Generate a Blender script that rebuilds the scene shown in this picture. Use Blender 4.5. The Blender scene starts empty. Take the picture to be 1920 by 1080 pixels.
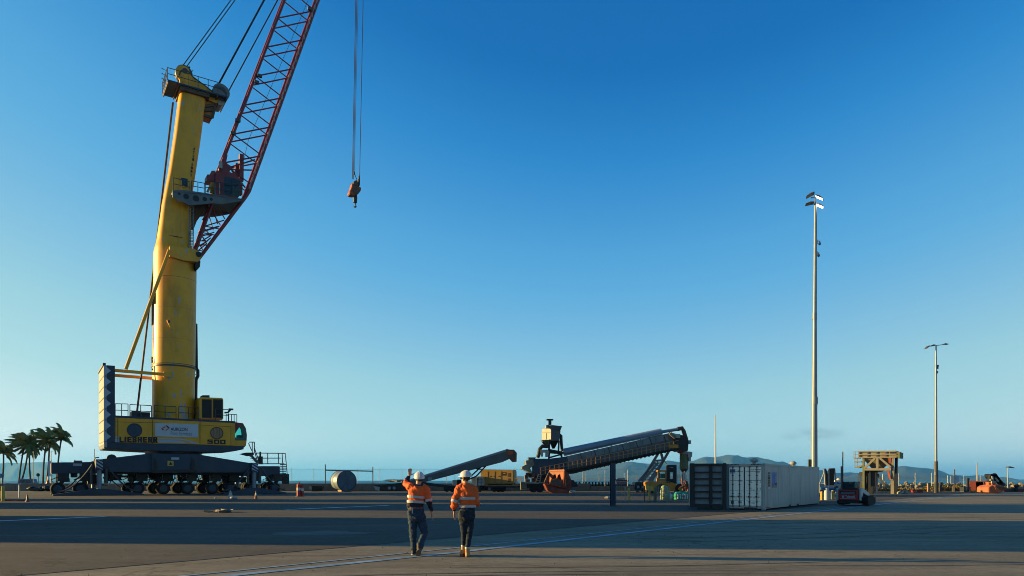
import bpy, bmesh, math, random
from mathutils import Vector, Matrix, noise
R = math.radians
random.seed(7)
sc = bpy.context.scene
COL = sc.collection

# ------------------------------------------------------------------ camera, sky, sun, exposure
FPX = 1333.0            # focal length in pixels of the 1920 px wide photograph
EYE = 1.62              # eye height in metres
HZ = 901.0              # image row of the horizon
cam_d = bpy.data.cameras.new('camera'); cam = bpy.data.objects.new('camera', cam_d); COL.objects.link(cam)
cam.location = (0, 0, EYE); cam.rotation_euler = (R(90), 0, 0)
cam_d.sensor_width = 36; cam_d.lens = 36 * FPX / 1920; cam_d.shift_y = (HZ - 540) / 1920
cam_d.clip_start = 0.1; cam_d.clip_end = 90000
sc.camera = cam

SUN_EL, SUN_BACK = 9.0, 5.5          # the sun stands left of the view, a little beyond the picture plane
sun_dir = Vector((-math.cos(R(SUN_BACK)) * math.cos(R(SUN_EL)), math.sin(R(SUN_BACK)) * math.cos(R(SUN_EL)), math.sin(R(SUN_EL))))
sl = bpy.data.lights.new('sun', 'SUN'); sl.energy = 5.0; sl.angle = R(0.5); sl.color = (1.0, 0.67, 0.225)
so = bpy.data.objects.new('sun', sl); COL.objects.link(so)
so.rotation_euler = (-sun_dir).to_track_quat('-Z', 'Y').to_euler()

world = bpy.data.worlds.new('World'); sc.world = world; world.use_nodes = True
wn = world.node_tree; wn.nodes.clear()
def wnode(t, **k):
    n = wn.nodes.new(t)
    for a, b in k.items(): setattr(n, a, b)
    return n
sky = wnode('ShaderNodeTexSky', sky_type='NISHITA', sun_disc=False)
sky.sun_elevation = R(SUN_EL); sky.sun_rotation = math.atan2(sun_dir.x, sun_dir.y)
sky.altitude = 0; sky.air_density = 1.0; sky.dust_density = 0.25; sky.ozone_density = 3.0
tint = wnode('ShaderNodeMix', data_type='RGBA', blend_type='MULTIPLY'); tint.inputs[0].default_value = 1.0
tint.inputs[7].default_value = (SKY_TINT := (0.62, 0.86, 1.0, 1))
hsv = wnode('ShaderNodeHueSaturation'); hsv.inputs['Saturation'].default_value = 1.12
# film response of the photograph: deeper blue overhead, pale cyan low down
KS = 0.2297
pre = wnode('ShaderNodeVectorMath', operation='SCALE'); pre.inputs['Scale'].default_value = KS
sepg = wnode('ShaderNodeSeparateColor')
crv = wnode('ShaderNodeValToRGB'); cr_ = crv.color_ramp
stops = ((.10, (.004, .10, .36)), (.169, (.008, .156, .475)), (.20, (.024, .24, .60)), (.26, (.085, .365, .70)), (.30, (.118, .42, .73)), (.385, (.225, .52, .745)), (.5, (.35, .645, .745)), (.65, (.46, .735, .78)), (1.0, (.85, .95, .92)))
cr_.interpolation = 'LINEAR'
cr_.elements[0].position, cr_.elements[0].color = stops[0][0], (*stops[0][1], 1); cr_.elements[1].position, cr_.elements[1].color = stops[-1][0], (*stops[-1][1], 1)
for x_q, c_q in stops[1:-1]: e_q = cr_.elements.new(x_q); e_q.color = (*c_q, 1)
glow = wnode('ShaderNodeVectorMath', operation='SCALE'); gmx = wnode('ShaderNodeMath', operation='MAXIMUM'); gmx.inputs[1].default_value = 1.0
post = wnode('ShaderNodeVectorMath', operation='SCALE'); post.inputs['Scale'].default_value = 1 / KS
# a thin scrap of cloud low in the sky on the right
geo = wnode('ShaderNodeTexCoord')
mp = wnode('ShaderNodeMapping'); mp.inputs['Scale'].default_value = (18, 18, 70)
nz = wnode('ShaderNodeTexNoise'); nz.inputs['Scale'].default_value = 1.3; nz.inputs['Detail'].default_value = 5
wn.links.new(geo.outputs['Generated'], mp.inputs[0]); wn.links.new(mp.outputs[0], nz.inputs['Vector'])
cdir = Vector((0.424, 1.0, 0.0645)).normalized()
sub = wnode('ShaderNodeVectorMath', operation='SUBTRACT'); sub.inputs[1].default_value = cdir
scl = wnode('ShaderNodeVectorMath', operation='MULTIPLY'); scl.inputs[1].default_value = (26, 26, 110)
ln = wnode('ShaderNodeVectorMath', operation='LENGTH')
wn.links.new(geo.outputs['Generated'], sub.inputs[0]); wn.links.new(sub.outputs[0], scl.inputs[0]); wn.links.new(scl.outputs[0], ln.inputs[0])
inv = wnode('ShaderNodeMapRange'); inv.inputs['From Min'].default_value = 1.2; inv.inputs['From Max'].default_value = 0.0; inv.inputs['To Min'].default_value = 0; inv.inputs['To Max'].default_value = 1
wn.links.new(ln.outputs['Value'], inv.inputs['Value'])
cm = wnode('ShaderNodeMapRange'); cm.inputs['From Min'].default_value = 0.40; cm.inputs['From Max'].default_value = 0.62; cm.inputs['To Max'].default_value = 1.0
wn.links.new(nz.outputs['Fac'], cm.inputs['Value'])
mul = wnode('ShaderNodeMath', operation='MULTIPLY'); wn.links.new(inv.outputs[0], mul.inputs[0]); wn.links.new(cm.outputs[0], mul.inputs[1])
cl = wnode('ShaderNodeMix', data_type='RGBA', blend_type='MULTIPLY'); cl.inputs[7].default_value = (0.62, 0.58, 0.64, 1)
wn.links.new(mul.outputs[0], cl.inputs[0])
bg = wnode('ShaderNodeBackground'); bg.inputs['Strength'].default_value = 0.0785
wo = wnode('ShaderNodeOutputWorld')
wn.links.new(sky.outputs[0], tint.inputs[6]); wn.links.new(tint.outputs[2], hsv.inputs['Color'])
wn.links.new(hsv.outputs[0], pre.inputs[0]); wn.links.new(pre.outputs[0], sepg.inputs[0]); wn.links.new(sepg.outputs[1], crv.inputs[0]); wn.links.new(crv.outputs[0], glow.inputs[0]); wn.links.new(gmx.outputs[0], glow.inputs['Scale']); wn.links.new(sepg.outputs[1], gmx.inputs[0]); wn.links.new(glow.outputs[0], post.inputs[0]); wn.links.new(post.outputs[0], cl.inputs[6]); wn.links.new(cl.outputs[2], bg.inputs[0]); wn.links.new(bg.outputs[0], wo.inputs[0])

sc.view_settings.view_transform = 'Standard'; sc.view_settings.look = 'None'
sc.view_settings.gamma = 1.0; sc.view_settings.use_curve_mapping = False
sc.view_settings.exposure = 1.55
sc.cycles.use_denoising = True; sc.cycles.filter_width = 0.95
sc.cycles.max_bounces = 6; sc.cycles.volume_bounces = 1; sc.cycles.transparent_max_bounces = 12

# ------------------------------------------------------------------ helpers: materials
def mat(name, col, rough=0.6, metal=0.0, var=0.18, scale=3.0, bump=0.0, dirt=None, dirt_amt=0.0, spec=0.35, bscale=None, stretch=(1, 1, 1), emit=None, estr=0.0):
    col = [c * .84 for c in col]; dirt = None if dirt is None else [c * .84 for c in dirt]
    m = bpy.data.materials.new(name); m.use_nodes = True; t = m.node_tree; b = t.nodes['Principled BSDF']
    b.inputs['Roughness'].default_value = rough; b.inputs['Metallic'].default_value = metal; b.inputs['Specular IOR Level'].default_value = spec
    tc = t.nodes.new('ShaderNodeTexCoord'); mpn = t.nodes.new('ShaderNodeMapping'); mpn.inputs['Scale'].default_value = stretch
    t.links.new(tc.outputs['Object'], mpn.inputs[0])
    n = t.nodes.new('ShaderNodeTexNoise'); n.inputs['Scale'].default_value = scale; n.inputs['Detail'].default_value = 6; n.inputs['Roughness'].default_value = 0.6
    t.links.new(mpn.outputs[0], n.inputs['Vector'])
    r = t.nodes.new('ShaderNodeValToRGB'); lo, hi = 1 - var, 1 + var
    r.color_ramp.elements[0].position = 0.3; r.color_ramp.elements[1].position = 0.72
    r.color_ramp.elements[0].color = (col[0] * lo, col[1] * lo, col[2] * lo, 1); r.color_ramp.elements[1].color = (min(1, col[0] * hi), min(1, col[1] * hi), min(1, col[2] * hi), 1)
    t.links.new(n.outputs['Fac'], r.inputs[0]); out = r.outputs[0]
    if dirt is not None:
        n2 = t.nodes.new('ShaderNodeTexNoise'); n2.inputs['Scale'].default_value = scale * 0.8; n2.inputs['Detail'].default_value = 8; n2.inputs['Roughness'].default_value = 0.7
        m2 = t.nodes.new('ShaderNodeMapping'); m2.inputs['Scale'].default_value = (1.6, 1.6, 0.45); m2.inputs['Location'].default_value = (3.1, 7.7, 1.3)
        t.links.new(tc.outputs['Object'], m2.inputs[0]); t.links.new(m2.outputs[0], n2.inputs['Vector'])
        mr = t.nodes.new('ShaderNodeMapRange'); mr.inputs['From Min'].default_value = 0.5; mr.inputs['From Max'].default_value = 0.68; mr.inputs['To Max'].default_value = dirt_amt
        t.links.new(n2.outputs['Fac'], mr.inputs['Value'])
        mx = t.nodes.new('ShaderNodeMix'); mx.data_type = 'RGBA'; mx.inputs[7].default_value = (*dirt, 1)
        t.links.new(mr.outputs[0], mx.inputs[0]); t.links.new(out, mx.inputs[6]); out = mx.outputs[2]
    t.links.new(out, b.inputs['Base Color'])
    if bump:
        bn = t.nodes.new('ShaderNodeBump'); bn.inputs['Strength'].default_value = bump; bn.inputs['Distance'].default_value = 0.02
        n3 = t.nodes.new('ShaderNodeTexNoise'); n3.inputs['Scale'].default_value = bscale or scale * 6; n3.inputs['Detail'].default_value = 4
        t.links.new(mpn.outputs[0], n3.inputs['Vector']); t.links.new(n3.outputs['Fac'], bn.inputs['Height']); t.links.new(bn.outputs[0], b.inputs['Normal'])
    if emit:
        b.inputs['Emission Color'].default_value = (*emit, 1); b.inputs['Emission Strength'].default_value = estr
    return m

def glass(name, col, rough=0.08, tr=0.0):
    m = bpy.data.materials.new(name); m.use_nodes = True; b = m.node_tree.nodes['Principled BSDF']
    b.inputs['Base Color'].default_value = (*col, 1); b.inputs['Roughness'].default_value = rough; b.inputs['Specular IOR Level'].default_value = 0.45
    b.inputs['Transmission Weight'].default_value = tr; b.inputs['IOR'].default_value = 1.1 if tr else 1.5
    return m

M = {}
M['yellow'] = mat('crane_yellow', (0.74, 0.335, 0.009), 0.42, var=0.10, scale=0.6, dirt=(0.22, 0.13, 0.02), dirt_amt=0.35)
M['orange'] = mat('orange_paint', (0.50, 0.20, 0.02), 0.5, var=0.15, scale=1.0, dirt=(0.2, 0.09, 0.03), dirt_amt=0.5)
M['girder'] = mat('grey_teal_girder', (0.105, 0.125, 0.13), 0.5, var=0.2, scale=1.0, dirt=(0.10, 0.085, 0.06), dirt_amt=0.5)
M['navy'] = mat('dark_blue_steel', (0.014, 0.036, 0.068), 0.5, var=0.22, scale=0.7, dirt=(0.05, 0.055, 0.055), dirt_amt=0.5)
M['maroon'] = mat('boom_maroon', (0.20, 0.022, 0.030), 0.5, var=0.25, scale=0.8, dirt=(0.10, 0.03, 0.03), dirt_amt=0.5)
M['black'] = mat('black_steel', (0.012, 0.013, 0.015), 0.55, var=0.3, scale=1.5)
M['rubber'] = mat('tyre_rubber', (0.012, 0.012, 0.013), 0.85, var=0.3, scale=4)
M['grey'] = mat('grey_steel', (0.15, 0.155, 0.16), 0.5, var=0.2, scale=1.2, dirt=(0.10, 0.08, 0.06), dirt_amt=0.4)
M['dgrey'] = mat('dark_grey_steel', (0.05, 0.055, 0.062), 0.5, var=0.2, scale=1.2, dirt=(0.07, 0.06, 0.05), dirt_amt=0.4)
M['galv'] = mat('galvanised_steel', (0.185, 0.225, 0.27), 0.45, metal=0.15, var=0.12, scale=1.4)
M['cw'] = mat('counterweight_grey', (0.255, 0.265, 0.29), 0.7, var=0.14, scale=0.8, dirt=(0.16, 0.13, 0.09), dirt_amt=0.4)
M['palegrey'] = mat('pale_grey_paint', (0.36, 0.42, 0.50), 0.6, var=0.08)
M['white'] = mat('white_paint', (0.50, 0.50, 0.48), 0.5, var=0.08, scale=1.5, dirt=(0.3, 0.27, 0.22), dirt_amt=0.25)
M['banner'] = mat('banner_white', (0.50, 0.51, 0.54), 0.7, var=0.04)
M['ink'] = mat('ink_black', (0.008, 0.01, 0.016), 0.6, var=0.1)
M['ink2'] = mat('ink_grey', (0.15, 0.16, 0.18), 0.6, var=0.1)
M['lred'] = mat('logo_red', (0.32, 0.03, 0.02), 0.6, var=0.05)
M['lor'] = mat('logo_orange', (0.42, 0.16, 0.02), 0.6, var=0.05)
M['brown'] = mat('rusty_brown', (0.11, 0.06, 0.035), 0.7, var=0.35, scale=1.6)
M['wood'] = mat('vent_board', (0.32, 0.19, 0.11), 0.8, var=0.25, scale=2.5, stretch=(4, 1, 0.6))
M['cabglass'] = glass('cab_glass_green', (0.012, 0.075, 0.070), 0.08); M['cabglass'].node_tree.nodes['Principled BSDF'].inputs['Specular IOR Level'].default_value = 0.15
M['cabglass2'] = glass('cab_glass_clear', (0.10, 0.75, 0.62), 0.03, 0.9)
M['dkglass'] = glass('dark_glass', (0.006, 0.025, 0.045), 0.06); M['dkglass'].node_tree.nodes['Principled BSDF'].inputs['Specular IOR Level'].default_value = 0.25
M['red'] = mat('red_paint', (0.34, 0.025, 0.022), 0.45, var=0.15, scale=2)
M['rust'] = mat('orange_grab', (0.33, 0.075, 0.028), 0.65, var=0.35, scale=1.2, dirt=(0.07, 0.022, 0.014), dirt_amt=0.75)
M['grabdark'] = mat('grab_shell', (0.20, 0.038, 0.02), 0.65, var=0.35, scale=1.2, dirt=(0.05, 0.018, 0.012), dirt_amt=0.75)
M['grabor'] = mat('bright_grab', (0.38, 0.115, 0.055), 0.65, var=0.3, scale=1.4, dirt=(0.14, 0.04, 0.02), dirt_amt=0.6)
M['ppanel'] = mat('gallery_panel', (0.15, 0.175, 0.185), 0.55, var=0.25, scale=0.9, dirt=(0.10, 0.08, 0.06), dirt_amt=0.6)
M['railrust'] = mat('rusty_handrail', (0.40, 0.19, 0.06), 0.7, var=0.3, scale=1.5)
M['feed'] = mat('dusty_olive_grey', (0.19, 0.185, 0.13), 0.7, var=0.2, scale=1.2, dirt=(0.12, 0.10, 0.07), dirt_amt=0.5)
M['khaki'] = mat('khaki_paint', (0.20, 0.19, 0.15), 0.6, var=0.15, scale=1.0, dirt=(0.20, 0.10, 0.05), dirt_amt=0.4)
M['cream'] = mat('cream_paint', (0.32, 0.32, 0.30), 0.6, var=0.12, scale=1.0, dirt=(0.2, 0.16, 0.1), dirt_amt=0.4)
M['cat'] = mat('tan_yellow_paint', (0.40, 0.24, 0.06), 0.5, var=0.08, scale=1.0, dirt=(0.2, 0.13, 0.05), dirt_amt=0.3)
M['fyellow'] = mat('loader_yellow', (0.42, 0.19, 0.012), 0.5, var=0.12, scale=1.2, dirt=(0.22, 0.10, 0.02), dirt_amt=0.5)
M['by'] = mat('bollard_yellow', (0.50, 0.34, 0.06), 0.55, var=0.12, scale=2)
M['green'] = mat('teal_plastic', (0.02, 0.23, 0.17), 0.5, var=0.25, scale=3)
M['palegreen'] = mat('pale_green_bag', (0.20, 0.27, 0.17), 0.8, var=0.2, scale=3)
M['olive'] = mat('olive_canvas', (0.13, 0.15, 0.08), 0.8, var=0.2, scale=2, dirt=(0.10, 0.055, 0.03), dirt_amt=0.5)
M['concrete_wall'] = mat('wall_concrete', (0.17, 0.15, 0.12), 0.85, var=0.2, scale=0.5, bump=0.3, dirt=(0.09, 0.08, 0.065), dirt_amt=0.6)
M['rock'] = mat('rock', (0.26, 0.21, 0.14), 0.9, var=0.35, scale=1.0, bump=0.6)
M['blue'] = mat('blue_paint', (0.03, 0.10, 0.28), 0.45, var=0.15)
M['carblue'] = mat('car_pale_blue', (0.10, 0.17, 0.28), 0.3, var=0.05)
M['jean'] = mat('denim', (0.014, 0.038, 0.074), 0.85, var=0.35, scale=9, bump=0.5, bscale=60)
M['jean2'] = mat('dark_denim', (0.006, 0.016, 0.034), 0.85, var=0.4, scale=9, bump=0.5, bscale=60)
M['hiviz'] = mat('hi_vis_orange', (0.66, 0.098, 0.012), 0.75, var=0.10, scale=9, bump=0.35, bscale=40)
M['navycloth'] = mat('navy_cloth', (0.010, 0.013, 0.030), 0.85, var=0.25, scale=9, bump=0.35, bscale=40)
M['reflective'] = mat('silver_tape', (0.36, 0.38, 0.40), 0.4, var=0.10, scale=15)
M['skin'] = mat('skin', (0.46, 0.25, 0.17), 0.55, var=0.08, scale=8)
M['hair'] = mat('hair', (0.05, 0.028, 0.015), 0.7, var=0.3, scale=30)
M['hat'] = mat('hard_hat_white', (0.55, 0.55, 0.56), 0.35, var=0.03)
M['belt'] = mat('leather_belt', (0.13, 0.05, 0.025), 0.6, var=0.2, scale=10)
M['tanboot'] = mat('tan_boot', (0.40, 0.22, 0.085), 0.8, var=0.15, scale=12)
M['darkboot'] = mat('dark_boot', (0.035, 0.025, 0.02), 0.7, var=0.3, scale=12)
M['sole'] = mat('boot_sole', (0.16, 0.085, 0.045), 0.8, var=0.2, scale=12)
M['lamp'] = mat('lamp_lit', (0.8, 0.8, 0.78), 0.4, emit=(1, 0.93, 0.86), estr=2.5)
M['frond'] = mat('palm_frond', (0.115, 0.155, 0.026), 0.5, var=0.35, scale=0.7)
M['frond2'] = mat('palm_frond_dry', (0.24, 0.18, 0.03), 0.55, var=0.3, scale=0.7)
M['trunk'] = mat('palm_trunk', (0.075, 0.06, 0.048), 0.9, var=0.3, scale=2, bump=0.5)
M['scrub'] = mat('scrub_leaf', (0.055, 0.060, 0.022), 0.8, var=0.5, scale=1.5)
M['drygrass'] = mat('dry_grass', (0.19, 0.145, 0.06), 0.9, var=0.4, scale=1.5)
M['lawn'] = mat('lawn', (0.05, 0.06, 0.025), 0.95, var=0.4, scale=0.4)
M['conv'] = mat('conveyor_grey', (0.088, 0.102, 0.112), 0.55, var=0.2, scale=0.6, dirt=(0.08, 0.07, 0.055), dirt_amt=0.4)
M['cover'] = mat('belt_cover_blue', (0.17, 0.23, 0.31), 0.35, var=0.1, scale=0.7)
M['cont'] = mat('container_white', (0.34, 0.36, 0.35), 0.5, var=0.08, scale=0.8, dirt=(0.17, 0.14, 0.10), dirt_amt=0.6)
M['cont_lit'] = mat('container_white_lit', (0.86, 0.85, 0.74), 0.5, var=0.06, scale=0.8, dirt=(0.2, 0.18, 0.14), dirt_amt=0.3)  # container white lightened for the light falling on the door end
M['dcont'] = mat('container_dark_blue', (0.19, 0.23, 0.27), 0.5, var=0.15, scale=0.8, dirt=(0.05, 0.04, 0.035), dirt_amt=0.5)
M['rcont'] = mat('container_red', (0.17, 0.03, 0.02), 0.6, var=0.2, scale=0.8, dirt=(0.08, 0.03, 0.02), dirt_amt=0.5)
M['greyblue'] = mat('mast_grey', (0.14, 0.15, 0.16), 0.5, var=.1)
M['wire'] = mat('fence_wire', (0.25, 0.26, 0.27), 0.5, metal=0.5, var=0.1)

def crane_yellow_peeling():
    """tower paint: peeled pale primer where cables and people scuffed it, streaked downwards"""
    m = mat('tower_yellow', (0.74, 0.335, 0.009), 0.42, var=0.12, scale=0.5, dirt=(0.30, 0.15, 0.02), dirt_amt=0.55)
    t = m.node_tree; b = t.nodes['Principled BSDF']
    src = b.inputs['Base Color'].links[0].from_socket
    tc = t.nodes.new('ShaderNodeTexCoord'); mpn = t.nodes.new('ShaderNodeMapping'); mpn.inputs['Scale'].default_value = (1.6, 1.6, 0.55)
    n = t.nodes.new('ShaderNodeTexNoise'); n.inputs['Scale'].default_value = 1.5; n.inputs['Detail'].default_value = 7
    t.links.new(tc.outputs['Object'], mpn.inputs[0]); t.links.new(mpn.outputs[0], n.inputs['Vector'])
    acc = n.outputs['Fac']
    for (c, s) in PEEL:
        d = t.nodes.new('ShaderNodeVectorMath'); d.operation = 'SUBTRACT'; d.inputs[1].default_value = c
        k = t.nodes.new('ShaderNodeVectorMath'); k.operation = 'DIVIDE'; k.inputs[1].default_value = s
        l = t.nodes.new('ShaderNodeVectorMath'); l.operation = 'LENGTH'
        t.links.new(tc.outputs['Object'], d.inputs[0]); t.links.new(d.outputs[0], k.inputs[0]); t.links.new(k.outputs[0], l.inputs[0])
        mr = t.nodes.new('ShaderNodeMapRange'); mr.inputs['From Min'].default_value = 1; mr.inputs['From Max'].default_value = 0; mr.inputs['To Max'].default_value = 0.20
        t.links.new(l.outputs['Value'], mr.inputs['Value'])
        a = t.nodes.new('ShaderNodeMath'); a.operation = 'ADD'; t.links.new(acc, a.inputs[0]); t.links.new(mr.outputs[0], a.inputs[1]); acc = a.outputs[0]
    mr = t.nodes.new('ShaderNodeMapRange'); mr.inputs['From Min'].default_value = 0.655; mr.inputs['From Max'].default_value = 0.68
    t.links.new(acc, mr.inputs['Value'])
    mx = t.nodes.new('ShaderNodeMix'); mx.data_type = 'RGBA'; mx.inputs[7].default_value = (0.26, 0.27, 0.27, 1)
    t.links.new(mr.outputs[0], mx.inputs[0]); t.links.new(src, mx.inputs[6]); t.links.new(mx.outputs[2], b.inputs['Base Color'])
    return m

# ------------------------------------------------------------------ helpers: meshes
class MB:
    def __init__(s): s.v = []; s.f = []; s.mi = []
    def add(s, vs, fs, mi=0):
        o = len(s.v); s.v += [tuple(v) for v in vs]
        for f in fs: s.f.append([o + i for i in f]); s.mi.append(mi)
        return s
    def box(s, c, d, mi=0, rot=None):
        h = [x / 2 for x in d]; c = Vector(c)
        vs = [Vector((x * h[0], y * h[1], z * h[2])) for z in (-1, 1) for y in (-1, 1) for x in (-1, 1)]
        if rot is not None: vs = [rot @ v for v in vs]
        return s.add([c + v for v in vs], [(0, 2, 3, 1), (4, 5, 7, 6), (0, 1, 5, 4), (2, 6, 7, 3), (0, 4, 6, 2), (1, 3, 7, 5)], mi)
    def bx(s, a, b, mi=0):   # box from two corners
        a, b = Vector(a), Vector(b)
        return s.box((a + b) / 2, [abs(x) for x in (b - a)], mi)
    def frame(s, p0, p1, up=None):
        p0, p1 = Vector(p0), Vector(p1); d = (p1 - p0)
        if d.length < 1e-9: d = Vector((0, 0, 1e-6))
        d = d.normalized(); u = Vector(up) if up is not None else Vector((0, 0, 1))
        if abs(d.dot(u.normalized())) > 0.98: u = Vector((0, 1, 0)) if abs(d.y) < 0.9 else Vector((1, 0, 0))
        x = d.cross(u).normalized(); y = x.cross(d).normalized()
        return p0, p1, d, x, y
    def beam(s, p0, p1, w, h=None, mi=0, up=None):
        h = h or w; p0, p1, d, x, y = s.frame(p0, p1, up)
        q = [(-w / 2, -h / 2), (w / 2, -h / 2), (w / 2, h / 2), (-w / 2, h / 2)]
        vs = [p0 + x * a + y * b for a, b in q] + [p1 + x * a + y * b for a, b in q]
        return s.add(vs, [(0, 3, 2, 1), (4, 5, 6, 7), (0, 1, 5, 4), (1, 2, 6, 5), (2, 3, 7, 6), (3, 0, 4, 7)], mi)
    def tube(s, p0, p1, r0, r1=None, n=8, mi=0):
        return s.path([p0, p1], [r0, r0 if r1 is None else r1], n, mi)
    def path(s, pts, r, n=6, mi=0, cap=True):
        pts = [Vector(p) for p in pts]; k = len(pts)
        r = r if isinstance(r, (list, tuple)) else [r] * k
        vs, fs = [], []; ref = None
        for i, p in enumerate(pts):
            d = (pts[min(i + 1, k - 1)] - pts[max(i - 1, 0)])
            d = d.normalized() if d.length > 1e-9 else Vector((0, 0, 1))
            if ref is None: ref = Vector((0, 1, 0)) if abs(d.y) < 0.9 else Vector((1, 0, 0))
            x = d.cross(ref).normalized(); y = x.cross(d).normalized(); ref = y
            vs += [p + (x * math.cos(6.283185 * j / n) + y * math.sin(6.283185 * j / n)) * r[i] for j in range(n)]
        for i in range(k - 1):
            for j in range(n): fs.append((i * n + j, i * n + (j + 1) % n, (i + 1) * n + (j + 1) % n, (i + 1) * n + j))
        if cap: fs += [tuple(range(n))[::-1], tuple(range((k - 1) * n, k * n))]
        return s.add(vs, fs, mi)
    def prism(s, poly, off, mi=0):
        poly = [Vector(p) for p in poly]; off = Vector(off); n = len(poly)
        fs = [tuple(range(n))[::-1], tuple(range(n, 2 * n))] + [(i, (i + 1) % n, n + (i + 1) % n, n + i) for i in range(n)]
        return s.add(poly + [p + off for p in poly], fs, mi)
    def loft(s, rings, mi=0, cap=True):
        n = len(rings[0]); vs = [v for r in rings for v in r]; fs = []
        for i in range(len(rings) - 1):
            for j in range(n): fs.append((i * n + j, i * n + (j + 1) % n, (i + 1) * n + (j + 1) % n, (i + 1) * n + j))
        if cap: fs += [tuple(range(n))[::-1], tuple(range((len(rings) - 1) * n, len(rings) * n))]
        return s.add(vs, fs, mi)
    def ell(s, c, r, n=12, m=8, mi=0, rot=None):
        c = Vector(c); rings = []
        for i in range(1, m):
            a = math.pi * i / m; ring = []
            for j in range(n):
                v = Vector((r[0] * math.sin(a) * math.cos(6.283185 * j / n), r[1] * math.sin(a) * math.sin(6.283185 * j / n), -r[2] * math.cos(a)))
                ring.append(c + (rot @ v if rot is not None else v))
            rings.append(ring)
        return s.loft(rings, mi)
    def disc(s, c, r, axis, t, n=20, mi=0):
        a = Vector(axis).normalized() * t / 2; return s.tube(Vector(c) - a, Vector(c) + a, r, n=n, mi=mi)
    def build(s, name, mats, parent=None, smooth=None, bevel=0):
        me = bpy.data.meshes.new(name); me.from_pydata(s.v, [], s.f)
        mats = mats if isinstance(mats, (list, tuple)) else [mats]
        for m in mats: me.materials.append(M[m] if isinstance(m, str) else m)
        me.polygons.foreach_set('material_index', s.mi)
        bm = bmesh.new(); bm.from_mesh(me); bmesh.ops.recalc_face_normals(bm, faces=bm.faces)
        if bevel: bmesh.ops.bevel(bm, geom=[e for e in bm.edges if len(e.link_faces) == 2 and e.calc_face_angle(0) > 0.5], offset=bevel, segments=2, affect='EDGES', clamp_overlap=True)
        bm.to_mesh(me); bm.free()
        if smooth is not None:
            me.polygons.foreach_set('use_smooth', [True] * len(me.polygons)); me.set_sharp_from_angle(angle=R(smooth))
        me.update()
        o = bpy.data.objects.new(name, me); COL.objects.link(o)
        if parent is not None: o.parent = parent
        return o

def tag(o, label, cat, group=None, kind=None):
    if label: o['label'] = label
    if cat: o['category'] = cat
    if group: o['group'] = group
    if kind: o['kind'] = kind
    return o
def thing(name, label, cat, loc=(0, 0, 0), rz=0.0, group=None):
    o = bpy.data.objects.new(name, None); COL.objects.link(o); o.location = loc; o.rotation_euler = (0, 0, rz)
    o.empty_display_size = 0.3
    return tag(o, label, cat, group)
def dup(root, loc, rz=None, label=None):
    r = root.copy(); COL.objects.link(r); r.location = loc
    if rz is not None: r.rotation_euler = (0, 0, rz)
    if label: r['label'] = label
    for ch in list(root.children):
        c = ch.copy(); COL.objects.link(c); c.parent = r
        for g in list(ch.children):
            d = g.copy(); COL.objects.link(d); d.parent = c
    return r
def struct(o): o['kind'] = 'structure'; return o

class Fr:
    """measuring frame: a place on the ground and a heading; p() reads a photograph position on a plane of that frame"""
    def __init__(s, X, Y, rot=0.0):
        s.o = Vector((X, Y, 0)); s.rot = rot; c, n = math.cos(rot), math.sin(rot)
        s.ex = Vector((c, n, 0)); s.ey = Vector((-n, c, 0))
    def p(s, px, py, y=0.0):
        d = Vector(((px - 960) / FPX, 1, (HZ - py) / FPX)); o = Vector((0, 0, EYE))
        k = (y - (o - s.o).dot(s.ey)) / d.dot(s.ey); w = o + d * k - s.o
        return Vector((w.dot(s.ex), y, w.z))
    def g(s, px, py):      # ground point
        w = G(px, py) - s.o; return Vector((w.dot(s.ex), w.dot(s.ey), 0))
def G(px, py):
    Y = FPX * EYE / (py - HZ); return Vector(((px - 960) / FPX * Y, Y, 0))
def at(px, Y): return ((px - 960) / FPX * Y, Y, 0)
def sz(n, Y): return n / FPX * Y     # size of n photo pixels at depth Y

def text(s, name, m, parent, p0, w, h, bold=0.0, depth=0.01, rz=0.0, spacing=1.0):
    """flat lettering in the local xz plane, lower left corner p0, filling w x h"""
    cu = bpy.data.curves.new(name, 'FONT'); cu.body = s; cu.offset = bold; cu.extrude = 0.0; cu.space_character = spacing
    o = bpy.data.objects.new(name, cu); COL.objects.link(o)
    bpy.context.view_layer.update()
    me = bpy.data.meshes.new_from_object(o.evaluated_get(bpy.context.evaluated_depsgraph_get()))
    bpy.data.objects.remove(o); bpy.data.curves.remove(cu)
    xs = [v.co.x for v in me.vertices]; ys = [v.co.y for v in me.vertices]
    x0, x1, y0, y1 = min(xs), max(xs), min(ys), max(ys)
    for v in me.vertices: v.co = Vector(((v.co.x - x0) / (x1 - x0) * w, 0, (v.co.y - y0) / (y1 - y0) * h))
    me.materials.clear(); me.materials.append(M[m]); me.name = name
    t = bpy.data.objects.new(name, me); COL.objects.link(t); t.parent = parent; t.location = p0; t.rotation_euler = (0, 0, rz)
    return t
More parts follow.
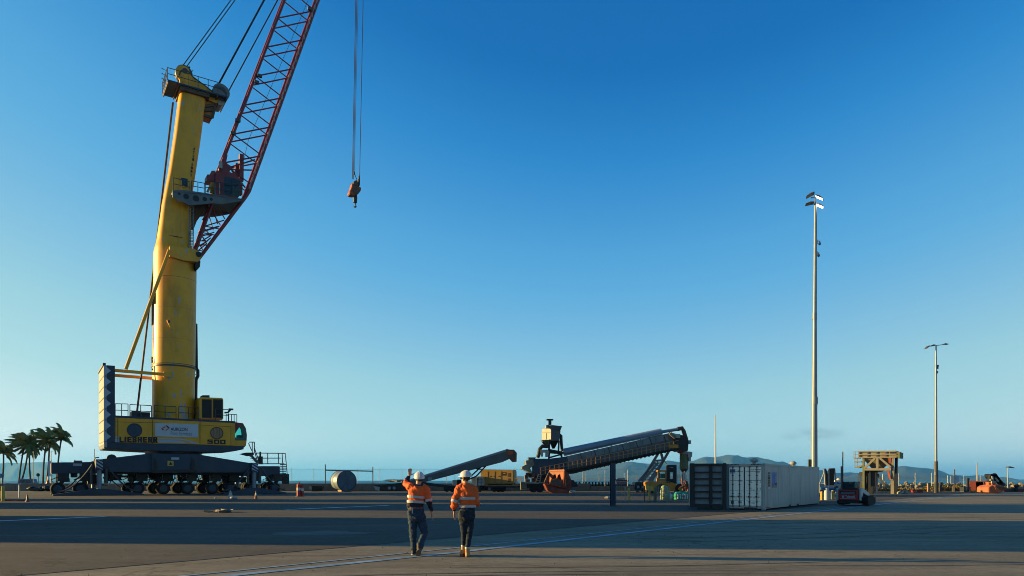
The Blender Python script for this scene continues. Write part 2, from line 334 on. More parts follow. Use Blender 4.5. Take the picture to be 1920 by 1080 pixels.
# ------------------------------------------------------------------ the setting: ground, sea, hills, air
def ground_mat(name, col, patch, grain, gstr, streak=0.25, cdark=0.6):
    m = bpy.data.materials.new(name); m.use_nodes = True; t = m.node_tree; b = t.nodes['Principled BSDF']
    b.inputs['Roughness'].default_value = 0.88; b.inputs['Specular IOR Level'].default_value = 0.25
    tc = t.nodes.new('ShaderNodeTexCoord')
    def nzn(scale, detail, st=(1, 1, 1), loc=(0, 0, 0), rz=0, rough=0.6):
        mpn = t.nodes.new('ShaderNodeMapping'); mpn.inputs['Scale'].default_value = st; mpn.inputs['Location'].default_value = loc; mpn.inputs['Rotation'].default_value = (0, 0, rz)
        n = t.nodes.new('ShaderNodeTexNoise'); n.inputs['Scale'].default_value = scale; n.inputs['Detail'].default_value = detail; n.inputs['Roughness'].default_value = rough
        t.links.new(tc.outputs['Object'], mpn.inputs[0]); t.links.new(mpn.outputs[0], n.inputs['Vector']); return n.outputs['Fac']
    def rng(s, a, c, lo, hi):
        r = t.nodes.new('ShaderNodeMapRange'); r.inputs['From Min'].default_value = a; r.inputs['From Max'].default_value = c; r.inputs['To Min'].default_value = lo; r.inputs['To Max'].default_value = hi
        t.links.new(s, r.inputs['Value']); return r.outputs[0]
    def mulv(a, c):
        r = t.nodes.new('ShaderNodeMath'); r.operation = 'MULTIPLY'; t.links.new(a, r.inputs[0]); t.links.new(c, r.inputs[1]); return r.outputs[0]
    f = rng(nzn(0.16, 6), 0.3, 0.7, 1 - patch, 1 + patch)
    f = mulv(f, rng(nzn(0.55, 5, (0.22, 1.6, 1), (5, 3, 0), 0.12), 0.3, 0.72, 1 + streak, 1 - streak))      # dragged stains, tyre tracks
    f = mulv(f, rng(nzn(0.5, 6, (0.10, 2.4, 1), (9, 1, 0), -0.65, 0.7), 0.56, 0.72, 1.0, 1 - streak * 1.4))
    f = mulv(f, rng(nzn(2.2, 6, rough=0.75), 0.3, 0.7, 1 - grain * .9, 1 + grain * .9))
    f = mulv(f, rng(nzn(38, 3), 0.25, 0.75, 1 - grain, 1 + grain))
    f = mulv(f, rng(nzn(7, 3, (1, 1, 1), (4, 4, 0)), 0.3, 0.7, 1 - grain * .8, 1 + grain * .8))
    vo = t.nodes.new('ShaderNodeTexVoronoi'); vo.feature = 'DISTANCE_TO_EDGE'; vo.inputs['Scale'].default_value = 0.16
    dm = t.nodes.new('ShaderNodeMix'); dm.data_type = 'VECTOR'; dm.inputs[0].default_value = 0.05; nd = t.nodes.new('ShaderNodeTexNoise'); nd.inputs['Scale'].default_value = 0.8; nd.inputs['Detail'].default_value = 6
    t.links.new(tc.outputs['Object'], nd.inputs['Vector']); av = t.nodes.new('ShaderNodeVectorMath'); av.operation = 'SCALE'; av.inputs['Scale'].default_value = 2.2; t.links.new(nd.outputs['Color'], av.inputs[0])
    ad = t.nodes.new('ShaderNodeVectorMath'); t.links.new(tc.outputs['Object'], ad.inputs[0]); t.links.new(av.outputs[0], ad.inputs[1]); t.links.new(ad.outputs[0], vo.inputs['Vector'])
    ck = rng(vo.outputs['Distance'], 0.002, 0.010, cdark, 1.0); km = rng(nzn(0.12, 3, loc=(7, 2, 0)), 0.48, 0.56, 1.0, 0.0)
    mxk = t.nodes.new('ShaderNodeMath'); mxk.operation = 'MAXIMUM'; t.links.new(ck, mxk.inputs[0]); t.links.new(km, mxk.inputs[1]); f = mulv(f, mxk.outputs[0])   # cracks here and there
    f = mulv(f, rng(nzn(0.9, 4, loc=(2, 8, 0)), 0.66, 0.74, 1.0, 0.62))                                     # oil spots
    v = t.nodes.new('ShaderNodeVectorMath'); v.operation = 'SCALE'; v.inputs[0].default_value = col
    t.links.new(f, v.inputs['Scale']); t.links.new(v.outputs[0], b.inputs['Base Color'])
    bn = t.nodes.new('ShaderNodeBump'); bn.inputs['Strength'].default_value = gstr; bn.inputs['Distance'].default_value = 0.02
    t.links.new(nzn(26, 4), bn.inputs['Height']); t.links.new(bn.outputs[0], b.inputs['Normal'])
    return m
M['conc'] = ground_mat('yard_concrete', (0.152, 0.132, 0.092), 0.18, 0.20, 0.3, 0.32, 0.6)
M['asph'] = ground_mat('yard_asphalt', (0.054, 0.049, 0.041), 0.20, 0.30, 0.6, 0.22, 0.5)
M['paint'] = mat('worn_blue_white_line', (0.20, 0.31, 0.42), 0.7, var=0.45, scale=1.6, stretch=(1, 1, 1))
M['paint2'] = mat('worn_line_faint', (0.15, 0.20, 0.25), 0.75, var=0.4, scale=1.5)
M['paintw'] = mat('worn_white_line', (0.72, 0.82, 0.92), 0.7, var=0.25, scale=1.6)
M['seam'] = mat('bitumen_seam', (0.045, 0.042, 0.04), 0.8, var=0.3)
M['patchm'] = mat('tar_patch', (0.075, 0.072, 0.07), 0.8, var=0.3, scale=0.8)

def sheet(name, poly, z, m, parent=None):
    mb = MB(); mb.add([(x, y, z) for x, y in poly], [tuple(range(len(poly)))]); o = mb.build(name, m, parent); return struct(o) if parent is None else o

def subdivided(name, x0, x1, y0, y1, nx, ny, z, m):
    mb = MB(); vs = [(x0 + (x1 - x0) * i / nx, y0 + (y1 - y0) * j / ny, z) for j in range(ny + 1) for i in range(nx + 1)]
    fs = [(j * (nx + 1) + i, j * (nx + 1) + i + 1, (j + 1) * (nx + 1) + i + 1, (j + 1) * (nx + 1) + i) for j in range(ny) for i in range(nx)]
    return mb.add(vs, fs).build(name, m)

struct(subdivided('ground', -400, 400, -300, 131, 8, 8, 0.0, 'conc'))
# the asphalt half of the yard: everything left of the long seam
U = Vector((0.640, 0.768, 0))
def seamx(y): return -8.33 + (y - 12.16) / 1.185
struct(sheet('asphalt_yard', [(-400, -200), (seamx(-200), -200), (seamx(12), 12), (seamx(60), 60), (seamx(104), 104), (-400, 104)], 0.004, 'asph'))

def line(name, pts, w, m, z=0.008):
    mb = MB()
    for a, b in zip(pts[:-1], pts[1:]):
        a, b = Vector((*a, z)), Vector((*b, z)); d = (b - a).normalized(); n = Vector((-d.y, d.x, 0)) * w / 2
        mb.add([a - n, b - n, b + n, a + n], [(0, 1, 2, 3)])
    return struct(mb.build(name, m))
line('painted_line', [(-8.5, 7.7), (-4.82, 12.06), (-1.18, 16.1), (6.5, 25.5), (29.7, 54), (50, 79)], 0.24, 'paint')
line('painted_line', [(-9.2, 8.2), (-5.15, 12.5), (-1.6, 16.75), (6.0, 26.0), (28.8, 54)], 0.10, 'paint')
line('painted_line', [(7.9, 25.5), (14.6, 20.3), (30, 8.4)], 0.13, 'paint2')
line('painted_line', [(-24, 23.5), (-20.5, 28.4), (-18.2, 31.8)], 0.34, 'paintw', 0.010)
line('painted_line', [(-12.6, 39.6), (-8.0, 46.0)], 0.34, 'paintw', 0.010)
line('painted_line', [(-1.9, 47.0), (6.0, 58.0)], 0.22, 'paint2', 0.010)
line('painted_line', [(-26.5, 84), (-15, 89)], 0.5, 'paint2', 0.010)
line('tar_seam', [(-18.2, 31.8), (-12.6, 39.6)], 0.10, 'seam', 0.010)
line('tar_seam', [(seamx(2) - .03, 2), (seamx(60) - .03, 60)], 0.06, 'seam', 0.009)
mb = MB(); c = G(600, 1000)
mb.add([c + Vector((1.5 * math.cos(a / 16 * 6.283) * (1 + .25 * math.sin(a * 2.1)), 0.9 * math.sin(a / 16 * 6.283) * (1 + .3 * math.cos(a * 1.7)), 0.009)) for a in range(16)], [tuple(range(16))])
struct(mb.build('tar_patch', 'patchm'))
# tyre marks, slab joints and mended strips
M['mark'] = mat('tyre_mark', (0.115, 0.10, 0.072), 0.8, var=0.25, scale=1.2); M['mend'] = mat('mended_asphalt', (0.052, 0.047, 0.040), 0.8, var=0.25, scale=2.5, bump=0.4)
def ribbon(name, pts, w, m, z, n=24):
    a, b_, c_ = [Vector((*q, z)) for q in pts]; mb = MB(); vs = []
    for i in range(n + 1):
        f = i / n; p = a * (1 - f) ** 2 + b_ * 2 * f * (1 - f) + c_ * f * f; d = ((b_ - a) * (1 - f) + (c_ - b_) * f).normalized(); k = w / 2 * (1 + .35 * noise.noise(p * 1.7)) * min(1, 6 * f, 6 * (1 - f)) ; s_ = Vector((-d.y, d.x, 0)) * max(k, .004); vs += [p - s_, p + s_]
    mb.add(vs, [(2 * i, 2 * i + 1, 2 * i + 3, 2 * i + 2) for i in range(n)]); return struct(mb.build(name, m))
for (pts, w) in ((((-4.2, 11.4), (0, 12.6), (5.5, 12.3)), .10), (((-3.6, 11.9), (.8, 13.0), (6, 12.7)), .09), (((-1.5, 13.2), (2.6, 13.1), (7.4, 14.5)), .08), (((1.5, 11.5), (5, 12.0), (10, 11.7)), .09), (((3, 18.5), (9, 19.5), (16, 24)), .12), (((3.2, 19.8), (9.2, 20.8), (16.4, 25.6)), .12), (((5, 13.6), (9, 13.3), (12, 14.2)), .07), (((8, 26), (16, 30), (30, 30)), .14), (((8, 27.8), (16, 31.8), (30, 31.8)), .14), (((-2.5, 10.9), (.5, 11.2), (2.2, 12.2)), .06)): ribbon('tyre_mark', pts, w, 'mark', 0.006)
for (pts, w) in ((((-20, 20.5), (-13, 21.5), (-6, 20.6)), .5), (((-9, 24.5), (-4, 25.5), (1.5, 27.5)), .7), (((-16, 17.2), (-12, 17.6), (-9.5, 16.9)), .3)): ribbon('mended_strip', pts, w, 'mend', 0.0065)
Up = Vector((0.768, -0.640, 0))
for (o_, L_q) in (((-1.2, 14.9), 22), ((5.2, 22.6), 30), ((11.6, 30.3), 40)): ribbon('slab_joint', (o_, (o_[0] + Up.x * L_q / 2, o_[1] + Up.y * L_q / 2), (o_[0] + Up.x * L_q, o_[1] + Up.y * L_q)), .035, 'mark', 0.0055, 4)
random.seed(12); mb = MB()
for k in range(420):
    x, y = random.uniform(-9, 12), 10.5 + 18 * random.random() ** 1.6; s = random.uniform(.006, .022); q = Vector((x, y, .01 + s * .4)); vs = [q + Vector((random.uniform(.5, 1) * a, random.uniform(.5, 1) * b_, random.uniform(.4, .9) * c_)) * s for a, b_, c_ in ((1, 0, 0), (-1, 0, 0), (0, 1, 0), (0, -1, 0), (0, 0, 1), (0, 0, -1))]
    mb.add(vs, [(0, 2, 4), (2, 1, 4), (1, 3, 4), (3, 0, 4), (2, 0, 5), (1, 2, 5), (3, 1, 5), (0, 3, 5)])
go = mb.build('loose_grit', 'dgrey'); go['kind'] = 'stuff'

# land behind the wall on the left, where the palms stand, and the water
struct(sheet('lawn', [(-400, 131), (-58, 131), (-60, 172), (-110, 185), (-400, 190)], 0.05, 'lawn'))
mw = bpy.data.materials.new('sea_water'); mw.use_nodes = True; t = mw.node_tree; b = t.nodes['Principled BSDF']
b.inputs['Base Color'].default_value = (0.004, 0.13, 0.20, 1); b.inputs['Specular IOR Level'].default_value = 0.25; b.inputs['Roughness'].default_value = 0.4; b.inputs['IOR'].default_value = 1.33
tc = t.nodes.new('ShaderNodeTexCoord'); n1 = t.nodes.new('ShaderNodeTexNoise'); n1.inputs['Scale'].default_value = 0.35; n1.inputs['Detail'].default_value = 5
bn = t.nodes.new('ShaderNodeBump'); bn.inputs['Strength'].default_value = 1.0; bn.inputs['Distance'].default_value = 1.6
t.links.new(tc.outputs['Object'], n1.inputs['Vector']); t.links.new(n1.outputs['Fac'], bn.inputs['Height']); t.links.new(bn.outputs[0], b.inputs['Normal'])
M['sea'] = mw
struct(subdivided('sea', -30000, 30000, 100, 30000, 12, 12, -1.6, 'sea'))
mb = MB(); mb.bx((-400, 130.8, -2.2), (400, 131.0, -0.02)); struct(mb.build('quay_wall', 'concrete_wall'))

# hills across the bay
M['hill'] = mat('hill_bush', (0.019, 0.041, 0.036), 0.95, var=0.65, scale=0.0022)
def hills(name, ctrl, Y0, depth, amp, seed, step=6, rows=26):
    mb = MB(); xs = []; x = ctrl[0][0]
    while x <= ctrl[-1][0]: xs.append(x); x += step
    def prof(x):
        for (a, ya), (b2, yb) in zip(ctrl[:-1], ctrl[1:]):
            if a <= x <= b2: return HZ - (ya + (yb - ya) * (x - a) / (b2 - a))
        return 0
    vs = []
    for j in range(rows):
        r = j / (rows - 1); Y = Y0 + depth * r
        sh = math.sin(min(1, r / 0.62) * math.pi / 2) if r < 0.62 else math.cos((r - 0.62) / 0.38 * math.pi / 2)
        for x in xs:
            h = max(0, prof(x)) / FPX * (Y0 + depth * 0.62)
            p = Vector((x * 0.022, r * 2.6, seed))
            rg = 1 - abs(noise.noise(p)) * 1.5; rg2 = noise.fractal(Vector((x * 0.09, r * 9, seed)), 1.0, 2.0, 4)
            k = sh * (1 - (1 - r / 0.62 if r < 0.62 else 0) * amp * (1 - rg)) + 0.06 * rg2 * sh * (1 if r < 0.6 else 0.35)
            vs.append(((x - 960) / FPX * Y, Y, max(-4, h * k + (-6 if j in (0, rows - 1) else -0.5))))
    n = len(xs); fs = [(j * n + i, j * n + i + 1, (j + 1) * n + i + 1, (j + 1) * n + i) for j in range(rows - 1) for i in range(n - 1)]
    return struct(mb.add(vs, fs).build(name, 'hill', smooth=180))
ridge = [(940, 901), (955, 895), (970, 892), (985, 893), (1000, 890), (1030, 891), (1072, 888), (1110, 880), (1157, 867), (1185, 865), (1204, 868), (1219, 869), (1241, 865), (1252, 863), (1275, 866), (1299, 864), (1316, 857), (1336, 856), (1361, 855), (1376, 853), (1400, 858), (1409, 857), (1439, 861), (1460, 866), (1467, 864), (1484, 871), (1510, 876), (1537, 881), (1550, 882), (1565, 887), (1595, 885), (1608, 887), (1640, 884), (1662, 879), (1681, 875), (1696, 873), (1715, 876), (1729, 877), (1743, 878), (1764, 882), (1782, 890), (1799, 891), (1813, 892), (1827, 891), (1843, 891), (1854, 894), (1871, 895), (1882, 894), (1896, 896), (1910, 899), (1940, 898), (1980, 893), (2050, 888), (2150, 893), (2300, 899), (2400, 901)]
hills('hills', ridge, 7600, 3200, 0.9, 3.3)
near = [(1020, 901), (1080, 897), (1150, 893), (1230, 889), (1300, 886), (1380, 885), (1450, 884), (1500, 888), (1560, 893), (1620, 892), (1690, 891), (1740, 894), (1800, 898), (1850, 899), (1900, 901)]
hills('foothills', near, 5600, 1600, 0.8, 8.1)
far = [(-700, 901), (-500, 880), (-300, 872), (-100, 870), (0, 868), (40, 868), (75, 866), (130, 866), (180, 869), (240, 876), (320, 886), (420, 895), (500, 901)]
hills('headland', far, 11500, 3500, 0.7, 1.7)
hills('islet', [(715, 901.5), (722, 899), (732, 897.6), (740, 898.4), (752, 901.5)], 9500, 900, 0.5, 5.1, 1.5, 12)

# the air between here and the hills
hz = MB(); hz.bx((-31000, -500, -4.5), (31000, 31000, 470)); hzo = hz.build('haze', [])
hm = bpy.data.materials.new('haze_air'); hm.use_nodes = True; t = hm.node_tree; t.nodes.clear()
pv = t.nodes.new('ShaderNodeVolumePrincipled'); pv.inputs['Color'].default_value = (0.13, 0.47, 0.97, 1); pv.inputs['Density'].default_value = 4.8e-5; pv.inputs['Anisotropy'].default_value = 0.2
om = t.nodes.new('ShaderNodeOutputMaterial'); t.links.new(pv.outputs[0], om.inputs['Volume']); hzo.data.materials.append(hm); hzo['kind'] = 'stuff'

# unseen blockers added left of the view to throw the long shade bars
def shade_blocker(X, Yc, L, W, H, label, ridge_h=0.0):
    s = thing('added_shade_block', label, 'shade_blocker', (X, Yc, 0), 0, None)
    MB().box((0, 0, H / 2 - 0.05), (W, L, H - 0.1)).build('wall', 'dcont', s)  # body of the added shade block, not a real wall
    MB().box((0, 0, H - 0.05 + 0.004), (W + 0.1, L + 0.1, 0.12)).build('roof', 'grey', s)  # top of the added shade block, not a real roof
    MB().box((W / 2 + 0.03, 0, 2.2), (0.06, L * 0.4, 4.4)).build('door', 'grey', s)  # slab on the added shade block, not a real door
    return s
def yb(y0, X): return y0 - 0.1175 * X
for (ya, ybk, X, H, W, lab) in [
        (16.8, 29.3, -34, 9.6, 6, 'low grey block added out of view for shade, nearest along the left'),
        (36.9, 47.0, -52, 13.5, 8, 'tall grey block added out of view for shade, second along the left'),
        (50.6, 57.4, -60, 13.5, 8, 'tall grey block added out of view for shade, third along the left'),
        ]:
    c = (ya + ybk) / 2
    shade_blocker(X, yb(c, X), ybk - ya, W, H, lab)
# ------------------------------------------------------------------ the harbour crane
CR = R(34)
C = Fr(-40.85, 85.9, CR)
crane = thing('harbour_crane', 'huge yellow mobile harbour crane with leaning tower and dark red lattice boom', 'crane', (C.o.x, C.o.y, 0), CR)
P = C.p
YN = -3.5          # near side of the machinery house
HB = 7.0

# undercarriage -----------------------------------------------------------------
yb_ = -4.3
mb = MB()
pl = [P(180, 862, yb_), P(283, 850, yb_), P(372, 852, yb_), P(474, 869, yb_), P(474, 886, yb_), P(283, 886, yb_), P(180, 884, yb_)]
mb.prism(pl, (0, 1.6, 0)); mb.build('support_beam', 'navy', crane, bevel=0.04)
mb = MB(); mb.prism([Vector((v.x, 3.0, v.z)) for v in pl], (0, 1.6, 0)); mb.build('support_beam', 'navy', crane)
mb = MB()
mb.prism([P(96, 867.5, -2), P(177, 866, -2), P(283, 855, -2), P(370, 857, -2), P(484, 874, -2), P(525, 874, -2), P(525, 892, -2), P(484, 893, -2), P(370, 890, -2), P(283, 890, -2), P(177, 887, -2), P(96, 888, -2)], (0, 4.4, 0))
mb.build('chassis', 'navy', crane, bevel=0.05)
a, b = P(284, 852, -4.6), P(370, 887, -4.6)
mb = MB(); mb.bx((a.x, -4.6, b.z), (b.x, 4.6, a.z)); cen = mb.build('centre_box', 'navy', crane, bevel=0.05)
mb = MB()
for px in (292, 362):
    mb.prism([P(px - 3, 858, -4.72), P(px + 3, 866, -4.72), P(px + 3, 884, -4.72), P(px - 5, 884, -4.72)], (0, 0.1, 0))
mb.beam(P(286, 884, -4.72), P(369, 883, -4.72), 0.1, 0.35)
mb.build('gusset', 'black', cen)
a, b = P(314, 864, -4.63), P(325.5, 874, -4.63)
MB().bx((a.x, -4.66, b.z), (b.x, -4.61, a.z)).build('warning_sign', 'by', cen)
mb = MB(); c0 = (a + b) / 2
mb.prism([(c0.x - .2, -4.675, c0.z - .16), (c0.x + .2, -4.675, c0.z - .16), (c0.x, -4.675, c0.z + .2)], (0, 0.012, 0)); mb.build('warning_symbol', 'ink', cen)
a, b = P(321, 857.5, -4.63), P(336, 862, -4.63); MB().bx((a.x, -4.66, b.z), (b.x, -4.61, a.z)).build('name_plate', 'palegrey', cen)
a, b = P(137, 869, -2.02), P(153.5, 874, -2.02); MB().bx((a.x, -2.06, b.z), (b.x, -2.02, a.z)).build('name_plate', 'palegrey', crane)
mb = MB(); c0 = P(326, 848, 0)
zt = P(326, 845, 0).z; zb = P(326, 853, 0).z
mb.tube((0, 0, zb - 0.3), (0, 0, zt + .2), 2.9, n=32); mb.tube((0, 0, zb + .1), (0, 0, zb + .32), 3.15, n=32)
mb.build('slewing_ring', 'black', crane, smooth=40)

# striped end plates with jacks, pads and hoses
for i, (x0, x1, y0, y1) in enumerate([(180, 193, 861, 881), (472, 484, 867.5, 885)]):
    a, b = P(x0, y0, -4.75), P(x1, y1, -4.75); zt, zb = a.z, b.z
    pl_ = MB().bx((a.x, -4.8, zb), (b.x, -2.6, zt)).build('outrigger_head', 'navy', crane, bevel=0.03)
    for k in range(4):
        h = (zt - zb); w = b.x - a.x; z0 = zb + h * (0.22 + 0.34 * k - 0.34)
        q = [(a.x, z0 + h * .42), (a.x, z0 + h * .42 + h * .17), (b.x, z0 + h * .17), (b.x, z0)]
        q = [(x, min(max(z, zb + .01), zt - .01)) for x, z in q]
        if q[1][1] - q[0][1] + q[2][1] - q[3][1] < 0.05: continue
        MB().add([(x, -4.806, z) for x, z in q], [(0, 1, 2, 3)]).build('stripe', 'palegrey', pl_)
    cx = (a.x + b.x) / 2
    for side in (-1, 1):
        yy = side * 4.4 if side < 0 else 4.4
        jk = MB().tube((cx, yy, 0.6), (cx, yy, zb + .05), 0.24, n=14).build('jack', 'galv', crane, smooth=40)
        MB().tube((cx - .75, yy, 1.2), (cx - .75, yy, zb + .4), 0.13, n=10).build('jack_guide', 'dgrey', jk, smooth=40); MB().tube((cx + .65, yy, 1.3), (cx + .65, yy, zb + .2), 0.2, n=10).build('jack_guide', 'dgrey', jk, smooth=40)
        hl = 4.3 if i == 0 else 3.7
        MB().prism([(cx - hl, yy - .95, 0.02), (cx + hl, yy - .95, 0.02), (cx + hl, yy - .95, 0.14), (cx + .55, yy - .95, 0.72), (cx - .55, yy - .95, 0.72), (cx - hl, yy - .95, 0.14)], (0, 1.9, 0)).build('support_pad', 'navy', crane, bevel=0.02)
        hs = MB()
        for d in (-1, 1):
            pts = [(cx + d * (0.7 + 3.0 * t), yy - .5, (zb + .1) * (1 - t) ** 1.8 + 0.45 + .0 * t) for t in [q / 10 for q in range(11)]]
            hs.path(pts, 0.075, 6)
        hs.build('hose', 'dgrey', jk, smooth=60)

# wheel sets
def wheelset(px, y, far=False):
    s = P(px, 915, y).x
    w = MB(); w.beam((s, y, 0.75), (s + .55, y, 1.75), 0.32, 0.4); w.tube((s, y - .75, .72), (s, y + .75, .72), 0.16, n=10); w.box((s + .5, y, 2.0), (1.1, .8, .9)); w.path([(s - .3, y - .4, 1.2), (s - .6, y - .4, 1.7), (s + .2, y - .4, 2.1)], .05)
    w = w.build('wheel_bogie', 'black', crane)
    for yy in (y - .5, y + .5):
        tm = MB(); prof = [(-.24, .42), (-.25, .62), (-.17, .70), (.17, .70), (.25, .62), (.24, .42)]
        tm.loft([[Vector((s + r * math.cos(j / 20 * 6.28318), yy + o, .71 + r * math.sin(j / 20 * 6.28318))) for j in range(20)] for o, r in prof])
        tm.build('tyre', 'rubber', w, smooth=45)
        rm = MB(); rm.tube((s, yy - .252, .71), (s, yy - .16, .71), .40, .30, n=16); rm.tube((s, yy - .29, .71), (s, yy - .16, .71), .12, n=8); rm.build('rim', 'navy', w, smooth=40)
for px in (108, 257, 305, 350, 396, 430, 512): wheelset(px, -2.2)
for px in (152, 240, 288, 333, 379, 418, 464, 500): wheelset(px, 2.2)
for px in (150, 470): wheelset(px, -1.8)
mb = MB()      # machinery hung under the chassis
random.seed(3)
for k in range(34):
    px = random.choice([random.uniform(120, 180), random.uniform(195, 250), random.uniform(262, 520)])
    z = P(px, random.uniform(890, 902), -1.8).z; s = P(px, 895, -1.8).x
    mb.box((s, random.uniform(-1.9, 1.9), z), (random.uniform(.3, 1.3), random.uniform(.3, 1.2), random.uniform(.2, .8)))
for k in range(16):
    px = random.uniform(280, 350); s = P(px, 895, -3).x
    mb.path([(s, -3, 2.4), (s + random.uniform(-.2, .2), -3, 1.4 + random.random()), (s + random.uniform(-.5, .5), -2.6, 0.9 + random.random())], .035, 5)
for k in range(10):
    px = random.uniform(110, 500); s = P(px, 895, -2.5).x
    mb.path([(s, -2.5, 2.3), (s + .6, -2.6, 1.2), (s + 1.4, -2.5, 1.0), (s + 1.8, -2.4, 2.2)], .05, 5)
mb.build('drive_machinery', 'black', crane)['kind'] = 'stuff'
# boarding stair, platform and rails at the right end
mb = MB(); yy = -1.6
mb.prism([P(453, 851, yy), P(462, 848.5, yy), P(476, 848.5, yy), P(476, 853.5, yy), P(468, 855, yy)], (0, 1.3, 0))
mb.build('boarding_platform', 'black', crane)
mb = MB()
for y2 in (yy, yy + 1.2):
    mb.beam(P(470, 853, y2), P(484, 869, y2), .08, .3)
for k in range(6):
    q = P(470 + 14 * k / 5, 853 + 16 * k / 5, yy); mb.box((q.x, yy + .6, q.z), (.28, 1.1, .05))
mb.build('stair', 'dgrey', crane)
mb = MB()
for a, b in [((467, 829), (477, 829)), ((477, 829), (477, 849)), ((473, 829), (473, 849)), ((466, 831), (472, 845)), ((477, 849.5), (535, 850)), ((478, 859), (526, 859)), ((484, 869.5), (533, 869.5)), ((522, 850), (522, 870)), ((535, 850), (539, 894)), ((529, 850), (531, 894)), ((502, 850), (502, 869)), ((478, 849), (484, 869)), ((477, 840), (484, 860))]:
    mb.tube(P(*a, yy), P(*b, yy), .055, n=6)
for k in range(8):
    y_ = 871 + k * 3.3; mb.tube(P(525, y_, yy), P(536.5, y_ + .2, yy), .05, n=6)
mb.build('handrail', 'dgrey', crane)
a = P(490, 866, yy); MB().box((a.x, yy + .5, a.z + .2), (.5, .5, 1.0)).tube((a.x, yy + .5, a.z + .6), (a.x, yy + .5, a.z + 1.3), .12).build('lamp_post_stub', 'black', crane)
a = P(537, 898, yy); MB().box((a.x, yy + .4, a.z), (.7, .8, 1.3)).build('bumper_box', 'black', crane)
# little fittings on the left of the chassis
mb = MB(); a = P(209, 857, -3.2)
mb.tube((a.x, -3.6, a.z - .2), (a.x, -2.8, a.z - .2), .5, n=16); mb.build('cable_reel', 'black', crane, smooth=40)
mb = MB(); mb.path([P(175, 866, -4), P(179, 858, -4), P(186, 858, -4)], .06); mb.tube(P(177, 842, -3.4), P(177, 864, -3.4), .03)
mb.box(P(146, 866.5, -1.2), (.8, .5, .35)); mb.tube(P(140, 866, -1.2), P(140, 862, -1.2), .04); mb.build('chassis_fitting', 'dgrey', crane)

# machinery house ---------------------------------------------------------------
def house_poly(y):
    return [P(215.5, 781.5, y), P(300, 784, y), P(375, 787.5, y), P(441, 792, y), P(441, 836, y), P(375, 833.5, y), P(215.5, 829.5, y)]
hp = house_poly(YN)
house = MB().prism(hp, (0, HB, 0)).build('machinery_house', 'yellow', crane, bevel=0.06)
sk = [P(195, 828.5, YN - .03), P(441, 836, YN - .03), P(461, 836, YN - .03), P(452.6, 843.5, YN - .03), P(440, 846, YN - .03), P(401, 847.3, YN - .03), P(278.5, 845, YN - .03), P(195, 840.5, YN - .03)]
MB().prism([Vector((v.x, v.y, v.z - (.02 if i < 3 else 0))) for i, v in enumerate(sk)], (0, HB + .06, 0)).build('skirt', 'navy', crane, bevel=0.05)
mb = MB()     # panel joints and door edges, standing a little proud
for px in (221, 286.5, 375):
    a = P(px, 784, YN - .012); b = P(px, 832, YN - .012); mb.beam(a, b, .06, .03)
mb.beam(P(216, 791, YN - .012), P(286, 792.5, YN - .012), .03, .05, up=(0, 1, 0)); mb.beam(P(287, 792, YN - .012), P(432, 800, YN - .012), .03, .05, up=(0, 1, 0)); mb.beam(P(433, 798, YN - .012), P(433, 836, YN - .012), .05, .03)
mb.build('panel_joint', 'ink', house)
MB().beam(P(216, 781, YN + .1), P(441, 791.6, YN + .1), .3, .22).build('gutter', 'navy', house)
def roundvent(px, py, r, m, nm):
    c = P(px, py, YN); k = r / FPX * (C.o + C.ex * c.x + C.ey * YN).y
    v = MB().tube((c.x, YN - .05, c.z), (c.x, YN + .02, c.z), k, n=28).build(nm, m, house, smooth=40)
    ring = MB(); pts = [(c.x + k * math.cos(t / 28 * 6.28318), YN - .05, c.z + k * math.sin(t / 28 * 6.28318)) for t in range(29)]
    ring.path(pts, .05, 6, cap=False); ring.build('vent_ring', 'brown' if m == 'wood' else 'navy', v)
    if m == 'wood':
        s = MB()
        for d in (-.5, 0, .45): s.beam((c.x + d * k, YN - .062, c.z - k * .8), (c.x + d * k, YN - .062, c.z + k * .8), .035, .02)
        s.build('board_gap', 'brown', v)
roundvent(252.3, 806.5, 12, 'navy', 'round_vent'); roundvent(406.5, 812, 10.8, 'wood', 'round_vent')
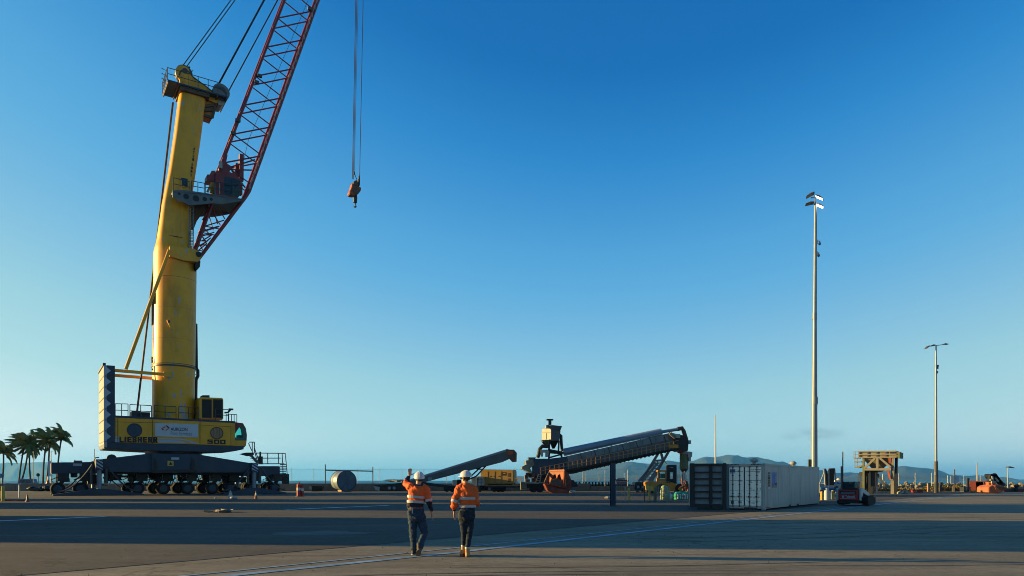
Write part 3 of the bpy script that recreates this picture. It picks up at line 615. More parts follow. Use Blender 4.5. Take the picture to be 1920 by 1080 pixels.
# banner with lettering and emblem
yb2 = YN - .06
ba = [P(291, 792.5, yb2), P(371.5, 795.5, yb2), P(371.5, 820.3, yb2), P(291, 818, yb2)]
MB().prism([ba[0], ba[1], ba[2], ba[3]], (0, .05, 0)).build('banner', 'banner', house)
def lett(s, x0, y0, x1, y1, m, bold=0.0, sp=1.0, yy=None, tilt=None):
    yy = YN - .075 if yy is None else yy
    a, b = P(x0, y1, yy), P(x1, y0, yy); b0 = P(x1, y1, yy)
    return text(s, 'lettering', m, house, (a.x, yy, (a.z + b0.z) / 2), b.x - a.x, b.z - b0.z, bold, spacing=sp)
def ylow(px): return 0.0
lett('AURIZON', 320, 801.8, 351.5, 808.0, 'ink', .012)
lett('Port Services', 320, 809.5, 359.5, 816.2, 'ink2', 0.0)
def block(word, x0, x1, y0, y1, slope):
    mb = MB(); n = len(word); cw = (x1 - x0) / (n - .5 * word.count('I') ); x = x0
    def q(px, py): return P(px, py + (px - x0) * slope, YN - .05)
    for ch in word:
        w = cw * .84 if ch != 'I' else cw * .38; s_ = cw * .33; h = (y1 - y0); t = h * .24
        def bar(a, b, c, d): mb.prism([q(x + a, y0 + b), q(x + c, y0 + b), q(x + c, y0 + d), q(x + a, y0 + d)], (0, .03, 0))
        bar(0, 0, s_, h)
        if ch in 'E': bar(s_, 0, w, t); bar(s_, h / 2 - t / 2, w * .92, h / 2 + t / 2); bar(s_, h - t, w, h)
        if ch == 'L': bar(s_, h - t, w, h)
        if ch == 'H': bar(s_, h / 2 - t / 2, w - s_, h / 2 + t / 2); bar(w - s_, 0, w, h)
        if ch == 'B': bar(s_, 0, w * .9, t); bar(s_, h / 2 - t / 2, w * .9, h / 2 + t / 2); bar(s_, h - t, w * .92, h); bar(w - s_, t, w * .97, h / 2 - t / 2); bar(w - s_, h / 2 + t / 2, w, h - t)
        if ch == 'R':
            bar(s_, 0, w * .9, t); bar(s_, h / 2 - t / 2, w * .9, h / 2 + t / 2); bar(w - s_, t, w * .97, h / 2 - t / 2)
            mb.prism([q(x + w * .45, y0 + h / 2 + t / 2), q(x + w * .45 + s_, y0 + h / 2 + t / 2), q(x + w + .3, y0 + h), q(x + w - s_, y0 + h)], (0, .03, 0))
        x += cw if ch != 'I' else cw * .54
    mb.build('lettering', 'ink', house)
block('LIEBHERR', 224, 296.5, 818.8, 829.3, .010)
yy = YN - .075
def epoly(pts, m):
    MB().add([P(x, y, yy) for x, y in pts], [tuple(range(len(pts)))]).build('emblem', m, house)
epoly([(302, 803.2), (309.5, 799), (311, 800.8), (305.5, 804)], 'lor'); epoly([(302, 803.2), (305.5, 804), (308, 806), (305.2, 807)], 'lred')
epoly([(310, 797.3), (313.5, 797.6), (318.5, 802.3), (315, 803.2)], 'lred'); epoly([(318.5, 802.3), (311.8, 808), (309.6, 806.2), (315, 803.2)], 'lor')
yy = YN - .012
def swoosh(pts): MB().add([P(x, y, yy) for x, y in pts], [tuple(range(len(pts)))]).build('swoosh_stripe', 'palegrey', house)
swoosh([(216, 818.8), (224, 819.2), (224, 821.2), (216, 820.8)]); swoosh([(216, 822.4), (224, 822.8), (224, 829.3), (216, 829.0)])
swoosh([(296.5, 821), (336, 822.2), (345, 823), (356, 826), (373, 831.8), (360, 831.6), (353, 828.5), (342, 824.8), (332, 824), (296.5, 823.2)])
swoosh([(296.5, 824.6), (332, 825.6), (343, 827.0), (352, 831.2), (296.5, 829.8)])
# the model number as blocky strokes
def num500():
    mb = MB()
    def bar(x0, y0, x1, y1): mb.prism([P(x0, y0, YN - .03), P(x1, y0, YN - .03), P(x1, y1, YN - .03), P(x0, y1, YN - .03)], (0, .02, 0))
    for d, x in (('5', 389), ('0', 401.3), ('0', 413)):
        w, t, y0, y1 = 10, 2.8, 824 + (x - 389) * .02, 832 + (x - 389) * .02
        ym = (y0 + y1) / 2
        bar(x, y0, x + w, y0 + 2.2); bar(x, y1 - 2.2, x + w, y1)
        if d == '0': bar(x, y0 + 2.2, x + t, y1 - 2.2); bar(x + w - t, y0 + 2.2, x + w, y1 - 2.2)
        else: bar(x, y0 + 2.2, x + t, ym); bar(x + t, ym - 1.0, x + w, ym + 1.0); bar(x + w - t, ym + 1.0, x + w, y1 - 2.2)
    mb.build('lettering', 'ink', house)
num500()
# driver's cab at the front of the house
cabp = [P(441, 792, YN + .1), P(456, 794, YN + .1), P(461, 803, YN + .1), P(463, 815, YN + .1), P(462.5, 826, YN + .1), P(461, 836, YN + .1), P(441, 836, YN + .1)]
cabm = MB().prism([P(441, 826, YN + .1), P(462.5, 826, YN + .1), P(461, 836, YN + .1), P(441, 836, YN + .1)], (0, 2.4, 0)).build('lower_cab', 'yellow', crane)
MB().prism([P(441, 791.6, YN + .08), P(456, 793.6, YN + .08), P(450, 799, YN + .08), P(441, 813, YN + .08)], (0, 2.44, 0)).build('cab_roof', 'maroon', cabm)
MB().add([P(441, 813, YN + .12), P(449, 800, YN + .12), P(453, 801, YN + .12), P(455, 815, YN + .12), P(455, 822, YN + .12), P(441, 820, YN + .12)], [(0, 1, 2, 3, 4, 5)]).add([P(441.2, 813, YN + 2.4), P(449, 800, YN + 2.4), P(455, 801, YN + 2.4), P(455, 822, YN + 2.4), P(441.2, 820, YN + 2.4)], [(0, 1, 2, 3, 4)]).build('side_window', 'cabglass2', cabm)
MB().prism([P(441, 820, YN + .11), P(455, 822, YN + .11), P(455, 815, YN + .11), P(453, 801, YN + .11), P(456, 795, YN + .11), P(461, 803, YN + .11), P(463, 815, YN + .11), P(462.5, 826, YN + .11), P(441, 826, YN + .11)], (0, .08, 0)).build('window_frame', 'cabglass', cabm)
fr_ = [P(456, 794, YN + .1), P(461, 803, YN + .1), P(463, 815, YN + .1), P(462.5, 826, YN + .1)]
w = MB()
for a, b in zip(fr_[:-1], fr_[1:]): w.add([a, b, b + Vector((0, 2.4, 0)), a + Vector((0, 2.4, 0))], [(0, 1, 2, 3)])
w.build('windscreen', 'cabglass', cabm)
MB().box(P(450, 822, YN + 1), (.5, .6, .8)).box(P(446, 820, YN + 1), (.2, .5, .5)).build('seat', 'ink', cabm)
MB().prism([P(452.6, 843.4, YN), P(458, 842, YN), P(456, 840, YN)], (0, 1, 0)).build('step', 'black', cabm)

# counterweight: stacked blocks with a zigzag band
cwx0, cwx1 = P(195, 760, YN - .1).x, P(215.5, 760, YN - .1).x
zs = [P(195, 684 + (828.5 - 684) * k / 7, YN - .1).z for k in range(8)]
cwt = MB().bx((cwx0 + .05, YN - .05, zs[7]), (cwx1, YN + HB + .05, zs[0] - .03)).build('counterweight', 'navy', crane)
for k in range(7):
    MB().bx((cwx0 - .02, YN - .1, zs[k + 1] + .03), (cwx0 + .3, YN + HB + .1, zs[k] - .03)).build('ballast_plate', 'cw', cwt, bevel=0.03)
    MB().bx((cwx0 + .3, YN - .1, zs[k + 1] + .015), (cwx1, YN - .04, zs[k] - .015)).build('side_plate', 'navy', cwt)
    zc = (zs[k] + zs[k + 1]) / 2; hh = (zs[k] - zs[k + 1]) / 2
    MB().add([(cwx0 + .0, YN - .108, zc - hh), (cwx0 + .68, YN - .108, zc), (cwx0 + .0, YN - .108, zc + hh)], [(0, 1, 2)]).build('triangle_marking', 'palegrey', cwt)
zq = P(195, 840.5, YN).z
MB().prism([(cwx0 - .02, YN - .06, zs[7]), (cwx0 + .3, YN - .06, zs[7]), (cwx0 + .3, YN - .06, zq + .1), (cwx0 + .05, YN - .06, zq + .1)], (0, HB + .12, 0)).build('ballast_plate', 'cream', cwt)
MB().beam((cwx0, YN - .05, zs[0]), (cwx0, YN + HB, zs[0]), .25, .2).box((cwx0 + .1, YN + 1, zs[0] + .2), (.3, .3, .3)).build('cap', 'navy', cwt)

# things on the house roof
ry = -2.9
mb = MB(); mb.prism([P(373, 747, ry), P(376, 744.5, ry), P(417, 746, ry), P(419, 748, ry), P(419, 786.5, ry), P(373, 784.5, ry)], (0, 3.4, 0)); eng = mb.build('engine_housing', 'yellow', crane, bevel=.08)
for x0, x1 in ((379, 397), (400, 417.5)):
    lv = MB().prism([P(x0, 748.5, ry - .06), P(x1, 749, ry - .06), P(x1, 783.5, ry - .06), P(x0, 783, ry - .06)], (0, .1, 0)).build('louvre_panel', 'black', eng)
    s = MB()
    for k in range(12):
        y_ = 750.5 + k * 2.8; s.beam(P(x0 + .5, y_, ry - .09), P(x1 - .5, y_ + .2, ry - .09), .05, .05)
    s.build('louvre', 'ink', lv)
MB().prism([P(380, 741, ry + .5), P(393, 741, ry + .5), P(393, 745.5, ry + .5), P(380, 745, ry + .5)], (0, 1.5, 0)).build('exhaust_box', 'black', eng)
mb = MB(); mb.prism([P(247, 771, -1), P(263, 771, -1), P(262, 782.5, -1), P(246, 782.5, -1)], (0, 2.2, 0)); mb.build('winch', 'dgrey', crane)
mb = MB(); mb.prism([P(264, 772.5, -2), P(281.5, 773, -2), P(281.5, 783, -2), P(264, 783, -2)], (0, 1.2, 0)); mb.build('winch_motor', 'black', crane)
def rail(name, x0, x1, ytop, ybot, y, n, mid=2, m='dgrey', r=.045):
    mb = MB()
    for k in range(n + 1):
        px = x0 + (x1 - x0) * k / n; mb.tube(P(px, ytop[0] + (ytop[1] - ytop[0]) * k / n, y), P(px, ybot[0] + (ybot[1] - ybot[0]) * k / n, y), r, n=5)
    for j in range(mid):
        f = j / mid; mb.tube(P(x0, ytop[0] * (1 - f) + ybot[0] * f, y), P(x1, ytop[1] * (1 - f) + ybot[1] * f, y), r, n=5)
    return mb.build(name, m, crane)
yr = YN + .15
rail('roof_railing', 216, 240, (757, 757.5), (781, 782), yr, 2); rail('roof_railing', 243.5, 284, (758.5, 760.5), (782, 783), yr, 2); rail('roof_railing', 289, 330, (760.5, 762.5), (783, 785), yr, 2); rail('roof_railing', 335, 372, (762.5, 764), (785, 787), yr, 2)
rail('roof_railing', 404, 428, (767, 768), (788, 790), yr, 2); rail('roof_railing', 424, 444, (776.5, 777.5), (790, 793), yr, 4, 1)
MB().path([P(421, 774, yr), P(428, 773, yr), P(433, 767.5, yr)], .1, 6).box(P(433, 767.5, yr), (.5, .3, .2)).build('floodlight', 'black', crane)

# tower -------------------------------------------------------------------------
def tsec(px, py, hw, fl=1.0):
    c = P(px, py, 0); r = hw / FPX * (C.o + C.ex * c.x).y
    return c, r * 1.0
rows = [(325, 788, 36.2, 0), (326, 700, 36.6, 0), (327.5, 600, 36.6, 0), (328.5, 500, 36.8, 0), (328.6, 474, 36.6, 0), (325.2, 464, 29.8, .35), (330.2, 389, 24.2, .75), (334.5, 360, 23, .8), (340, 330, 22.4, .8), (350.5, 260, 22.4, .8), (360.5, 180, 22.4, .8), (362.5, 166, 22.4, .8)]
def ring_at(cx, cz, r, f, n=40):
    pts = []
    for j in range(n):
        a = 6.283185 * j / n; ca, sa = math.cos(a), math.sin(a)
        e = 2 + 3.2 * f                                  # round below, boxy with rounded corners above
        k = (abs(ca) ** e + abs(sa) ** e) ** (-1 / e)
        pts.append(Vector((cx + r * k * ca, r * k * sa * (1 - .1 * f), cz)))
    return pts
TS = []
for px, py, hw, f in rows:
    c, r = tsec(px, py, hw); TS.append((c.x, c.z, r, f))
def tower_c(z):
    for a, b in zip(TS[:-1], TS[1:]):
        if a[1] <= z <= b[1]:
            t = (z - a[1]) / (b[1] - a[1]); return [a[i] + (b[i] - a[i]) * t for i in range(4)]
    return TS[-1]
PEEL = []
def peel(px, py, r, kz=1.6):
    c = P(px, py, -2.2); k = r * .064; PEEL.append(((c.x, -2.0, c.z), (k, 3.0, k * kz)))
peel(345, 768, 13, 2.2); peel(338, 728, 7, 2.5); peel(322, 706, 9, .8); peel(333, 676, 5, 1); peel(345, 520, 9, .4); peel(316, 778, 6, 1); peel(362, 230, 5, 1.5); peel(345, 185, 5, 1.5); peel(355, 700, 8, 2)
M['tower'] = crane_yellow_peeling()
# densify so the tower's bends are rounded off
dense = []
zz = TS[0][1]
while zz < TS[-1][1]:
    dense.append(zz); zz += 0.25
dense.append(TS[-1][1] - 1e-4)
rings = []
for z in dense:
    acc = [0, 0, 0]; W = 0
    for d in (-.4, -.2, 0, .2, .4):
        q = tower_c(min(max(z + d, TS[0][1] + 1e-4), TS[-1][1] - 1e-4)); acc[0] += q[0]; acc[1] += q[2]; acc[2] += q[3]; W += 1
    rings.append(ring_at(acc[0] / W, z, acc[1] / W, acc[2] / W))
tower = MB().loft(rings).build('tower', 'tower', crane, smooth=50)
def band(py, h, dr, m, name):
    z = P(328, py, 0).z; q = tower_c(z); return MB().tube((q[0], 0, z - h / 2), (q[0], 0, z + h / 2), q[2] + dr, n=40).build(name, m, tower, smooth=40)
band(690, .16, .10, 'dgrey', 'cable_ring'); band(686.5, .05, .06, 'dgrey', 'weld_seam'); band(527, .035, .008, 'brown', 'weld_seam'); band(640, .03, .008, 'orange', 'weld_seam'); band(583, .03, .008, 'orange', 'weld_seam'); band(452, .05, .06, 'brown', 'weld_seam')
mb = MB(); z = P(328, 690, 0).z
mb.tube(P(289, 692, -.3), P(284.5, 693, -.3), .12); mb.build('ring_clamp', 'brown', tower)
mb = MB()
for k in range(2): mb.box(P(288, 672 + k * 6, 0), (.5, .4, .3))
mb.build('conduit_box', 'brown', tower)
mb = MB(); a = P(287, 550, -.2); mb.box(P(287.5, 560, -.3), (.35, .7, 1.3)); mb.prism([P(284, 556, -.3), P(289, 552, -.3), P(289.5, 608, -.3), P(284.5, 608, -.3)], (0, .7, 0)); mb.build('cable_box', 'dgrey', tower)
c = P(321, 607, 0); q = tower_c(c.z); MB().prism([P(313, 600, -2.45), P(327, 600, -2.35), P(327.5, 616, -2.35), P(320, 617, -2.4)], (0, .3, 0)).build('access_hatch', 'tower', tower)
MB().ell(P(316.5, 602.5, -2.5), (.16, .14, .16)).build('hatch_lamp', 'brown', tower)
mb = MB()
mb.path([P(367, 607, .4), P(368, 690, .4), P(371, 695, .4), P(371, 705, .4), P(367.5, 712, .4), P(367, 745, .4), P(372, 760, .4)], .2, 8)
for k in range(22): mb.box(P(364.5, 615 + k * 6.2, .3), (.3, .2, .08))
mb.path([P(366.5, 606, .4), P(363.5, 606, .4)], .14, 6)
mb.prism([P(361, 735, -.5), P(366, 742, -.5), P(374, 770, -.5), P(374, 785, -.5), P(366, 785, -.5), P(364, 760, -.5)], (0, 1, 0)); mb.build('cable_duct', 'black', tower, smooth=40)
# serial digits climbing the tower
for ch, px, py in zip('47216112', (363.4, 362.8, 362.2, 361.5, 359.9, 359.3, 358.6, 357.9), (280.5, 287.5, 294, 300.5, 309.5, 316, 322.5, 329.5)):
    z = P(px, py, -1.3).z; q = tower_c(z); a = P(px - 1.6, py + 2.1, -q[2] * .80); b = P(px + 1.6, py - 2.1, -q[2] * .80)
    text(ch, 'lettering', 'ink', tower, (a.x, -q[2] * .95 - .03, a.z), b.x - a.x, b.z - a.z, .03)
a = P(338, 338, 0); MB().box((P(345.7, 341, -1.52).x, -1.52, P(345, 341, -1.5).z), (.7, .12, .85)).build('tower_window', 'dkglass', tower)
MB().prism([P(338, 328, -1.5), P(352, 334, -1.5), P(352, 352, -1.5), P(338, 350, -1.5)], (0, .25, 0)).build('window_plate', 'tower', tower)

# bracket with the boom pivot
mb = MB(); by = -2.75
bp = [P(318, 461, by), P(364, 466, by), P(378, 474, by), P(378.5, 481, by), P(371.5, 491, by), P(343, 488, by), P(318, 480, by)]
for y0 in (by, 1.9): mb.prism([Vector((v.x, y0, v.z)) for v in bp], (0, .85, 0))
mb.prism([P(330, 464, by + .85), P(360, 467, by + .85), P(360, 488, by + .85), P(330, 485, by + .85)], (0, 4, 0))
pvb = mb.build('pivot_bracket', 'tower', crane, bevel=.03)
c = P(373, 476.5, by - .1); MB().tube((c.x, by - .12, c.z), (c.x, by + .1, c.z), .32, n=18).build('pivot_pin', 'ink', pvb)
MB().prism([P(367, 487, by + .3), P(376, 489, by + .3), P(375, 500, by + .3), P(370, 505, by + .3), P(366.5, 502, by + .3)], (0, 1.2, 0)).build('limit_switch', 'black', pvb)
# ties between tower and counterweight
mb = MB(); mb.tube(P(317.5, 469, by - .25), P(236, 692, YN + .2), .19, n=10); mb.build('tie_rod', 'yellow', crane, smooth=60)
mb = MB(); a, b = P(215, 694.5, -2.2), P(314, 702.5, -2.2); mb.beam(a, b, .22, .34); mb.box(b, (.9, .3, .55)); mb.build('tie_beam', 'yellow', crane)
MB().beam((a.x, 2.1, a.z), (b.x - .6, 2.1, b.z), .22, .34).build('tie_beam', 'yellow', crane)

# tower head --------------------------------------------------------------------
zp = P(400, 174, -1.9).z
xl, xr = P(314, 159, -1.9).x, P(427, 181, -1.9).x
hd = MB(); hd.bx((xl, -1.9, zp - .12), (xr, 1.9, zp + .06))
head = hd.build('head_platform', 'navy', crane)
hd = MB()
for k in range(7): hd.beam((xl + .1 + (xr - xl - .2) * k / 6, -1.85, zp - .22), (xl + .1 + (xr - xl - .2) * k / 6, 1.85, zp - .22), .12, .2)
hd.box((tower_c(zp)[0], 0, zp - .35), (3.3, 3.4, .5)); hd.build('floor_beam', 'brown', head)
hr = MB()
for yy_ in (-1.88, 1.88):
    xs = [xl + (xr - xl) * k / 6 for k in range(7)]
    for x in xs[:6]: hr.tube((x, yy_, zp), (x, yy_, zp + 1.45), .045, n=5)
    for z in (.75, 1.45): hr.tube((xl, yy_, zp + z), (xs[5], yy_, zp + z), .045, n=5)
for z in (.75, 1.45): hr.tube((xl, -1.88, zp + z), (xl, 1.88, zp + z), .045, n=5)
for k in range(4): hr.tube((xl, -1.88 + 1.25 * k, zp), (xl, -1.88 + 1.25 * k, zp + 1.45), .05, n=5)
for k in range(3): hr.path([(xl - .1, -1.2, zp + .2 + k * .6), (xl - .5, -1.0, zp + .4 + k * .6), (xl - .35, -.7, zp + .6 + k * .6)], .03, 5)
hr.build('head_railing', 'dgrey', head)
# inclined yellow sheave arms: high at the rear, low at the front
for y0, nm in ((-.95, 'near'), (.65, 'far')):
    arm = MB()
    c1 = P(345, 138, y0); c2 = P(412, 183, y0); r1 = .95
    pts = [Vector((c1.x + r1 * math.cos(t), y0, c1.z + r1 * math.sin(t))) for t in [R(60) + R(180) * k / 10 for k in range(11)]]
    pts += [P(339, 166, y0), P(355, 172, y0), P(405, 193, y0), P(417, 190, y0), P(414, 180, y0), P(402, 173, y0), P(372, 150, y0), P(357, 139, y0)]
    arm.prism(pts, (0, .3, 0)); arm.build('sheave_arm', 'tower' if nm == 'near' else 'orange', crane)
    ed = MB(); ed.path([P(336, 141, y0 - .02), P(339, 133, y0 - .02), P(346, 130.5, y0 - .02), P(353, 134, y0 - .02), P(364, 146, y0 - .02), P(384, 160, y0 - .02), P(408, 179, y0 - .02)], .07, 6); ed.build('arm_edge', 'brown', crane)
c = P(345, 138, -.3); sh = MB()
for k in range(4): sh.disc((c.x, -.5 + k * .32, c.z), .92, (0, 1, 0), .18, 24)
sh.tube((c.x, -1.1, c.z), (c.x, 1.1, c.z), .3, n=14); sh.build('rope_sheave', 'dgrey', crane, smooth=40)
MB().prism([P(335, 122.5, -.6), P(342, 127, -.6), P(352, 131, -.6), P(352, 135, -.6), P(338, 131, -.6), P(334, 137, -.6)], (0, 1.2, 0)).build('sheave_guard', 'navy', crane)
mb = MB(); mb.path([P(350, 127, -.2), P(353, 126, -.2), P(356, 126, -.2)], .1); mb.path([P(352, 132, 0), P(360, 134, 0), P(362, 131, 0)], .04); mb.build('wind_gauge', 'black', crane)
c = P(413, 176, -.6); sh = MB()
for k in range(5): sh.disc((c.x, -1.1 + k * .45, c.z), 1.0 - .02 * k, (0, 1, 0), .22, 26)
sh.build('luffing_sheave', 'grey', crane, smooth=40)
MB().prism([P(401, 163, -1.3), P(408, 160, -1.3), P(420, 164, -1.3), P(426, 175, -1.3), P(425, 181, -1.3), P(421, 172, -1.3), P(412, 165.5, -1.3)], (0, 2.6, 0)).build('sheave_guard', 'dgrey', crane)
mb = MB(); mb.prism([P(410, 186, -1), P(424, 185, -1), P(424, 191, -1), P(416, 197, -1), P(409, 196, -1)], (0, 2, 0)); mb.build('sheave_mount', 'cream', crane)
mb = MB(); mb.prism([P(382, 186, -.6), P(408, 190, -.6), P(404, 204, -.6), P(398, 221, -.6), P(380, 214, -.6)], (0, 1.8, 0)); mb.build('head_bracket', 'orange', crane)
mb = MB()
for a, b in (((382, 200), (404, 196)), ((381, 208), (401, 205)), ((380, 215), (398, 221)), ((405, 192), (398, 221))): mb.beam(P(*a, -.75), P(*b, -.75), .3, .3)
mb.build('bracket_rib', 'brown', crane)

# operator platform and cab on the tower -----------------------------------------
py_ = -2.7
side = [P(323.5, 357, py_), P(341, 355.5, py_), P(384, 361.5, py_), P(420, 367, py_), P(456, 373, py_), P(456, 375.5, py_), P(438, 379, py_), P(415.5, 382.5, py_), P(398, 381, py_), P(370, 383.5, py_), P(356, 385, py_), P(340, 377.5, py_), P(323.5, 369.5, py_)]
plat = MB()
plat.prism(side, (0, .22, 0)); plat.prism([Vector((v.x, 2.3, v.z)) for v in side], (0, .22, 0))
fl = [P(323.5, 358.5, py_), P(384, 363, py_), P(456, 374, py_)]
for a, b in zip(fl[:-1], fl[1:]): plat.prism([a, b, b - Vector((0, 0, .15)), a - Vector((0, 0, .15))], (0, 5.2, 0))
platform = plat.build('operator_platform', 'girder', crane)
for px, py, r in ((336, 363.5, 2.6), (349, 368.4, 5.0), (367.5, 372, 6), (384, 373.3, 4.2), (396, 373.5, 3)):
    c = P(px, py, py_ - .01); MB().tube((c.x, py_ - .02, c.z), (c.x, py_ + .1, c.z), r * .062, n=18).build('lightening_hole', 'ink', platform)
rail('platform_railing', 325, 356, (333, 341), (356, 361), py_ + .1, 2); rail('platform_railing', 359, 383, (339, 343.5), (358, 362), py_ + .1, 2); rail('platform_railing', 385, 454, (340, 345), (362, 372.5), py_ + .1, 4)
rail('platform_railing', 325, 344, (333, 337), (356, 359), 2.3, 2)
cy0, cw_ = -2.2, 3.2
body = MB().prism([P(404, 323, cy0), P(406, 320, cy0), P(416, 320.5, cy0), P(428, 320.5, cy0), P(438, 325, cy0), P(453.5, 338, cy0), P(450.5, 366, cy0), P(432, 371, cy0), P(403, 366, cy0)], (0, cw_, 0)).build('operator_cab', 'maroon', crane, bevel=.06)
MB().prism([P(421.5, 331, cy0 - .03), P(435, 333, cy0 - .03), P(451, 339, cy0 - .03), P(449.5, 345, cy0 - .03), P(431, 367.5, cy0 - .03), P(418, 364, cy0 - .03)], (0, .08, 0)).build('cab_window', 'dkglass', body)
MB().prism([P(449.5, 347, cy0 - .03), P(448.5, 365.5, cy0 - .03), P(433, 368, cy0 - .03)], (0, .08, 0)).build('cab_window', 'cabglass', body)
MB().beam(P(434.5, 333, cy0 - .06), P(434.5, 348, cy0 - .06), .05, .05).beam(P(419, 347, cy0 - .06), P(447, 348, cy0 - .06), .05, .05).build('window_bar', 'ink', body)
MB().prism([P(388.5, 326.5, cy0 + .3), P(403, 328, cy0 + .3), P(403, 340.5, cy0 + .3), P(388.5, 338, cy0 + .3)], (0, 1.6, 0)).build('air_conditioner', 'maroon', body, bevel=.05)
MB().prism([P(394, 327, cy0 + .8), P(397, 320, cy0 + .8), P(404, 320, cy0 + .8), P(404, 328, cy0 + .8)], (0, 1.0, 0)).build('cab_hood', 'rust', body)
mb = MB()
for px in (402.5, 411.5): mb.beam(P(px, 344, cy0 - .05), P(px + .2, 364, cy0 - .05), .12, .1)
mb.build('grab_bar', 'cream', body)
MB().beam(P(396, 345, cy0), P(389, 360, cy0), .25).beam(P(398, 342, cy0 + .6), P(397, 362, cy0 + .6), .4).build('cab_bracket', 'fyellow', crane)
mb = MB()
for a in ((452, 346), (451, 352), (450.5, 358), (449.5, 364)): mb.box(P(*a, cy0 + .4), (.4, .5, .25))
mb.build('valve_block', 'brown', crane)
# rusty strut and ladder below the platform
mb = MB(); mb.beam(P(380, 384, -.4), P(366, 402, -.4), .7, .9); mb.beam(P(366, 402, -.4), P(356, 428, -.4), .6, .8); mb.prism([P(368, 382, -.6), P(392, 382, -.6), P(378, 402, -.6), P(358, 430, -.6), P(354, 420, -.6)], (0, .5, 0)); mb.build('platform_strut', 'brown', crane)
mb = MB()
for px in (355, 363): mb.tube(P(px, 383, -1.9), P(px - 1, 465, -1.9), .06, n=6)
for k in range(28): mb.tube(P(355, 386 + k * 2.8, -1.9), P(362.8, 386 + k * 2.8, -1.9), .03, n=4)
for k in range(5): mb.path([P(355, 395 + k * 14, -1.9), P(357, 396 + k * 14, -2.7), P(361, 396 + k * 14, -2.7), P(363, 395 + k * 14, -1.9)], .035, 5)
mb.build('ladder', 'grey', crane)

# boom --------------------------------------------------------------------------
boom = thing('boom', None, None, (0, 0, 0)); boom.parent = crane
BY = 1.3
def lch(y):   # left chord column at image row y
    return 367.6 + (465 - y) * (415.5 - 367.6) / 156 if y > 309 else 415.5 + (309 - y) * (533.5 - 415.5) / 309
def rch(y):
    if y > 378: return 380.5 + (475 - y) * (454 - 380.5) / 97
    if y > 358: return 454 + (378 - y) * (467 - 454) / 20
    return 467 + (358 - y) * (594.8 - 467) / 353
tipx, tipy = 706, -388
def B(px, py, near): return P(px, py, -BY) if near else P(px, py, -BY) + Vector((0, 2 * BY, 0))
for nearc in (True, False):
    L = [(367.6, 468), (395, 390), (415.5, 309), (533.5, 0), (lch(-200), -200), (tipx - 6, tipy)]
    Rr = [(379, 477), (454, 377), (460, 369), (467, 358), (594.8, 5), (rch(-200), -200), (tipx + 8, tipy)]
    MB().path([B(x, y, nearc) for x, y in L], .165, 10).build('chord', 'maroon', boom, smooth=60)
    MB().path([B(x, y, nearc) for x, y in Rr], [.2, .24, .25, .24, .22, .2, .16], 10).build('chord', 'maroon', boom, smooth=60)
    lat = MB()
    y = 470 - 54 * 2.65 - .0
    nodes = [306 - 54.4 * k for k in range(13)]
    for k, yn in enumerate(nodes):
        if yn < tipy + 20: break
        ya = yn - 13
        x0 = lch(yn) if yn > -200 else None
        if x0 is None: break
        yr1 = yn - 14; yr0 = yn + 40
        a = B(x0, yn, nearc)
        lat.tube(a, B(rch(yr1), yr1, nearc), .09, n=6)
        if k > 0 or True: lat.tube(a, B(rch(yr0), yr0, nearc), .08, n=6)
    lat.build('lattice', 'maroon', boom)
cross = MB()
nodes = [306 - 54.4 * k for k in range(10)]
for k, yn in enumerate(nodes):
    cross.tube(B(lch(yn), yn, True), B(lch(yn), yn, False), .06, n=6)
    yr1 = yn - 14; cross.tube(B(rch(yr1), yr1, True), B(rch(yr1), yr1, False), .06, n=6)
    cross.tube(B(rch(yr1), yr1, True), B(rch(yr1 - 54.4), yr1 - 54.4, False), .05, n=6)
cross.build('cross_brace', 'maroon', boom)
low = MB()
for nearc in (True, False):
    for a, b in (((399, 388), (408, 420)), ((408, 388), (422, 411)), ((384.5, 424), (420, 413)), ((384.5, 424), (414, 430)), ((381, 433), (410, 424)), ((383, 428), (395, 442)), ((379, 440), (396, 441)), ((378, 452), (398, 440)), ((377, 458), (388, 460)), ((380, 444), (388, 458)), ((376, 462), (395, 446))):
        low.tube(B(*a, nearc), B(*b, nearc), .07, n=6)
for y_ in (400, 424, 445): low.tube(B(lch(y_), y_, True), B(lch(y_), y_, False), .07, n=6); low.tube(B(rch(y_), y_, True), B(rch(y_), y_, False), .07, n=6)
low.build('foot_lattice', 'maroon', boom)
mb = MB()
mb.beam(P(452.5, 290, -1.0), P(452, 340, -1.0), .5, .5); mb.beam(P(444, 307, -.6), P(443.5, 332, -.6), .4, .4)
mb.prism([P(416, 303, -1.5), P(421, 289, -1.5), P(427, 290, -1.5), P(424, 305, -1.5), P(434, 312, -1.5), P(431, 321, -1.5), P(417, 322, -1.5), P(414, 310, -1.5)], (0, 1.5, 0))
mb.tube(P(430, 314, -1.2), P(478, 299.5, -1.2), .09); mb.tube(P(430, 318, -1.2), P(472, 319, -1.2), .09); mb.tube(P(436, 324, -1.2), P(460, 352, -1.2), .1); mb.tube(P(434, 320, -1.2), P(453, 340, -1.2), .08)
mb.build('boom_knee', 'maroon', boom)
mb = MB(); mb.box(P(413.5, 310, -1.7), (.35, .4, .8)); mb.prism([P(413, 304, -1.6), P(417, 304, -1.6), P(416, 318, -1.6), P(414.5, 318, -1.6)], (0, .5, 0)); mb.build('knee_plate', 'cream', boom)
fit = MB()
for a in ((581, 17), (486.5, 142), (481, 154), (446, 226), (437, 250)): fit.box(P(*a, -BY - .2), (.6, .3, .35))
fit.build('boom_fitting', 'dgrey', boom)
fit = MB()     # cable tray clips along the lower chord
for k in range(26):
    y_ = 350 - k * 14; fit.box(P(rch(y_) - 1.2, y_, -BY - .25), (.12, .1, .5))
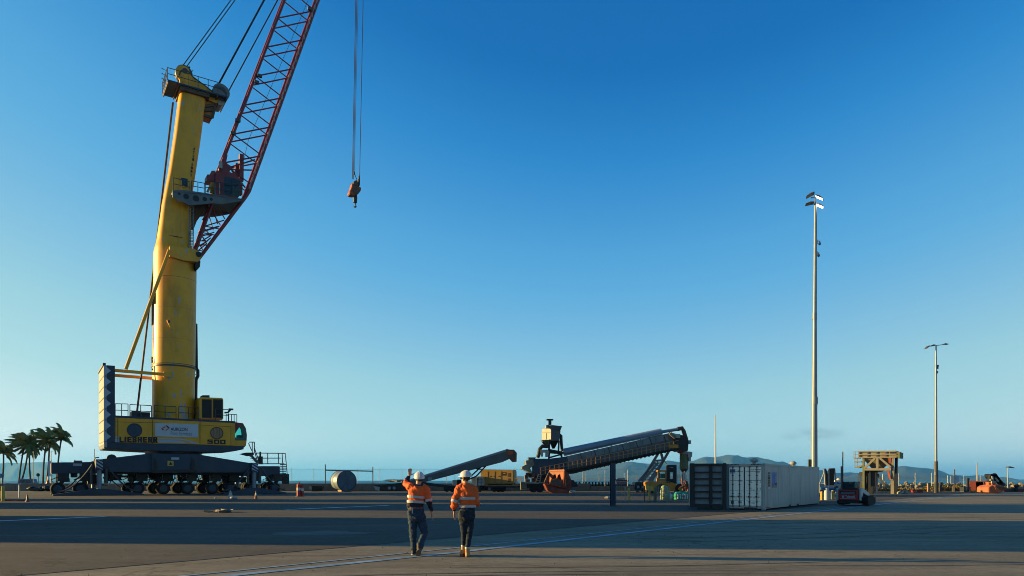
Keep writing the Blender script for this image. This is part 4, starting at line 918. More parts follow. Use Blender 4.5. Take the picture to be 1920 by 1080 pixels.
fit.path([P(rch(y_) - 1.8, y_, -BY - .22) for y_ in range(355, -200, -40)], .05, 5); fit.build('cable_tray', 'cream', boom)
c = P(tipx, tipy, 0); tp = MB()
for k in range(4): tp.disc((c.x, -1.2 + .8 * k, c.z), .9, (0, 1, 0), .2, 22)
tp.box((c.x, 0, c.z), (1.0, 3.0, .8)); tp.build('boom_head', 'maroon', boom)
# ropes
def rope(name, pts, y0, y1, r, parent=crane): return MB().path([P(pts[0][0], pts[0][1], y0), P(pts[1][0], pts[1][1], y1)], r, 6).build(name, 'ink', parent)
for k, (x0, y0, dx) in enumerate([(341.7, 124.5, .7335), (348, 127.5, .7270)]):
    rope('luffing_rope', [(x0, y0), (x0 + (y0 + 385) * dx, -385)], -.3, -.3, .055)
for k, (x0, y0, dx, r) in enumerate([(407.8, 159.5, .5415, .055), (409.6, 160.3, .5415, .055), (427, 173.7, .5385, .075)]):
    rope('luffing_rope', [(x0, y0), (x0 + (y0 + 385) * dx, -385)], -.6, -.6, r)
rope('hoist_rope', [(323.5, 192), (256.5, 771)], .2, .2, .075); rope('hoist_rope', [(325.2, 192), (258, 771)], .6, .4, .06)
rope('signal_cable', [(578, 0), (466, 262)], 0, 0, .025); rope('signal_cable', [(466, 262), (457, 300)], 0, 0, .025)

# hook block, hanging well clear of everything -----------------------------------
hy = 0.0
for (x0, x1) in ((675.0, 660.6), (677.2, 662.4), (689, 674.2)):
    rope('hoist_rope', [(x0 - .6, -388), (x1, 336)], hy - .3, hy - .3, .045)
rope('hoist_rope', [(679.5, -388), (664.3, 322)], hy + .3, hy + .3, .03)
hb0 = P(666, 360, hy)
W0 = C.o + C.ex * hb0.x + C.ey * hb0.y
hook = thing('hook_block', 'orange brown hook block hanging from the crane ropes against the sky', 'hook block', (W0.x, W0.y, hb0.z), CR)
def H(px, py, y=0): return P(px, py, hy + y) - hb0
mb = MB(); mb.prism([H(661, 344, -.5), H(666, 338, -.5), H(671, 337, -.5), H(671, 349, -.5), H(677.5, 351, -.5), H(677.3, 357, -.5), H(670, 365, -.5), H(662, 366.5, -.5), H(655.5, 364, -.5), H(656, 359, -.5), H(659, 353, -.5)], (0, 1.0, 0)); mb.build('block_body', 'rust', hook, bevel=.08)
for k, (x, y, r) in enumerate([(667, 344, .34), (668, 357, .5)]):
    mb = MB(); c = H(x, y, -.52); mb.tube((c.x, -.58, c.z), (c.x, .58, c.z), r, n=18); mb.build('sheave', 'brown', hook, smooth=40)
mb = MB(); mb.prism([H(672, 336, -.2), H(675, 336, -.2), H(675, 346, -.2), H(673.5, 350, -.2), H(671.5, 347, -.2)], (0, .4, 0)); mb.tube(H(673.3, 330, 0), H(673.5, 338, 0), .12); mb.prism([H(663.5, 321, -.1), H(665.5, 322, -.1), H(665.8, 327, -.1), H(664, 327, -.1)], (0, .25, 0)); mb.path([H(664.8, 326, 0), H(669, 337, 0)], .06); mb.build('rope_socket', 'ink', hook)
mb = MB(); mb.tube(H(665.8, 364, 0), H(666, 369, 0), .26, n=12); mb.tube(H(666, 369, 0), H(665.8, 380, 0), .3, .26, n=12); mb.build('swivel', 'black', hook, smooth=40)
mb = MB(); c = H(665.2, 386, 0); pts = [H(666, 379, 0), H(666.2, 383, 0)] + [Vector((c.x + .17 * math.cos(R(60 - 34 * k)), 0, c.z + .17 * math.sin(R(60 - 34 * k)))) for k in range(8)]
mb.path(pts, [.08] * 4 + [.1, .11, .1, .08, .06, .03], 8); mb.build('hook', 'brown', hook, smooth=60)
# ------------------------------------------------------------------ people
def bake(mb_fn, name, mats, parent, vox, wr=0.0, wsc=18.0, smooth_it=2, region=None):
    """fuse the parts of a body or a garment into one continuous skin, soften it and fold it a little"""
    tmp = mb_fn.build(name + '_tmp', mats)
    md = tmp.modifiers.new('fuse', 'REMESH'); md.mode = 'VOXEL'; md.voxel_size = vox
    sm = tmp.modifiers.new('soften', 'SMOOTH'); sm.iterations = smooth_it; sm.factor = 0.5
    bpy.context.view_layer.update()
    me = bpy.data.meshes.new_from_object(tmp.evaluated_get(bpy.context.evaluated_depsgraph_get()))
    om = tmp.data; bpy.data.objects.remove(tmp); bpy.data.meshes.remove(om)
    me.name = name
    if wr:
        ns = [v.normal.copy() for v in me.vertices]
        for v, n in zip(me.vertices, ns):
            p = v.co
            d = noise.noise(Vector((p.x * wsc * .7, p.y * wsc * .7, p.z * wsc * 1.5))) + .6 * abs(noise.noise(Vector((p.x * wsc * 1.6 + p.z * wsc * 1.2, p.y * wsc * 1.6, p.z * wsc * .9))))
            v.co = p + n * d * wr
    me.materials.clear()
    for m in (mats if isinstance(mats, (list, tuple)) else [mats]): me.materials.append(M[m])
    if region:
        for p in me.polygons: p.material_index = region(p.center)
    me.polygons.foreach_set('use_smooth', [True] * len(me.polygons))
    o = bpy.data.objects.new(name, me); COL.objects.link(o); o.parent = parent
    return o
def sec(c, rx, ry, rot=0.0, n=20, e=2.3):
    c = Vector(c); pts = []
    for j in range(n):
        a = 6.283185 * j / n; ca, sa = math.cos(a), math.sin(a); k = (abs(ca) ** e + abs(sa) ** e) ** (-1 / e)
        x, y = rx * k * ca, ry * k * sa
        pts.append(c + Vector((x * math.cos(rot) - y * math.sin(rot), x * math.sin(rot) + y * math.cos(rot), 0)))
    return pts
def hand(mb, wrist, d, side, r=1.0, curl=0.4, spread=0.12):
    """palm, four unequal bent fingers and a thumb leaving the side of the palm; d points along the hand, side towards the thumb"""
    d = Vector(d).normalized(); sdv = Vector(side); sdv = (sdv - d * sdv.dot(d)).normalized(); nrm = d.cross(sdv).normalized(); w = Vector(wrist)
    rot = Matrix((sdv, nrm, d)).transposed()
    mb.ell(w + d * .045 * r, (.041 * r, .017 * r, .054 * r), 10, 8, 0, rot)
    for k, ln in enumerate((.072, .082, .077, .06)):
        b = w + d * .085 * r + sdv * (.030 - .020 * k) * r; f = (d + sdv * spread * (1.5 - k)).normalized()
        p1 = b + f * ln * .48 * r; f2 = (f + nrm * curl).normalized(); p2 = p1 + f2 * ln * .32 * r; f3 = (f2 + nrm * curl).normalized(); p3 = p2 + f3 * ln * .25 * r
        mb.path([b - f * .02, p1, p2, p3], [.0095 * r, .0092 * r, .0085 * r, .007 * r], 7)
    b = w + d * .02 * r + sdv * .03 * r; p1 = b + (sdv * .9 + d * .55 + nrm * .2).normalized() * .045 * r; p2 = p1 + (sdv * .6 + d * .8 + nrm * .25).normalized() * .035 * r
    mb.path([b - sdv * .015, p1, p2], [.0125 * r, .011 * r, .009 * r], 7)
def head(mb, c, yaw, pitch, s=1.0):
    """skull, jaw, nose, ears and neck stub; yaw 0 looks along +y"""
    rot = Matrix.Rotation(yaw, 3, 'Z') @ Matrix.Rotation(pitch, 3, 'X'); c = Vector(c)
    q = lambda x, y, z: c + rot @ Vector((x * s, y * s, z * s))
    mb.ell(q(0, -.01, .035), (.077 * s, .098 * s, .095 * s), 14, 10, 0, rot)
    mb.ell(q(0, .028, -.055), (.058 * s, .066 * s, .066 * s), 12, 8, 0, rot)
    mb.loft([[q(-.012, .085, .03), q(.012, .085, .03), q(.010, .09, .02), q(-.010, .09, .02)], [q(-.017, .085, -.02), q(.017, .085, -.02), q(.014, .115, -.014), q(-.014, .115, -.014)]])
    mb.ell(q(0, .088, -.062), (.026 * s, .012 * s, .010 * s), 8, 6, 0, rot); mb.ell(q(0, .085, -.103), (.024 * s, .016 * s, .018 * s), 8, 6, 0, rot)
    for d in (-1, 1): mb.ell(q(d * .079, -.005, -.01), (.010 * s, .020 * s, .033 * s), 8, 6, 0, rot)
    return q, rot
def hardhat(par, c, yaw, pitch, tilt=0.0, s=1.0):
    rot = Matrix.Rotation(yaw, 3, 'Z') @ Matrix.Rotation(pitch, 3, 'X') @ Matrix.Rotation(tilt, 3, 'Y'); c = Vector(c)
    mb = MB(); rings = []
    for i in range(9):
        a = (i / 8) * math.pi / 2 * .97; rr = math.cos(a); z = math.sin(a) * .125
        rings.append([c + rot @ Vector((.113 * s * rr * math.cos(t), .138 * s * rr * math.sin(t), z * s)) for t in [6.283185 * j / 28 for j in range(28)]])
    mb.loft(rings)
    rim = []
    for (k, z) in ((1.0, .004), (1.06, -.006), (1.06, -.012), (.98, -.006)):
        rim.append([c + rot @ Vector((.113 * s * k * math.cos(t), (.138 * k + (.055 * max(0, math.sin(t)) ** 3 if k > 1 else 0)) * s * math.sin(t), z * s)) for t in [6.283185 * j / 28 for j in range(28)]])
    mb.loft(rim, cap=False)
    hat = mb.build('hard_hat', 'hat', par, smooth=60)
    rb = MB()
    for dx in (-.035, 0, .035):
        pts = [c + rot @ Vector((dx * s * math.cos(a * .9 - .0), .138 * s * math.cos(a), .128 * s * math.sin(a) * (1 - abs(dx) * 1.6))) for a in [math.pi * k / 14 for k in range(1, 14)]]
        rb.path(pts, .007 * s, 6)
    rb.build('hat_ridge', 'hat', hat, smooth=60)
    return hat
def boot(mb, ankle, toe, heel_z, r=1.0, sole=None):
    a, t = Vector(ankle), Vector(toe); d = (t - a); d.z = 0; d.normalize()
    return d
def band_loop(mb, c, rx, ry, h, rot=0.0, tilt=0.0, n=24, a0=0, a1=6.283185, e=2.3):
    c = Vector(c); lo, hi = [], []
    for j in range(n + 1):
        a = a0 + (a1 - a0) * j / n; ca, sa = math.cos(a), math.sin(a); k = (abs(ca) ** e + abs(sa) ** e) ** (-1 / e); x, y = rx * k * ca, ry * k * sa
        X, Y = x * math.cos(rot) - y * math.sin(rot), x * math.sin(rot) + y * math.cos(rot); dz = tilt * X
        lo.append(c + Vector((X, Y, -h / 2 + dz))); hi.append(c + Vector((X, Y, h / 2 + dz)))
    for j in range(n): mb.add([lo[j], lo[j + 1], hi[j + 1], hi[j]], [(0, 1, 2, 3)])

# --- the one who points up at the crane
P1 = G(783, 1040.5)
pn = thing('person', 'person in orange and navy work shirt raising the left hand toward the crane', 'person', P1, 0, 'workers in hi-vis on the yard')
k1 = P1.y / FPX
def q1(px, py, y=0.0): return Vector(((px - 783) * k1, y, EYE + (HZ - py) * k1 - 0.0))
hc = q1(785.5, 898.5, .03)
sh_l, el_l, wr_l = q1(770, 913, 0), q1(757.5, 906, .20), q1(763.5, 892, .34)
sh_r, el_r, wr_r = q1(798, 914, 0), q1(804.5, 938, -.05), q1(808.5, 960, .06)
hip_l, kn_l, an_l = q1(774, 962, 0), q1(773.5, 1000, .05), q1(775.5, 1033, .06)
hip_r, kn_r, an_r = q1(788, 962, 0), q1(795, 1000, .05), q1(789, 1026, -.24)
bd = MB()
qh, rh = head(bd, hc, R(22), R(10))
bd.path([hc + Vector((0, -.02, -.04)), q1(784.5, 909, -.01), q1(784, 915, -.01)], [.06, .06, .08], 12)
bd.loft([sec(q1(783, 912), .12, .07), sec(q1(783, 918), .18, .10), sec(q1(782, 935), .16, .10), sec(q1(780, 951), .145, .09), sec(q1(781, 962), .16, .105), sec(q1(781, 970), .13, .09)])
for pts, rr in (((sh_l, el_l, wr_l), (.052, .042, .03)), ((sh_r, el_r, wr_r), (.052, .044, .036)), ((hip_l, kn_l, an_l), (.082, .055, .04)), ((hip_r, kn_r, an_r), (.082, .055, .04))): bd.path(pts, list(rr), 12)
hand(bd, wr_l, (.02, .35, 1), (1, .1, -.1), 1.12, .18, .07); hand(bd, wr_r, (.06, .12, -1), (-.3, 1, 0), 1.2, .45, .05)
hairz = lambda c: (1 if (rh.transposed() @ (c - hc)).z > -.035 and (rh.transposed() @ (c - hc)).y < .045 and abs((c - hc).x) < .12 and (c - hc).length < .15 else 0)
bake(bd, 'body', ['skin', 'hair'], pn, .008, region=hairz)
# shirt: orange above, navy below and on the forearms
st = MB()
st.loft([sec(q1(784.5, 908.5, -.01), .072, .068), sec(q1(784.5, 911.5), .12, .09), sec(q1(784, 915), .19, .118), sec(q1(783.2, 922), .205, .132), sec(q1(781.5, 934), .188, .135), sec(q1(779.5, 944), .178, .128), sec(q1(779.5, 951.5), .172, .125), sec(q1(779.5, 953), .168, .122)])
st.path([sh_l + Vector((.05, 0, -.02)), sh_l, (sh_l + el_l) / 2, el_l], [.088, .085, .078, .066], 14); st.path([el_l, (el_l + wr_l) / 2, wr_l - (wr_l - el_l) * .16], [.062, .052, .044], 14)
st.path([sh_r + Vector((-.05, 0, -.0)), sh_r, (sh_r + el_r) / 2, el_r], [.088, .086, .074, .064], 14); st.path([el_r, (el_r + wr_r) / 2, wr_r - (wr_r - el_r) * .05], [.06, .05, .042], 14)
st.path([q1(763, 912, .1), q1(772, 918, .02), q1(772, 930, 0)], [.06, .08, .09], 12)
zlow = q1(783, 942.5).z
dl = (wr_l - el_l).normalized(); dr = (wr_r - el_r).normalized()
def shirt_region(c):
    if (c - el_l).dot(dl) > .055 and (c - wr_l).length < .30 and c.x < q1(771, 900).x: return 1
    if c.x > q1(798.5, 0).x and c.z < el_r.z - .025: return 1
    if c.z > q1(0, 910.8).z and abs(c.x - q1(784.5, 0).x) < .1: return 1
    return 1 if c.z < zlow + .1 * (c.x) * .3 else 0
bake(st, 'work_shirt', ['hiviz', 'navycloth'], pn, .010, .026, 9, region=shirt_region)
tp = MB(); band_loop(tp, q1(781.2, 931.5), .207, .153, .055, tilt=-.08); tp.build('reflective_stripe', 'reflective', pn, smooth=60)
tp = MB(); band_loop(tp, q1(780, 940.5), .200, .150, .055, tilt=-.06)
tp.build('reflective_stripe', 'reflective', pn, smooth=60)
tp = MB(); d = dr; bx_ = el_r - Vector((0, 0, .015)); tp.path([bx_ - (el_r - sh_r).normalized() * .035, bx_ + (el_r - sh_r).normalized() * .015], [.079, .074], 16); tp.build('sleeve_band', 'reflective', pn, smooth=60)
tr = MB()
tr.loft([sec(q1(779.5, 951), .165, .12), sec(q1(780, 957), .175, .128), sec(q1(780.5, 965), .185, .138), sec(q1(781, 973), .172, .13), sec(q1(781, 978), .10, .09)])
tr.path([hip_l + Vector((.0, 0, -.04)), (hip_l + kn_l) / 2, kn_l, (kn_l * .5 + an_l * .5), an_l], [.108, .095, .077, .069, .064], 16)
tr.path([hip_r + Vector((.0, 0, -.04)), (hip_r + kn_r) / 2, kn_r, (kn_r * .5 + an_r * .5), an_r], [.108, .098, .08, .070, .066], 16)
jn = bake(tr, 'jeans', 'jean', pn, .010, .018, 12)
pk = MB()
for (x0, x1) in ((768.5, 777), (783, 792)):
    pk.prism([q1(x0, 957, -.135), q1(x1, 957, -.142), q1(x1, 965, -.148), q1((x0 + x1) / 2, 968, -.15), q1(x0, 965, -.14)], (0, .02, 0))
pk.build('pocket', 'jean', jn)
bl = MB(); band_loop(bl, q1(779.5, 952.2), .177, .132, .036); bl.build('belt', 'belt', pn, smooth=60)
MB().beam(q1(775.3, 953, -.14), q1(775, 962, -.16), .022, .02).build('belt_strap', 'reflective', pn)
bt = MB()
a = an_l; bt.path([a + Vector((0, 0, .09)), a + Vector((0, 0, -.01)), Vector((a.x, a.y - .01, .05))], [.056, .056, .052], 12)
bt.loft([sec((a.x - .012, a.y + .07, .022), .050, .15), sec((a.x - .012, a.y + .07, .06), .048, .145), sec((a.x - .01, a.y + .05, .10), .038, .09)])
bake(bt, 'boot', 'darkboot', pn, .009)
MB().loft([sec((a.x - .012, a.y + .07, 0.0), .052, .155), sec((a.x - .012, a.y + .07, .022), .052, .155)]).build('sole', 'cream', pn, smooth=40)
# trailing boot: heel lifted, sole towards the camera
a = an_r; rotb = Matrix.Rotation(R(-62), 3, 'X')
bt = MB(); up = MB()
def fb(x, y, z): return a + Vector((0.01, -.0, -.03)) + Matrix.Rotation(R(14), 3, 'Y') @ (rotb @ Vector((x, y, z)))
bt.path([a + Vector((-.01, .05, .10)), a, fb(0, .0, -.05)], [.058, .056, .05], 12)
bt.loft([[fb(*(v)) for v in sec((0, .06, -.10), .046, .135)], [fb(*(v)) for v in sec((0, .06, -.06), .046, .135)], [fb(*(v)) for v in sec((0, .03, 0), .04, .08)]])
bake(bt, 'boot', 'darkboot', pn, .009)
MB().loft([[fb(*(v)) for v in sec((0, .06, -.125), .05, .142)], [fb(*(v)) for v in sec((0, .06, -.10), .05, .142)]]).build('sole', 'sole', pn, smooth=40)
hardhat(pn, qh(0, 0, .045), R(22), R(14), R(-4))

# --- the one in full orange, tan boots
P2 = G(874, 1044)
p2 = thing('person', 'person in long sleeved orange shirt, dark jeans and tan boots, head turned left', 'person', P2, 0, 'workers in hi-vis on the yard')
k2 = P2.y / FPX
def q2(px, py, y=0.0): return Vector(((px - 874) * k2, y, EYE + (HZ - py) * k2))
hc = q2(873, 897, .02)
sh_l, el_l, wr_l = q2(861, 915, 0), q2(852.5, 941, -.05), q2(851, 959, .06)
sh_r, el_r, wr_r = q2(889, 915, 0), q2(893.5, 940, -.03), q2(895, 947.5, .20)
hip_l, kn_l, an_l = q2(868, 963, 0), q2(869.5, 998, .05), q2(868.5, 1029, .10)
hip_r, kn_r, an_r = q2(882, 963, 0), q2(880, 1000, .02), q2(876.5, 1032, -.02)
bd = MB()
qh, rh = head(bd, hc, R(58), R(2))
bd.path([hc + Vector((0, -.02, -.05)), q2(874.5, 908, -.01), q2(875, 914, -.01)], [.055, .056, .075], 12)
bd.loft([sec(q2(875, 911), .11, .07), sec(q2(875, 917), .165, .10), sec(q2(875, 932), .15, .10), sec(q2(875, 948), .13, .09), sec(q2(875, 960), .155, .105), sec(q2(875, 970), .13, .09)])
for pts, rr in (((sh_l, el_l, wr_l), (.05, .04, .028)), ((sh_r, el_r, wr_r), (.05, .042, .034)), ((hip_l, kn_l, an_l), (.078, .052, .036)), ((hip_r, kn_r, an_r), (.078, .052, .036))): bd.path(pts, list(rr), 12)
hand(bd, wr_l, (.06, .15, -1), (.2, 1, 0), 1.15, .4, .06); hand(bd, wr_r, (.1, 1, .05), (-1, .1, .3), .95, .7, .03)
hairz2 = lambda c: (1 if (rh.transposed() @ (c - hc)).y < .03 and (rh.transposed() @ (c - hc)).z > -.06 and (c - hc).length < .15 else 0)
bake(bd, 'body', ['skin', 'hair'], p2, .008, region=hairz2)
MB().prism([qh(-.07, .085, .02), qh(.07, .085, .02), qh(.07, .085, -.015), qh(.02, .10, -.015), qh(-.02, .10, -.015), qh(-.07, .085, -.015)], rh @ Vector((0, .012, 0))).beam(qh(-.075, .09, .008), qh(-.082, -.01, .01), .008, .01).beam(qh(.075, .09, .008), qh(.082, -.01, .01), .008, .01).build('sunglasses', 'ink', p2)
st = MB()
st.loft([sec(q2(875, 905.5, -.012), .072, .07), sec(q2(875.3, 909), .085, .08), sec(q2(875.8, 912.5), .14, .10), sec(q2(876, 917), .19, .118), sec(q2(876.5, 926), .193, .128), sec(q2(877.5, 940), .172, .125), sec(q2(877, 948.5), .168, .125), sec(q2(876.5, 952), .152, .115)])
st.path([sh_l + Vector((.05, 0, -.0)), sh_l, (sh_l + el_l) / 2, el_l], [.086, .084, .076, .068], 14); st.path([el_l, (el_l + wr_l) / 2 + Vector((0, 0, .0)), wr_l + Vector((0, -.01, .035))], [.07, .068, .046], 14)
st.path([sh_r + Vector((-.05, 0, -.0)), sh_r, (sh_r + el_r) / 2, el_r], [.082, .08, .068, .06], 14); st.path([el_r, (el_r + wr_r) / 2, wr_r - Vector((0, .03, 0))], [.06, .054, .04], 14)
bake(st, 'work_shirt', 'hiviz', p2, .010, .024, 9)
tp = MB(); band_loop(tp, q2(877.3, 934), .197, .147, .056, a0=R(192), a1=R(342)); tp.build('reflective_stripe', 'reflective', p2, smooth=60); tp = MB(); band_loop(tp, q2(876.7, 949), .186, .143, .05, a0=R(190), a1=R(348)); tp.build('reflective_stripe', 'reflective', p2, smooth=60)
tp = MB(); d = (el_l - sh_l).normalized(); tp.path([el_l - d * .045, el_l + d * .012], [.084, .082], 16); tp.build('sleeve_band', 'reflective', p2, smooth=60)
MB().path([wr_l + Vector((0, -.01, .045)), wr_l + Vector((0, -.005, .015))], [.05, .044], 14).build('cuff', 'navycloth', p2, smooth=60)
tr = MB()
tr.loft([sec(q2(876, 949), .152, .115), sec(q2(875.5, 956), .165, .13), sec(q2(875, 965), .185, .148), sec(q2(875, 973), .172, .135), sec(q2(875, 979), .10, .09)])
tr.path([hip_l + Vector((0, 0, -.04)), (hip_l + kn_l) / 2, kn_l, (kn_l + an_l) / 2, an_l + Vector((0, 0, .05))], [.10, .086, .064, .054, .045], 16)
tr.path([hip_r + Vector((0, 0, -.04)), (hip_r + kn_r) / 2, kn_r, (kn_r + an_r) / 2, an_r + Vector((0, 0, .05))], [.10, .088, .066, .056, .046], 16)
jn = bake(tr, 'jeans', 'jean2', p2, .010, .014, 12)
pk = MB()
for (x0, x1) in ((863.5, 872), (878, 886.5)): pk.prism([q2(x0, 957, -.138), q2(x1, 957, -.148), q2(x1, 966, -.155), q2((x0 + x1) / 2, 969, -.155), q2(x0, 966, -.142)], (0, .02, 0))
pk.build('pocket', 'jean2', jn)
bl = MB(); band_loop(bl, q2(876.2, 951), .160, .122, .03); bl.build('belt', 'ink', p2, smooth=60)
for a, dx in ((an_l, -.03), (an_r, 0.0)):
    lift = .03 if a is an_l else 0
    MB().path([a + Vector((0, 0, .045)), a + Vector((0, 0, .075))], [.056, .052], 12).build('sock_cuff', 'reflective', p2, smooth=60)
    bt = MB(); bt.path([a + Vector((0, 0, .05)), a + Vector((0, 0, -.05)), Vector((a.x + dx * .3, a.y - .01, .05 + lift))], [.05, .054, .054], 12)
    bt.loft([sec((a.x + dx, a.y + .07, .022 + lift), .052, .15), sec((a.x + dx, a.y + .07, .06 + lift), .05, .145), sec((a.x + dx * .6, a.y + .04, .11 + lift), .042, .09)])
    b_ = bake(bt, 'boot', 'tanboot', p2, .009)
    MB().loft([sec((a.x + dx, a.y + .07, lift * .3), .055, .155), sec((a.x + dx, a.y + .07, .022 + lift), .054, .155)]).build('sole', 'sole', p2, smooth=40)
hardhat(p2, qh(0, 0, .045), R(58), R(2), 0, .98)
tb = thing('tablet', 'small black tablet held in the right hand of the person in tan boots', 'tablet', P2 + wr_r + Vector((.03, .10, .02)), 0)
MB().box((0, 0, 0), (.14, .20, .012), rot=Matrix.Rotation(R(15), 3, 'Y')).build('case', 'ink', tb, bevel=.003)
MB().box((0, 0, .0075), (.12, .17, .002), rot=Matrix.Rotation(R(15), 3, 'Y')).build('screen', 'dkglass', tb)
# ------------------------------------------------------------------ containers, loader, poles in the middle distance
# white container: near corner, heading away to the right
cdir = Vector((0.59, 0.807, 0)).normalized(); crz = math.atan2(cdir.y, cdir.x)
c0 = G(1434, 957)
wc = thing('shipping_container', 'large off-white shipping container with domes on its roof and locking bars on its doors', 'container', c0, crz)
L_, W_, H_ = 12.19, 2.15, 2.53      # local x runs back along the side, local y runs left along the door end
mb = MB()
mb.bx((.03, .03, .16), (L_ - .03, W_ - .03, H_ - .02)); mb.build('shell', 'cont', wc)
mb = MB()
for x in (0.09, L_ - .09):
    for y in (.08, W_ - .08): mb.box((x, y, H_ / 2), (.17, .16, H_))
for z in (.14, H_ - .06):
    for y in (.045, W_ - .045): mb.box((L_ / 2, y, z), (L_ - .36, .09 + .002, .12))
    for x in (.06, L_ - .06): mb.box((x, W_ / 2, z), (.11, W_ - .34, .125))
mb.build('frame', 'cont', wc, bevel=.012)
pn_ = [k * 1.19 + .16 for k in range(11)]
for a, b in zip(pn_[:-1], pn_[1:]):
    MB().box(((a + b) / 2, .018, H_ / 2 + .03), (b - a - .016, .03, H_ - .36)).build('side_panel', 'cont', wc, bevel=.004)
mb = MB()
for (y, z) in ((.08, .05), (W_ - .08, .05), (.08, H_ - .04), (W_ - .08, H_ - .04)):
    mb.box((-.008, y, z), (.04, .18, .11)); mb.box((L_ + .008, y, z), (.04, .18, .11))
mb.build('corner_casting', 'galv', wc)
mb = MB()
for k in range(7): mb.box((-.005, .25 + k * .075, H_ - .025), (.03, .035, .06)); mb.box((-.005, W_ - .25 - k * .075, H_ - .025), (.03, .035, .06))
mb.build('header_slots', 'ink', wc)
mb = MB()
for x in (4.9, 6.7): mb.box((x, .0, .13), (.36, .06, .11))
mb.build('fork_pocket', 'ink', wc)
MB().box((.62, -.003, .14), (.75, .01, .05)).build('reflector', 'rust', wc)
mb = MB(); mb.box((L_ - .35, -.004, .75), (.09, .01, .5)); mb.build('marker_plate', 'cream', wc)
mb = MB(); mb.box((-.0, W_ * .36 + .0, .075), (.06, .7, .14)); mb.build('sill_recess', 'ink', wc)
gap = W_ / 2 + .03
for (y0, y1, nm) in ((.17, gap - .03, 'right'), (gap + .03, W_ - .17, 'left')):
    dr_ = MB(); dr_.box((.012, (y0 + y1) / 2, H_ / 2 + .03), (.05, y1 - y0, H_ - .42)); dr_ = dr_.build('door', 'cont_lit', wc, bevel=.008)
    rec = MB()
    for k, z in enumerate((.5, 1.05, 1.62, 2.12)): rec.box((-.016, (y0 + y1) / 2, z), (.012, y1 - y0 - .12, .018))
    rec.build('door_rib', 'dgrey', dr_)
    bars = MB()
    for y in (y0 + (y1 - y0) * .28, y0 + (y1 - y0) * .72):
        bars.tube((-.045, y, .17), (-.045, y, H_ - .12), .02, n=8)
        for z in (.2, .45, .9, 1.4, 1.9, H_ - .16): bars.box((-.035, y, z), (.05, .08, .06))
    bars.build('locking_bar', 'dgrey', dr_)
    hd_ = MB()
    for y in (y0 + (y1 - y0) * .28, y0 + (y1 - y0) * .72): hd_.beam((-.07, y - .17, .72), (-.07, y + .17, .72), .025, .035); hd_.box((-.06, y + .02, .74), (.04, .06, .1))
    hd_.build('door_handle', 'ink', dr_)
    gk = MB()
    for y in (y0 - .012, y1 + .012): gk.box((-.004, y, H_ / 2 + .03), (.03, .02, H_ - .42))
    gk.build('gasket', 'ink', dr_)
# flat print on the doors and the side: pale blue decal, faint rows of marks, posters
def dec(y, z, w, h, m, nm='decal'): return MB().box((-.0175, y, z), (.008, w, h)).build(nm, m, wc)
dec(W_ - .39, 2.13, .30, .23, 'blue'); d_ = dec(W_ - .39, 2.05, .26, .06, 'palegrey'); d_.location.x = -.003
dec(W_ - .75, 2.13, .10, .10, 'green'); dec(W_ - .80, 1.6, .22, .07, 'palegrey'); dec(W_ - .38, .41, .15, .18, 'dgrey', 'placard'); dec(W_ - .80, .39, .22, .06, 'cream'); dec(.62, .39, .22, .05, 'cream'); dec(W_ - .8, .45, .2, .06, 'palegrey')
rm = MB(); random.seed(11)
for (yc, z, n, hh) in ((.66, 2.21, 4, .05), (.37, 2.21, 6, .05), (.37, 2.08, 4, .045), (.78, 1.60, 4, .055), (.55, 1.60, 2, .05), (.74, 1.52, 3, .05), (.38, 1.62, 1, .06), (.24, 1.62, 1, .06), (.38, 1.53, 1, .05), (.24, 1.53, 1, .05), (.79, 1.20, 3, .06), (.74, 1.10, 1, .06), (.60, 1.10, 2, .05), (.38, 1.20, 1, .06), (.24, 1.20, 1, .06), (.38, 1.11, 1, .05), (.24, 1.11, 1, .05)):
    for k in range(n): rm.box((-.0165, yc + (n / 2 - k - .5) * .052, z), (.007, .032, hh))
rm.build('stencil_marks', 'dgrey', wc)
M['poster_sky'] = mat('poster_blue', (0.02, 0.12, 0.42), 0.5, var=.15, scale=1.5); M['poster_lilac'] = mat('poster_lilac', (0.14, 0.20, 0.40), 0.5, var=.1); M['poster_sand'] = mat('poster_sand', (0.20, 0.17, 0.15), 0.5, var=.3, scale=5)
def pos(x, z, w, h, m, nm, d=0.0): return MB().box((x, -.004 - d, z), (w, .008, h)).build(nm, m, wc)
po = pos(1.78, 1.65, .95, .86, 'poster_sky', 'poster'); pos(2.02, 1.75, .42, .62, 'poster_lilac', 'poster_panel', .006); pos(1.78, 1.27, .93, .1, 'poster_sand', 'poster_panel', .006)
for z, w in ((1.93, .14), (1.77, .3), (1.63, .2)): pos(1.98, z, w, .06, 'orange', 'poster_mark', .012)
pos(2.02, 1.44, .34, .12, 'rust', 'poster_mark', .012); pos(1.66, 1.36, .2, .08, 'orange', 'poster_mark', .012)
for k, m in enumerate(('navy', 'navy', 'ink', 'brown', 'dgrey', 'rust', 'banner')): pos(.78, 2.02 - k * .135, .40, .115, m, 'notice', .002)
mb = MB()
for z in (1.9, 1.4): mb.box((1.78, -.012, z), (.95, .004, .01))
mb.build('poster_crease', 'dgrey', wc)
for (px, zz) in ((1414, 0), (1487, 0)):
    w = Fr(c0.x, c0.y, crz).p(px, 868, W_ * .5); 
    dm = MB(); dm.tube((w.x, w.y, H_ - .02), (w.x, w.y, H_ + .12), .09, n=12); dm.ell((w.x, w.y, H_ + .24), (.22, .22, .14), 16, 10); dm.build('roof_vent', 'cream', wc, smooth=40)

